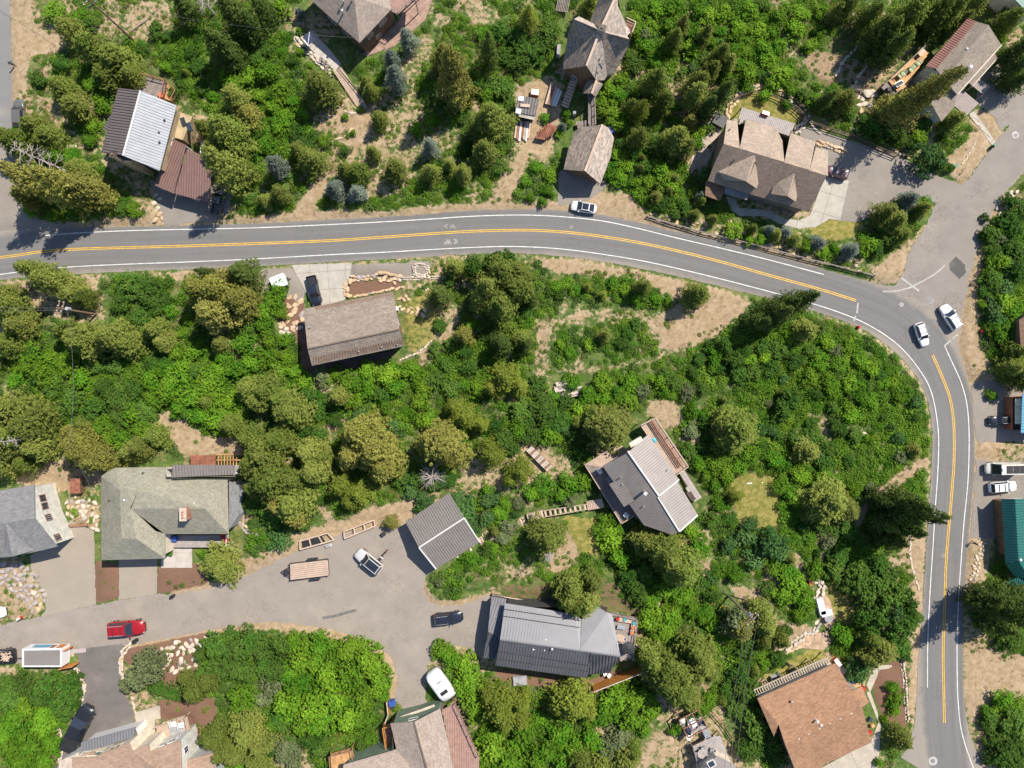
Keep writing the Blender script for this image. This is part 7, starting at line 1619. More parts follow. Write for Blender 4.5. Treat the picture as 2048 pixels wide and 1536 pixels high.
for k, (o_, lab) in enumerate((((-.9,-.9,-.1), 'left line of the three running down from the transformer pole'), ((0,0,0), 'middle line of the three running down from the transformer pole'), ((1.0,.9,-.1), 'right line of the three running down from the transformer pole'))): wire(pC + Vector(o_), W(1440 + k * 12, 1640, 12), 1.6, lab, .028)
wire(pC, W(1385,1120,10), .6, 'line going up and left from the transformer pole into the firs', .03)
wire(W(1452,1560,8), W(1290,1560,6), .5, 'line crossing the dirt slope at the bottom edge', .03)
for (a, b, z, lab) in (((262,62),(312,27),.5,'pale guy rod lying on the grass beside the twin pole'), ((1462,1180),(1492,1199),2.0,'dark guy brace beside the transformer pole')):
    T = begin('guy_rod', [a, b], lab, 'guy rod'); MB().bar(W(*a, z), W(*b, .3), .12, .12).build('rod', MATS['wood_grey'], T.o); T.done()
# ------------------------------------------------------------------ rocks
SROCK = [mat('rock_gold', (.52, .37, .23), .85, 0, .25, 1.2, .2, 5), mat('rock_pale', (.55, .46, .37), .85, 0, .2, 1.2, .2, 5), mat('rock_grey', (.36, .31, .29), .85, 0, .2, 1.2, .2, 5)]
ROCKM = []
for s_ in range(5):
    rs_ = random.Random(s_); bm = bmesh.new(); bmesh.ops.create_icosphere(bm, subdivisions=1, radius=.5)
    for v in bm.verts: v.co = Vector((v.co.x * rs_.uniform(.8, 1.2), v.co.y * rs_.uniform(.7, 1.1), max(-.25, min(.26, v.co.z * rs_.uniform(.6, .9))))) * rs_.uniform(.88, 1.12)
    for mi in range(3):
        me_ = bpy.data.meshes.new('stone'); bm.to_mesh(me_); me_.materials.append(SROCK[mi]); ROCKM.append((mi, me_))
    bm.free()
def rocks(pts, size, mi, label, rows=1, nm='rock_wall', cat='rock wall', gap=.85, jit=.12, scatter=0, hgt=.8, rowd=None, closed=False, el=1.3):
    """stones set along a pixel polyline (or scattered in a polygon); each stone is an object"""
    u, v = polymean(pts); c = W(u, v); t = empty(nm, (c.x, c.y, 0)); tag(t, label, cat)
    P = [Vector(W2(a, b)) for a, b in pts]; spots = []
    if scatter:
        k = 0; tries = 0; xs = [p.x for p in P]; ys = [p.y for p in P]; pl = [tuple(p) for p in P]
        while k < scatter and tries < scatter * 40:
            tries += 1; x = random.uniform(min(xs), max(xs)); y = random.uniform(min(ys), max(ys))
            if not inside(pl, np.array([x]), np.array([y]))[0]: continue
            if any((x - q[0]) ** 2 + (y - q[1]) ** 2 < (size * .85) ** 2 for q in spots): continue
            spots.append((x, y, random.uniform(0, 6.28), 0)); k += 1
    else:
        if closed: P.append(P[0])
        for r in range(rows):
            acc = size * (.3 + .5 * r)
            for a, b in zip(P[:-1], P[1:]):
                L = (b - a).length; d = (b - a) / max(L, 1e-6); n = Vector((-d.y, d.x)) * ((rowd or size * .8) * (r - (rows - 1) / 2))
                while acc < L:
                    q = a + d * acc + n; spots.append((q.x + random.gauss(0, jit * size), q.y + random.gauss(0, jit * size), math.atan2(d.y, d.x) + random.gauss(0, .25), r)); acc += size * gap * random.uniform(.85, 1.25)
                acc -= L
    for x, y, a, r in spots:
        M_ = random.choice([m for k, m in ROCKM if k == mi or random.random() < .12]); s = size * random.uniform(.75, 1.2)
        o = inst('stone', M_, t, (x - c.x, y - c.y, max(0, gz(x, y)) + .12 * size * hgt + (.25 * r * hgt * (rows > 1))), a, (s * el, s * .9, s * hgt))
    return t
rocks([(697,558),(730,556),(770,551),(800,556)], .8, 0, 'golden rock wall along the top of the mulch bed by the driveway', 2); rocks([(698,594),(740,588),(785,577),(812,574)], .65, 0, 'golden rock row between the mulch bed and the tan house'); rocks([(697,560),(692,575),(694,598)], .75, 0, 'short golden rock end of the mulch bed beside the driveway', 2)
rocks([(760,562),(785,562),(790,572)], .7, 0, 'inner curve of golden rocks in the mulch bed'); rocks([(578,592),(600,590),(608,640),(585,662),(560,665),(565,640)], 1.15, 0, 'big flat golden stones stepping down left of the tan house', scatter=15, nm='stone_steps', cat='stepping stones', hgt=.25)
rocks([(555,655),(610,640),(612,655),(565,672)], 1.0, 1, 'flat slabs at the foot of the golden stepping stones', scatter=7, nm='stone_steps', cat='stepping stones', hgt=.25)
rocks([(795,598),(815,590),(825,600),(800,606)], .75, 0, 'loose golden boulders right of the tan house roof', scatter=6, nm='boulders', cat='boulders'); rocks([(794,612),(830,616),(858,622),(850,632),(800,622)], .8, 0, 'cluster of golden boulders below the loose ones', scatter=14, nm='boulders', cat='boulders')
rocks([(828,533),(840,528),(856,535),(858,548),(845,552),(830,548)], .4, 1, 'ring of small white stones beside the gravel strip', 2, nm='stone_ring', cat='stone ring', closed=True); rocks([(792,558),(830,557),(880,555),(895,558)], .4, 1, 'row of small pale stones running right from the mulch bed', 2)
rocks([(835,572),(850,570),(858,580),(840,582)], .45, 1, 'small pale stones among dry grass right of the tan house', scatter=12, nm='boulders', cat='boulders'); rocks([(800,720),(840,705),(865,680)], .45, 1, 'line of pale stones at the lower right of the tan house')
rocks([(1296,430),(1340,441),(1400,458),(1470,475),(1540,492),(1600,510),(1660,524),(1735,543)], .62, 0, 'long golden rock edging behind the roadside rail fence', 1, gap=1.1, jit=.5); rocks([(1380,425),(1430,448),(1480,462),(1560,482),(1620,498)], .85, 0, 'second line of boulders above the roadside rail fence', 1, gap=1.9, jit=.8)
rocks([(1453,234),(1460,212),(1480,190),(1500,177),(1530,176),(1560,188),(1590,206),(1612,226)], .7, 0, 'curved rock wall around the upper side of the fenced lawn', 2); rocks([(1590,264),(1604,252),(1612,238),(1612,228)], .75, 1, 'pale rock wall at the right end of the fenced lawn', 2)
rocks([(1632,286),(1660,293),(1690,304)], .75, 0, 'row of golden rocks between the drive and the dormered house', 2, rowd=.5); rocks([(1455,232),(1460,243),(1475,241)], .8, 0, 'golden rocks at the left tip of the fenced lawn')
rocks([(1742,58),(1722,85),(1700,108),(1680,132),(1668,160)], .75, 1, 'upper pale rock wall on the slope under the tall firs', 1, gap=1.0); rocks([(1742,118),(1725,140),(1712,158),(1706,172)], .85, 1, 'middle rock wall on the slope left of the orange deck'); rocks([(1765,128),(1745,150),(1732,165)], .8, 1, 'short rock wall nearest the orange deck')
rocks([(1708,172),(1725,185),(1745,190),(1752,200)], 1.5, 1, 'large boulders curving at the foot of the rock walls', gap=.95); rocks([(1698,195),(1755,200),(1750,216),(1705,212)], 1.1, 1, 'round stepping stones below the large boulders', scatter=12, nm='stone_steps', cat='stepping stones', hgt=.25)
rocks([(1722,222),(1716,238),(1704,252),(1698,262)], .9, 0, 'line of golden rocks dropping to the fence by the asphalt drive', gap=1.1, jit=.3); rocks([(1700,262),(1745,275),(1790,300),(1820,318)], .6, 0, 'rock edging along the upper side of the asphalt drive', 1, jit=.3)
rocks([(1640,268),(1625,252),(1618,238)], .6, 2, 'dark rocks where the lawn fence meets the drive'); rocks([(1950,285),(1935,310),(1922,330)], .4, 1, 'thin line of white stones across the gravel yard'); rocks([(1940,232),(1960,255),(1980,275)], .38, 1, 'thin line of white stones beside the concrete path', gap=.9)
rocks([(-10,1128),(30,1128),(60,1132),(80,1160),(92,1190),(84,1222),(62,1224),(40,1190),(0,1165)], .95, 2, 'grey rock bed sweeping round the left-edge front garden', scatter=64, nm='rock_bed', cat='rock bed'); rocks([(150,992),(192,1002),(196,1060),(186,1064),(178,1040),(134,1030),(132,1000)], .85, 1, 'beige rock bed between the two lower left driveways', scatter=30, nm='rock_bed', cat='rock bed')
rocks([(305,1292),(420,1272),(400,1310),(388,1350),(330,1345),(318,1318)], .95, 1, 'pale flat stones spread over the brown mulch by the lane', scatter=34, nm='stone_bed', cat='stones', hgt=.35); rocks([(262,1288),(246,1305),(242,1335),(250,1365)], .6, 1, 'curved pale stone edging left of the silver-green bush', 2)
rocks([(150,1335),(163,1352),(170,1375),(164,1398)], .55, 1, 'stone edging beside the black asphalt drive', 2, rowd=.4); rocks([(117,1446),(122,1470),(124,1500),(118,1530)], .5, 1, 'pale stone strip left of the long black pickup', 2, rowd=.4); rocks([(266,1395),(268,1415),(272,1424)], .6, 1, 'few pale stones at the corner of the entry slab')
rocks([(588,72),(596,85),(610,100),(628,115),(645,132),(665,148)], .75, 1, 'white rock wall left of the hipped house patio', 2); rocks([(648,278),(672,281),(690,276),(702,262),(708,258)], .45, 0, 'thin stone edging round the bare round bed by the footpath'); rocks([(690,226),(710,228),(722,222)], .45, 1, 'short stone edging at the end of the garden boardwalk')
rocks([(1628,1162),(1640,1160),(1644,1175),(1636,1192),(1630,1200)], .8, 1, 'pale rocks stepping down to the white covered seat', 2); rocks([(1640,1240),(1625,1262),(1600,1275),(1575,1292),(1555,1305)], .75, 1, 'rock wall curving down from the flagstone patio', 2); rocks([(1545,1312),(1560,1308),(1590,1298),(1620,1285)], .6, 0, 'lower golden rock row beside the narrow lawn')
rocks([(1524,1340),(1535,1335),(1545,1320)], .7, 1, 'three pale rocks at the left end of the narrow lawn'); rocks([(1960,1075),(1972,1075),(1962,1110),(1948,1160),(1938,1160),(1950,1110)], .55, 1, 'pale boulder strip between the curve road and the teal house', scatter=42, nm='rock_bed', cat='rock bed')
rocks([(1732,858),(1738,835),(1744,822),(1752,822),(1750,840),(1742,860)], .75, 2, 'grey boulder pile in the scrub left of the curve', scatter=12, nm='boulders', cat='boulders'); rocks([(1724,866),(1730,872)], 1.1, 1, 'single pink boulder below the grey boulder pile', nm='boulders', cat='boulder', gap=1.2)
rocks([(2030,380),(2012,400),(2000,425),(1990,450)], .9, 1, 'pale rocks along the right side of the upper side road', 2, gap=1.2, jit=.4); rocks([(1820,1070),(1818,1110),(1826,1150),(1838,1180)], .4, 1, 'thin stone line on the verge right of the manhole'); rocks([(1803,1320),(1808,1380),(1812,1440)], .42, 1, 'thin stone line between bushes and the lower curve road', 2, gap=1.2)
rocks([(1485,1180),(1530,1185),(1560,1235),(1520,1225)], .55, 2, 'scattered grey stones on the dirt by the transformer pole', scatter=16, nm='boulders', cat='boulders'); rocks([(1418,60),(1422,66)], .6, 1, 'lone white rock in the maples above the crossed-gable house', nm='boulders', cat='boulder') if False else None
rocks([(318,425),(328,436),(322,445),(312,440)], .9, 0, 'golden boulders at the lower left of the carport drive', scatter=4, nm='boulders', cat='boulders'); rocks([(308,382),(322,388),(318,424),(308,415)], 1.0, 1, 'flat grey slabs stepping down left of the carport', scatter=6, nm='stone_steps', cat='stepping stones', hgt=.25)
rocks([(640,225),(652,225),(658,240),(648,242)], .5, 2, 'small grey rock heap under the round fir by the footpath', scatter=8, nm='boulders', cat='boulders'); rocks([(1690,26),(1708,22),(1712,32),(1698,38)], .9, 1, 'three round pale boulders on the brown slope at the top', scatter=4, nm='boulders', cat='boulders')
rocks([(470,1040),(500,1055),(520,1070),(495,1068)], .6, 2, 'brown rocks beside the shed end of the olive house', scatter=12, nm='boulders', cat='boulders'); rocks([(910,1090),(958,1088),(930,1110),(890,1128)], .5, 1, 'scattered pale stones along the garage wall', scatter=10, nm='boulders', cat='boulders')
# ------------------------------------------------------------------ logs
LOGM = mat('log_bark_pale', (.50, .42, .36), .85, 0, .2, 2.5, .25, 10); LOGD = mat('log_bark_dark', (.24, .15, .10), .85, 0, .2, 2.5, .25, 10)
T = begin('log_pile', [(1138,775)], 'pile of long pale stripped logs in the green scrub', 'log pile')
for k in range(9):
    v = 764 + k * 3.8; u0 = 1108 + random.uniform(-2, 6); u1 = 1160 + random.uniform(-12, 8); z = .35 + .3 * (k % 3 == 1)
    MB().tube([W(u0, v + 4, z), W((u0 + u1) / 2, v, z + .05), W(u1, v - 5, z)], [.26, .24, .2], 8).build('log', LOGM, T.o)
MB().tube([W(1140,745,.5), W(1146,756,.6)], [.25, .2], 7).build('log', LOGD, T.o); T.done()
T = begin('wood_stack', [(1080,918)], 'stacked short firewood logs in the dry round clearing', 'wood stack')
for k in range(13):
    f = k / 12; u, v = 1060 + 38 * f, 898 + 38 * f
    for zz in range(2): MB().tube([W(u - 6, v + 5, .3 + zz * .42), W(u + 5, v - 5, .3 + zz * .42)], [.22, .2], 7).build('log', LOGM if (k + zz) % 3 else LOGD, T.o)
T.done()
# ------------------------------------------------------------------ fences
def rail_fence(pts, h_, m, lab, rails=2, sp=2.2, nm='rail_fence', cat='fence', w=.1, z0=0):
    u, v = polymean(pts); T = Thing(nm, u, v, lab, cat); P = [W(a, b, z0) for a, b in pts]
    Q = resample([(p.x, p.y) for p in P], sp)
    for x, y in Q: MB().bar((x, y, z0 - .2), (x, y, z0 + h_ + .08), w * 1.3, w * 1.3, up=Vector((0, 1, 0))).build('post', MATS[m], T.o)
    for a, b in zip(Q[:-1], Q[1:]):
        for r in range(rails): z = z0 + h_ - r * h_ * .45; MB().bar((a[0], a[1], z), (b[0], b[1], z), w, w).build('rail', MATS[m], T.o)
    T.done()
rail_fence([(1294,434),(1330,446),(1400,465),(1470,482),(1536,499),(1600,516),(1660,531),(1746,552)], .9, 'wood_grey', 'long brown rail fence along the upper side of the main road', 2, 2.3, w=.12)
rail_fence([(1458,203),(1482,195),(1503,188),(1528,190),(1560,203),(1590,220),(1616,245)], 1.2, 'wood_dark', 'dark rail fence around the dry yellow lawn', 3, 2.0)
rail_fence([(1618,248),(1660,262),(1700,275),(1745,296),(1790,314)], 1.2, 'wood_dark', 'dark rail fence between the asphalt drive and the rocky slope', 3, 2.0)
rail_fence([(678,140),(700,165),(722,192),(735,212)], .95, 'wood_dark', 'black railing beside the garden boardwalk', 2, 1.5, w=.07)
rail_fence([(660,148),(690,185),(712,214)], .95, 'wood_grey', 'low railing on the lower left of the garden boardwalk', 2, 1.6, w=.07) if False else None
rail_fence([(1400,168),(1418,182),(1428,178),(1440,188)], 1.0, 'wood_red', 'small brown frame fence among shrubs above the warm patio', 2, 1.4, w=.09)
rail_fence([(1422,1420),(1445,1445),(1465,1475)], 1.2, 'wood_red', 'brown mesh garden fence beside the terrace pergola', 3, 1.8, w=.09)
T = begin('boardwalk', [(697,175)], 'long garden boardwalk of cross planks dropping from the hipped house', 'boardwalk')
for k in range(26):
    f = k / 25; u, v = 676 + 52 * f, 140 + 78 * f; d = Vector((.83, -.0, 0)); MB().bar(W(u - 8, v + 5, .5 - f * .3), W(u + 7, v - 5, .5 - f * .3), .27, .06).build('plank', MATS['deck_tan'], T.o)
T.done()
def plank_fence(pts, h_, m, lab, z0=0, capm='trim_tan'):
    u, v = polymean(pts); T = Thing('plank_fence', u, v, lab, 'fence')
    P = [W(a, b, z0 + h_) for a, b in pts]; n_ = 0
    for a, b in zip(P[:-1], P[1:]):
        L = (b - a).length; k = max(1, int(L / .32)); d = (b - a).normalized()
        for i in range(k): p = a + d * (L * (i + .5) / k); MB().box((p.x, p.y, z0 + h_ / 2), (L / k - .02, .035, h_), math.atan2(d.y, d.x)).build('plank', MATS[m], T.o)
        MB().bar(a, b, .16, .06).build('cap_rail', MATS[capm], T.o)
        nn = max(1, int(L / 2.4))
        for i in range(nn + 1): p = a + (b - a) * (i / nn) + Vector((-d.y, d.x, 0)) * .1; MB().box((p.x, p.y, z0 + h_ / 2), (.14, .14, h_), math.atan2(d.y, d.x)).build('post', MATS[m], T.o)
    T.done()
plank_fence([(1270,1287),(1286,1302),(1286,1346),(1188,1384)], 3.0, 'wood_orange', 'new orange plank fence wrapping the yard of the charcoal metal house')
plank_fence([(773,1404),(776,1430),(768,1452)], 1.6, 'wood_orange', 'short orange plank fence beside the blue bin')
plank_fence([(985,1190),(1040,1199),(1084,1207)], .8, 'wood_red', 'low brown timber edge above the charcoal metal roof')
def timber_frame(pts, lab, dark=False):
    u, v = polymean(pts); T = Thing('timber_frame', u, v, lab, 'timber frame'); A, B, C_, D = [W(a, b, .5) for a, b in pts]
    for a, b in ((A, B), (D, C_)): MB().bar(a, b, .22, .3).build('beam', MATS['wood_pale'], T.o)
    n = max(3, int((B - A).length / 2.2))
    for k in range(n + 1): MB().bar(A.lerp(B, k / n), D.lerp(C_, k / n), .2, .24).build('joist', MATS['wood_pale'], T.o)
    if dark: MB().prism(ccw([(p.x, p.y) for p in (A.lerp(B, .1), A.lerp(B, .75), D.lerp(C_, .75), D.lerp(C_, .1))]), .3, .55).build('cover', MATS['black_metal'], T.o)
    T.done()
timber_frame([(688,1063),(748,1040),(750,1052),(689,1077)], 'open pale timber frame on the slope above the turning area')
timber_frame([(600,1082),(655,1066),(668,1080),(600,1099)], 'pale timber frame with a black sheet left of the open one', True)
# ------------------------------------------------------------------ furniture and small things
def tbl(u, v, z, r, m, lab, rect=None, ang=0, hh=.72, cat='table', nm='table'):
    p = W(u, v, z + hh); t = empty(nm, (p.x, p.y, z), ang); tag(t, lab, cat)
    if rect: MB().box((0, 0, hh), (rect[0], rect[1], .05)).build('tabletop', MATS[m], t)
    else: MB().cyl((0, 0, hh - .03), r, .05, 20).build('tabletop', MATS[m], t)
    w, l = (rect[0] * .42, rect[1] * .42) if rect else (r * .5, r * .5)
    for sx in (-1, 1):
        for sy in (-1, 1): MB().bar((sx * w, sy * l, 0), (sx * w, sy * l, hh - .03), .05, .05, up=Vector((0, 1, 0))).build('leg', MATS['black_metal'], t)
    return t
def chair(u, v, z, ang, m, lab, s=1.0, group=None, cat='chair', nm='garden_chair'):
    p = W(u, v, z + .45); t = empty(nm, (p.x, p.y, z), ang); t.scale = (s, s, s); tag(t, lab, cat, group)
    MB().box((0, 0, .45), (.55, .55, .06)).build('seat', MATS[m], t); MB().bar((-.27, 0, .45), (-.42, 0, 1.0), .55, .05, up=Vector((1, 0, 0))).build('backrest', MATS[m], t)
    for sy in (-1, 1): MB().bar((-.3, sy * .3, .68), (.25, sy * .3, .68), .06, .05).build('armrest', MATS[m], t)
    for sx in (-1, 1):
        for sy in (-1, 1): MB().bar((sx * .24, sy * .24, 0), (sx * .24, sy * .24, .43), .05, .05, up=Vector((0, 1, 0))).build('leg', MATS['black_metal'], t)
    return t
def boxy(nm, u, v, z, d, ang, m, lab, cat, extra=None):
    p = W(u, v, z + d[2]); t = empty(nm, (p.x, p.y, z), ang); tag(t, lab, cat)
    MB().box((0, 0, d[2] / 2), d).build('body', MATS[m], t); MB().box((0, 0, d[2] + .025), (d[0] * .94, d[1] * .94, .05)).build('lid', MATS[extra or m], t); return t
mat('cushion_red', (.45, .03, .02), .8); mat('cushion_teal', (.04, .30, .32), .8); mat('cushion_white', (.75, .73, .70), .8); mat('cushion_green', (.36, .42, .26), .8); mat('rug_grey', (.30, .30, .31), .9); mat('tarp_blue', (.03, .09, .35), .6); mat('cushion_orange', (.55, .16, .06), .8); mat('umbrella_blue', (.10, .45, .55), .7); mat('umbrella_black', (.03, .03, .035), .7); mat('green_plastic', (.02, .12, .06), .5); mat('cushion_navy', (.03, .04, .09), .8)
def sofa(u, v, z, segs, m, lab, cush):
    T = Thing('garden_sofa', u, v, lab, 'sofa', z=z)
    for (a, b) in segs: MB().bar(W(*a, z + .25), W(*b, z + .25), .85, .45).build('seat', MATS[m], T.o)
    for (cu, cv, cm) in cush: c = W(cu, cv, z + .6); MB().box((c.x, c.y, z + .58), (.55, .5, .2), random.random()).build('cushion', MATS[cm], T.o)
    T.done()
sofa(1255, 1245, 2.3, [((1236,1237),(1268,1242)), ((1268,1242),(1265,1268))], 'wood_pale', 'L-shaped wooden sofa with red and teal cushions on the charcoal house deck', [(1236,1238,'cushion_red'),(1250,1239,'cushion_teal'),(1268,1247,'cushion_teal'),(1266,1256,'cushion_orange'),(1264,1266,'cushion_orange')])
tbl(1242,1254.7,2.3,.5,'steel','silver fire table with dark centre in front of the L-shaped sofa',(1.3,.7),-.1,.45,'fire table'); tbl(1240,1276,2.3,.5,'deck_tan','square pale dining table on the charcoal house deck',(1.3,1.2),-.15); chair(1247,1277,2.3,math.pi,'cushion_white','white chair pulled up to the square pale dining table')
def umbrella(u, v, z, r, m, lab, hh=2.3, folded=False):
    p = W(u, v, z + hh); t = empty('garden_umbrella', (p.x, p.y, z)); tag(t, lab, 'umbrella'); n = 8; mb = MB()
    rr = r if not folded else .2
    mb.add([(0, 0, hh + .35)] + [(rr * math.cos(k * 6.283 / n), rr * math.sin(k * 6.283 / n), hh if not folded else hh - 1) for k in range(n)], [(0, 1 + k, 1 + (k + 1) % n) for k in range(n)]); mb.build('canopy', MATS[m], t); MB().cyl((0, 0, 0), .03, hh + .3, 6).build('pole', MATS['steel'], t)
umbrella(1257,1296,2.3,1.15,'umbrella_black','black parasol over the lower end of the charcoal house deck',1.9); umbrella(1308,881,3.0,.45,'umbrella_blue','half-closed light blue parasol on the cabin bench deck',1.6)
for u, v, a, lab in ((1211,1347,.5,'white rocking chair on the left below the dark sloping roof'), (1219,1350,.9,'white rocking chair on the right below the dark sloping roof')): chair(u, v, .05, a, 'white_plastic', lab, .9, 'white rocking chairs')
for u, v, a, lab in ((1198,941,2.2,'pale lounge chair nearest the corner of the wraparound deck'), (1216,957,2.2,'grey lounge chair against the cabin wall on the wraparound deck'), (1251,1029,2.4,'white lounge chair at the lower end of the wraparound deck')): chair(u, v, 2.35, a, 'cushion_white' if 'grey' not in lab else 'rug_grey', lab, 1.15)
T = begin('rug', [(355,1462)], 'grey rug on the sunken pale timber deck', 'rug'); MB().prism(ccw([W2(u, v, 1.55) for u, v in ((336,1452),(366,1444),(370,1468),(344,1476))]), 1.525, 1.545).build('pile', MATS['rug_grey'], T.o); T.done()
for u, v, lab in ((348,1446,'white padded armchair on the left of the grey rug'), (364,1448,'white padded armchair on the right of the grey rug')): chair(u, v, 1.53, -1.4, 'cushion_white', lab, 1.7)
tbl(1385,1446,.8,.85,'cushion_white','round white table under the open brown pergola'); tbl(1405,1508,1.6,.85,'deck_pale','round pale table on the lower terrace by the skylight')
for k, (u, v, a) in enumerate(((1365,1440,0),(1378,1430,-1.5),(1376,1458,1.5),(1401,1443,3.1),(1378,1469,1.0))): chair(u, v, .8, a, ('cushion_white','cushion_navy','cushion_navy','cushion_navy','cushion_white')[k], ('white armchair left of the round white pergola table','navy chair above the round white pergola table','navy chair below the round white pergola table','navy chair right of the round white pergola table','white armchair at the lowest corner of the pergola deck')[k], 1.4)
for u, v, a, lab in ((1394,1508,0,'dark chair left of the round pale terrace table'), (1406,1497,-1.5,'dark chair above the round pale terrace table'), (1415,1512,2.8,'dark chair right of the round pale terrace table'), (1424,1500,2.8,'dark lounge chair by the edge of the lower terrace')): chair(u, v, 1.6, a, 'rug_grey', lab, 1.1)
for k, (u, v) in enumerate(((1837,127),(1828,133),(1822,140),(1807,147),(1800,152))): chair(u, v, 2.2, -.8, 'cushion_green', ('green-cushioned chair highest on the orange hillside deck','second green-cushioned chair down the orange hillside deck','third green-cushioned chair in the middle of the orange hillside deck','green-cushioned chair near the wide end of the orange deck','lowest green-cushioned chair on the orange hillside deck')[k], 1.3)
tbl(1843,104,2.2,.5,'wood_pale','wooden table at the narrow top end of the orange deck',(1.3,.9),.8); boxy('grill', 1799,167,2.2,(1.4,.7,.9),.5,'steel','steel grill at the wide end of the orange hillside deck','grill','umbrella_black'); boxy('grill',1779,178,1.9,(.7,.7,.9),.2,'umbrella_black','black round grill on the grey platform below the orange deck','grill')
for u, v, lab in ((642,118,'wire chair at the top of the hipped house patio'), (650,124,'wire chair in the middle of the hipped house patio'), (656,132,'wire chair at the lower end of the hipped house patio')): chair(u, v, .1, 2.5, 'wood_grey', lab, .9)
def trampoline():
    p = W(618, 78, 1.8); t = empty('shade_tent', (p.x, p.y, 0), .6); tag(t, 'navy shade tent with white straps at the head of the hipped house patio', 'tent'); MB().box((0, 0, 1.9), (1.5, 1.7, .05)).build('canopy', MATS['cushion_navy'], t)
    for sx in (-1, 1):
        for sy in (-1, 1): MB().bar((sx * .72, sy * .82, 0), (sx * .72, sy * .82, 1.9), .05, .05, up=Vector((0, 1, 0))).build('post', MATS['white_plastic'], t)
    MB().bar((-.75, -.85, 1.97), (.75, .85, 1.97), .08, .03).build('strap', MATS['white_plastic'], t); MB().bar((-.8, .3, 1.97), (-.8, -1.0, 1.97), .16, .03).build('strap', MATS['white_plastic'], t)
trampoline()
def bike(u, v, ang, lab, s=1.0):
    p = W(u, v, .5); t = empty('bicycle', (p.x, p.y, 0), ang); t.scale = (s, s, s); tag(t, lab, 'bicycle')
    for x in (-.52, .52):
        mb = MB(); mb.tube([(x + .34 * math.cos(k * .5236), 0, .35 + .34 * math.sin(k * .5236)) for k in range(13)], [.025] * 13, 5); mb.build('wheel', BLK, t)
    mb = MB(); mb.bar((-.52, 0, .35), (0, 0, .3), .03, .03); mb.bar((0, 0, .3), (.4, 0, .85), .03, .03); mb.bar((-.15, 0, .85), (.4, 0, .85), .03, .03); mb.bar((0, 0, .3), (-.18, 0, .95), .03, .03); mb.bar((.4, 0, .95), (.52, 0, .35), .03, .03, up=Vector((0, 1, 0))); mb.build('frame', MATS['steel'], t)
    MB().box((-.18, 0, .98), (.25, .14, .05)).build('saddle', BLK, t); MB().bar((.4, -.28, 1.0), (.4, .28, 1.0), .03, .03).build('handlebar', BLK, t)
bike(714,108,.9,'bicycle leaning at the lower corner of the hipped house',1.1); bike(733,106,-.3,'bicycle lying right of the corner of the hipped house',1.1)
T = Thing('outdoor_sofa', 1643, 1215, 'white covered L-shaped garden seat on the flagstone patio', 'covered seat'); MB().bar(W(1637,1196,.5), W(1645,1228,.5), 1.05, .85).build('cover', MATS['white_plastic'], T.o); MB().bar(W(1641,1228,.5), W(1662,1222,.5), 1.0, .85).build('cover', MATS['white_plastic'], T.o); T.done()
tbl(1658,1237,.1,.75,'rug_grey','round grey table at the foot of the white covered seat'); boxy('planter',1622,1166,.1,(.6,.9,.6),.2,'cushion_orange','orange planter box at the top of the pale stepping rocks','planter')
boxy('cooling_unit',1554,1361,.1,(1.5,1.5,1.2),.3,'trim_white','square white cooling unit with dark fan above the orange-brown roof','cooling unit','umbrella_black'); boxy('grill',1589,1346,.1,(1.2,.8,1.0),.3,'umbrella_black','covered black grill beside the slatted pergola','grill'); boxy('garden_post',1580,1333,.1,(.35,.35,1.6),0,'trim_dark','dark post lamp at the lawn edge above the grill','post')
boxy('bench',1676,1325,.1,(1.6,.7,.6),-.9,'cushion_red','red and white bench at the top corner of the orange-brown roof','bench','cushion_white'); boxy('porch_rug',1686,1340,.1,(1.4,.9,.3),-.9,'wood_red','brown side table below the red and white bench','table','rug_grey'); boxy('tarp',1706,1360,.3,(1.4,1.3,.6),.4,'tarp_blue','bright blue covered heap beside the orange-brown roof','tarp'); boxy('bench',1712,1371,.2,(1.8,.7,.5),.35,'wood_new','wooden bench below the bright blue heap','bench')
rocks([(1668,1300),(1690,1310),(1700,1335),(1722,1355),(1728,1370)], .7, 0, 'curved rock edging round the corner yard of the orange-brown house', 1)
for k, (u, v) in enumerate(((1728,1378),(1742,1440),(1746,1452),(1741,1466))): boxy('flower_pot',u,v,.05,(.6,.6,.5),k,('cushion_red','cushion_navy','wood_new','cushion_red')[k],('red flower tub at the top of the warm concrete path','purple flower tub beside the orange-brown roof','small wooden chair beside the purple flower tub','pink flower tub lowest beside the orange-brown roof')[k],'flower pot')
for u, v, m, lab in ((453,1079,'cushion_red','red armchair at the right end of the olive house porch'), (446,1072,'cushion_red','dark red stool beside the porch wall of the olive house')): chair(u, v, .95, 2.6, m, lab, 1.2)
boxy('storage_bin',347,1078,.95,(.9,.9,.7),0,'tarp_blue','blue storage bin at the left end of the olive house porch','bin'); boxy('wheelie_bin',783,1408,0,(1.0,.9,1.2),.3,'tarp_blue','blue wheelie bin at the top of the green-walled drive','bin'); boxy('storage_bin',785,1416,0,(.7,.5,.6),.3,'tarp_blue','dark blue crate just below the wheelie bin','crate','umbrella_black')
boxy('mailbox',1991,290,0,(.6,.5,1.1),.6,'green_plastic','green bin at the foot of the concrete path near the side road','bin'); boxy('wheelie_bin',1912,331,0,(.8,.7,1.1),.5,'green_plastic','dark green bin on the gravel yard above the asphalt drive','bin'); boxy('post_box',342,1194,0,(.5,.4,1.1),.3,'black_metal','black mailbox at the edge of the lower left lane','mailbox'); boxy('post_box',267,1284,0,(.5,.5,1.2),.3,'black_metal','black mailbox by the red mulch opposite the red car','mailbox')
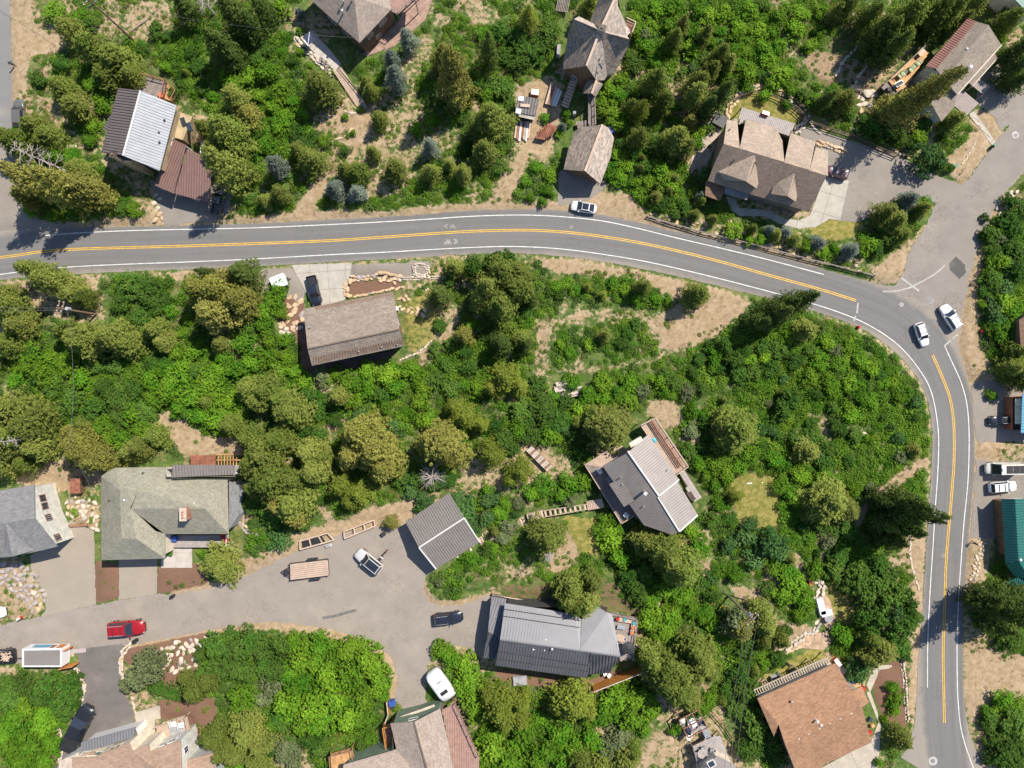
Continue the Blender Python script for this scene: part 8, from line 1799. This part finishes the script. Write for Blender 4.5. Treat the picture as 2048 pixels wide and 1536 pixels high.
boxy('fire_hydrant',36,1238,0,(.75,.4,.9),.5,'cushion_red','red and white mailbox box at the left end of the lane','mailbox','trim_white'); boxy('garden_bench',143,293,.1,(1.5,.6,.5),0,'white_plastic','white bench in bright shrubs left of the silver-roofed house','bench','wood_pale'); boxy('utility_box',337,66,.2,(.7,.8,.7),.6,'rug_grey','grey utility box in grass right of the twin pole','utility box')
boxy('tractor',1070,184,.1,(1.4,1.0,.7),-.15,'cushion_orange','orange garden tractor near the small plank-roofed shed','tractor','cushion_white'); boxy('tank',1117,100,.2,(.6,2.0,1.2),-.1,'rug_grey','grey tank beside the left wall of the crossed-gable house','tank'); boxy('drum',1149,225,.1,(.5,.5,.9),0,'trim_white','white drum on the shaded ground by the raised boardwalk','drum','rug_grey'); boxy('barrel',1222,259,.2,(1.0,1.2,1.2),.5,'tarp_blue','blue tarp behind the shake-roofed garage','tarp')
boxy('tool_chest',1040,1362,.1,(2.4,1.6,.7),.1,'rug_grey','grey lidded chest below the charcoal metal roof','chest'); boxy('utility_box',792,617,.2,(.6,.7,1.1),.1,'white_plastic','small white cabinet at the right wall of the tan house','cabinet'); boxy('play_frame',321,190,1.45,(.7,.9,.5),.3,'cushion_red','red box on the deck above the silver roof','box','cushion_orange'); boxy('toy_car',1532,226,3.45,(1.2,.5,.6),-.3,'cushion_red','red and white grill cart at the upper rim of the pale deck','cart','steel')
boxy('beehive',1510,966,.1,(2.8,.18,.25),.05,'white_plastic','white pipe lying on the small lawn right of the cabin','pipe'); boxy('woodshed',150,972,.05,(1.8,2.6,1.6),0,'wall_brown','small brown shed between the grey and olive houses','shed','rust'); boxy('timber_beam',156,1051,.05,(3.4,.4,.3),.06,'wood_red','dark red timber beam at the head of the pale driveway','beam'); boxy('white_statue',378,1478,.1,(.9,1.8,1.2),.2,'white_plastic','white covered object right of the sunken timber deck','covered object')
boxy('road_sign',1719,654,0,(.3,.5,.7),.4,'cushion_red','small red marker on the kerb inside the curve','marker'); boxy('fire_hydrant',1966,662,0,(.5,.4,.9),0,'cushion_red','red hydrant beside the bright maple at the junction','hydrant'); boxy('propane_tank',405,295,.1,(.7,2.0,1.0),-.1,'white_plastic','white tank under the fir right of the silver roof','tank'); boxy('picnic_table',60,0,0,(.01,.01,.01),0,'trim_dark','x','x') if False else None
boxy('road_cone',786,1055,0,(.35,.35,.8),0,'cushion_orange','orange cone beside the round olive bush above the turning area','cone'); boxy('sand_bag',656,1092,0,(1.0,.5,.3),.3,'white_plastic','white bag at the edge of the turning area below the timber frame','bag','rug_grey'); boxy('wheelbarrow',766,1069,0,(.7,.7,.6),.6,'umbrella_black','small dark grill near the orange cone','grill')
boxy('bird_bath',370,900,.2,(.01,.01,.01),0,'trim_dark','x','x') if False else None
# ------------------------------------------------------------------ people
def person(u, v, ang, lab, shirt, pants, hair, stride=.25, s=1.0, arm=.25):
    p = W(u, v, .0); bm = bmesh.new()
    J = {'pelvis': (0, 0, .95), 'waist': (0.01, 0, 1.1), 'chest': (.02, 0, 1.32), 'neck': (.03, 0, 1.5), 'head': (.05, 0, 1.62), 'top': (.04, 0, 1.74)}
    par = [('pelvis','waist'),('waist','chest'),('chest','neck'),('neck','head'),('head','top')]
    R = {'pelvis': .15, 'waist': .125, 'chest': .16, 'neck': .06, 'head': .1, 'top': .075}
    for sy, nm in ((-1, 'r'), (1, 'l')):
        f = stride * sy
        for k, q, r in (('hip', (0, .1 * sy, .88), .1), ('knee', (.12 * f * 2, .1 * sy, .5), .065), ('ankle', (f, .1 * sy, .09), .045), ('toe', (f + .17, .11 * sy, .04), .04), ('sho', (.02, .2 * sy, 1.42), .065), ('elb', (-.1 - f * .4, .27 * sy, 1.15), .045), ('wri', (-f * arm * 2 + .1, .27 * sy, .93), .03), ('hand', (-f * arm * 2 + .14, .27 * sy, .85), .035)): J[nm + k] = q; R[nm + k] = r
        par += [('pelvis', nm + 'hip'), (nm + 'hip', nm + 'knee'), (nm + 'knee', nm + 'ankle'), (nm + 'ankle', nm + 'toe'), ('chest', nm + 'sho'), (nm + 'sho', nm + 'elb'), (nm + 'elb', nm + 'wri'), (nm + 'wri', nm + 'hand')]
    V = {k: bm.verts.new(q) for k, q in J.items()}
    for a, b in par: bm.edges.new((V[a], V[b]))
    bm.verts.index_update(); me_ = bpy.data.meshes.new('person_base'); bm.to_mesh(me_); bm.free(); tmp = bpy.data.objects.new('person_base', me_); COL.objects.link(tmp)
    m = tmp.modifiers.new('s', 'SKIN'); tmp.modifiers.new('u', 'SUBSURF').levels = 1
    for i, k in enumerate(J): me_.skin_vertices[0].data[i].radius = (R[k], R[k]); me_.skin_vertices[0].data[i].use_root = (k == 'pelvis')
    bpy.context.view_layer.update(); dg = bpy.context.evaluated_depsgraph_get(); fin = bpy.data.meshes.new_from_object(tmp.evaluated_get(dg)); bpy.data.objects.remove(tmp)
    fin.materials.clear()
    for mm in (shirt, pants, 'skin', 'shoe', hair): fin.materials.append(MATS[mm])
    for f in fin.polygons:
        c = f.center; mi = 0
        if c.z < .96: mi = 1
        if c.z < .12: mi = 3
        if c.z > 1.5: mi = 4 if (c.z > 1.66 or c.x < .0) else 2
        if abs(c.y) > .2 and c.z < 1.05: mi = 2
        f.material_index = mi; f.use_smooth = True
    o = bpy.data.objects.new('person', fin); COL.objects.link(o); o.location = (p.x, p.y, 0.0); o.rotation_euler = (0, 0, ang); o.scale = (s, s, s); tag(o, lab, 'person')
for n_, c_ in (('skin', (.45, .26, .18)), ('shoe', (.04, .035, .03)), ('shirt_dark', (.03, .035, .045)), ('shirt_red', (.16, .03, .03)), ('shirt_white', (.6, .6, .62)), ('shirt_blue', (.06, .14, .2)), ('denim', (.05, .07, .13)), ('hair_dark', (.03, .02, .015))): mat(n_, c_, .8, 0, .05, 4, .05)
person(1942,1084,.6,'person in dark clothes walking beside the curve road','shirt_dark','denim','hair_dark'); person(32,133,-.9,'person in a blue top walking on the sandy verge of the left road','shirt_blue','shirt_dark','hair_dark', s=1.2)
person(775,1100,2.6,'person in dark red standing behind the silver suv','shirt_red','shirt_dark','hair_dark',.1,1.15); person(766,1112,1.0,'person in a white top at the open boot of the silver suv','shirt_white','denim','hair_dark',.1,1.1)
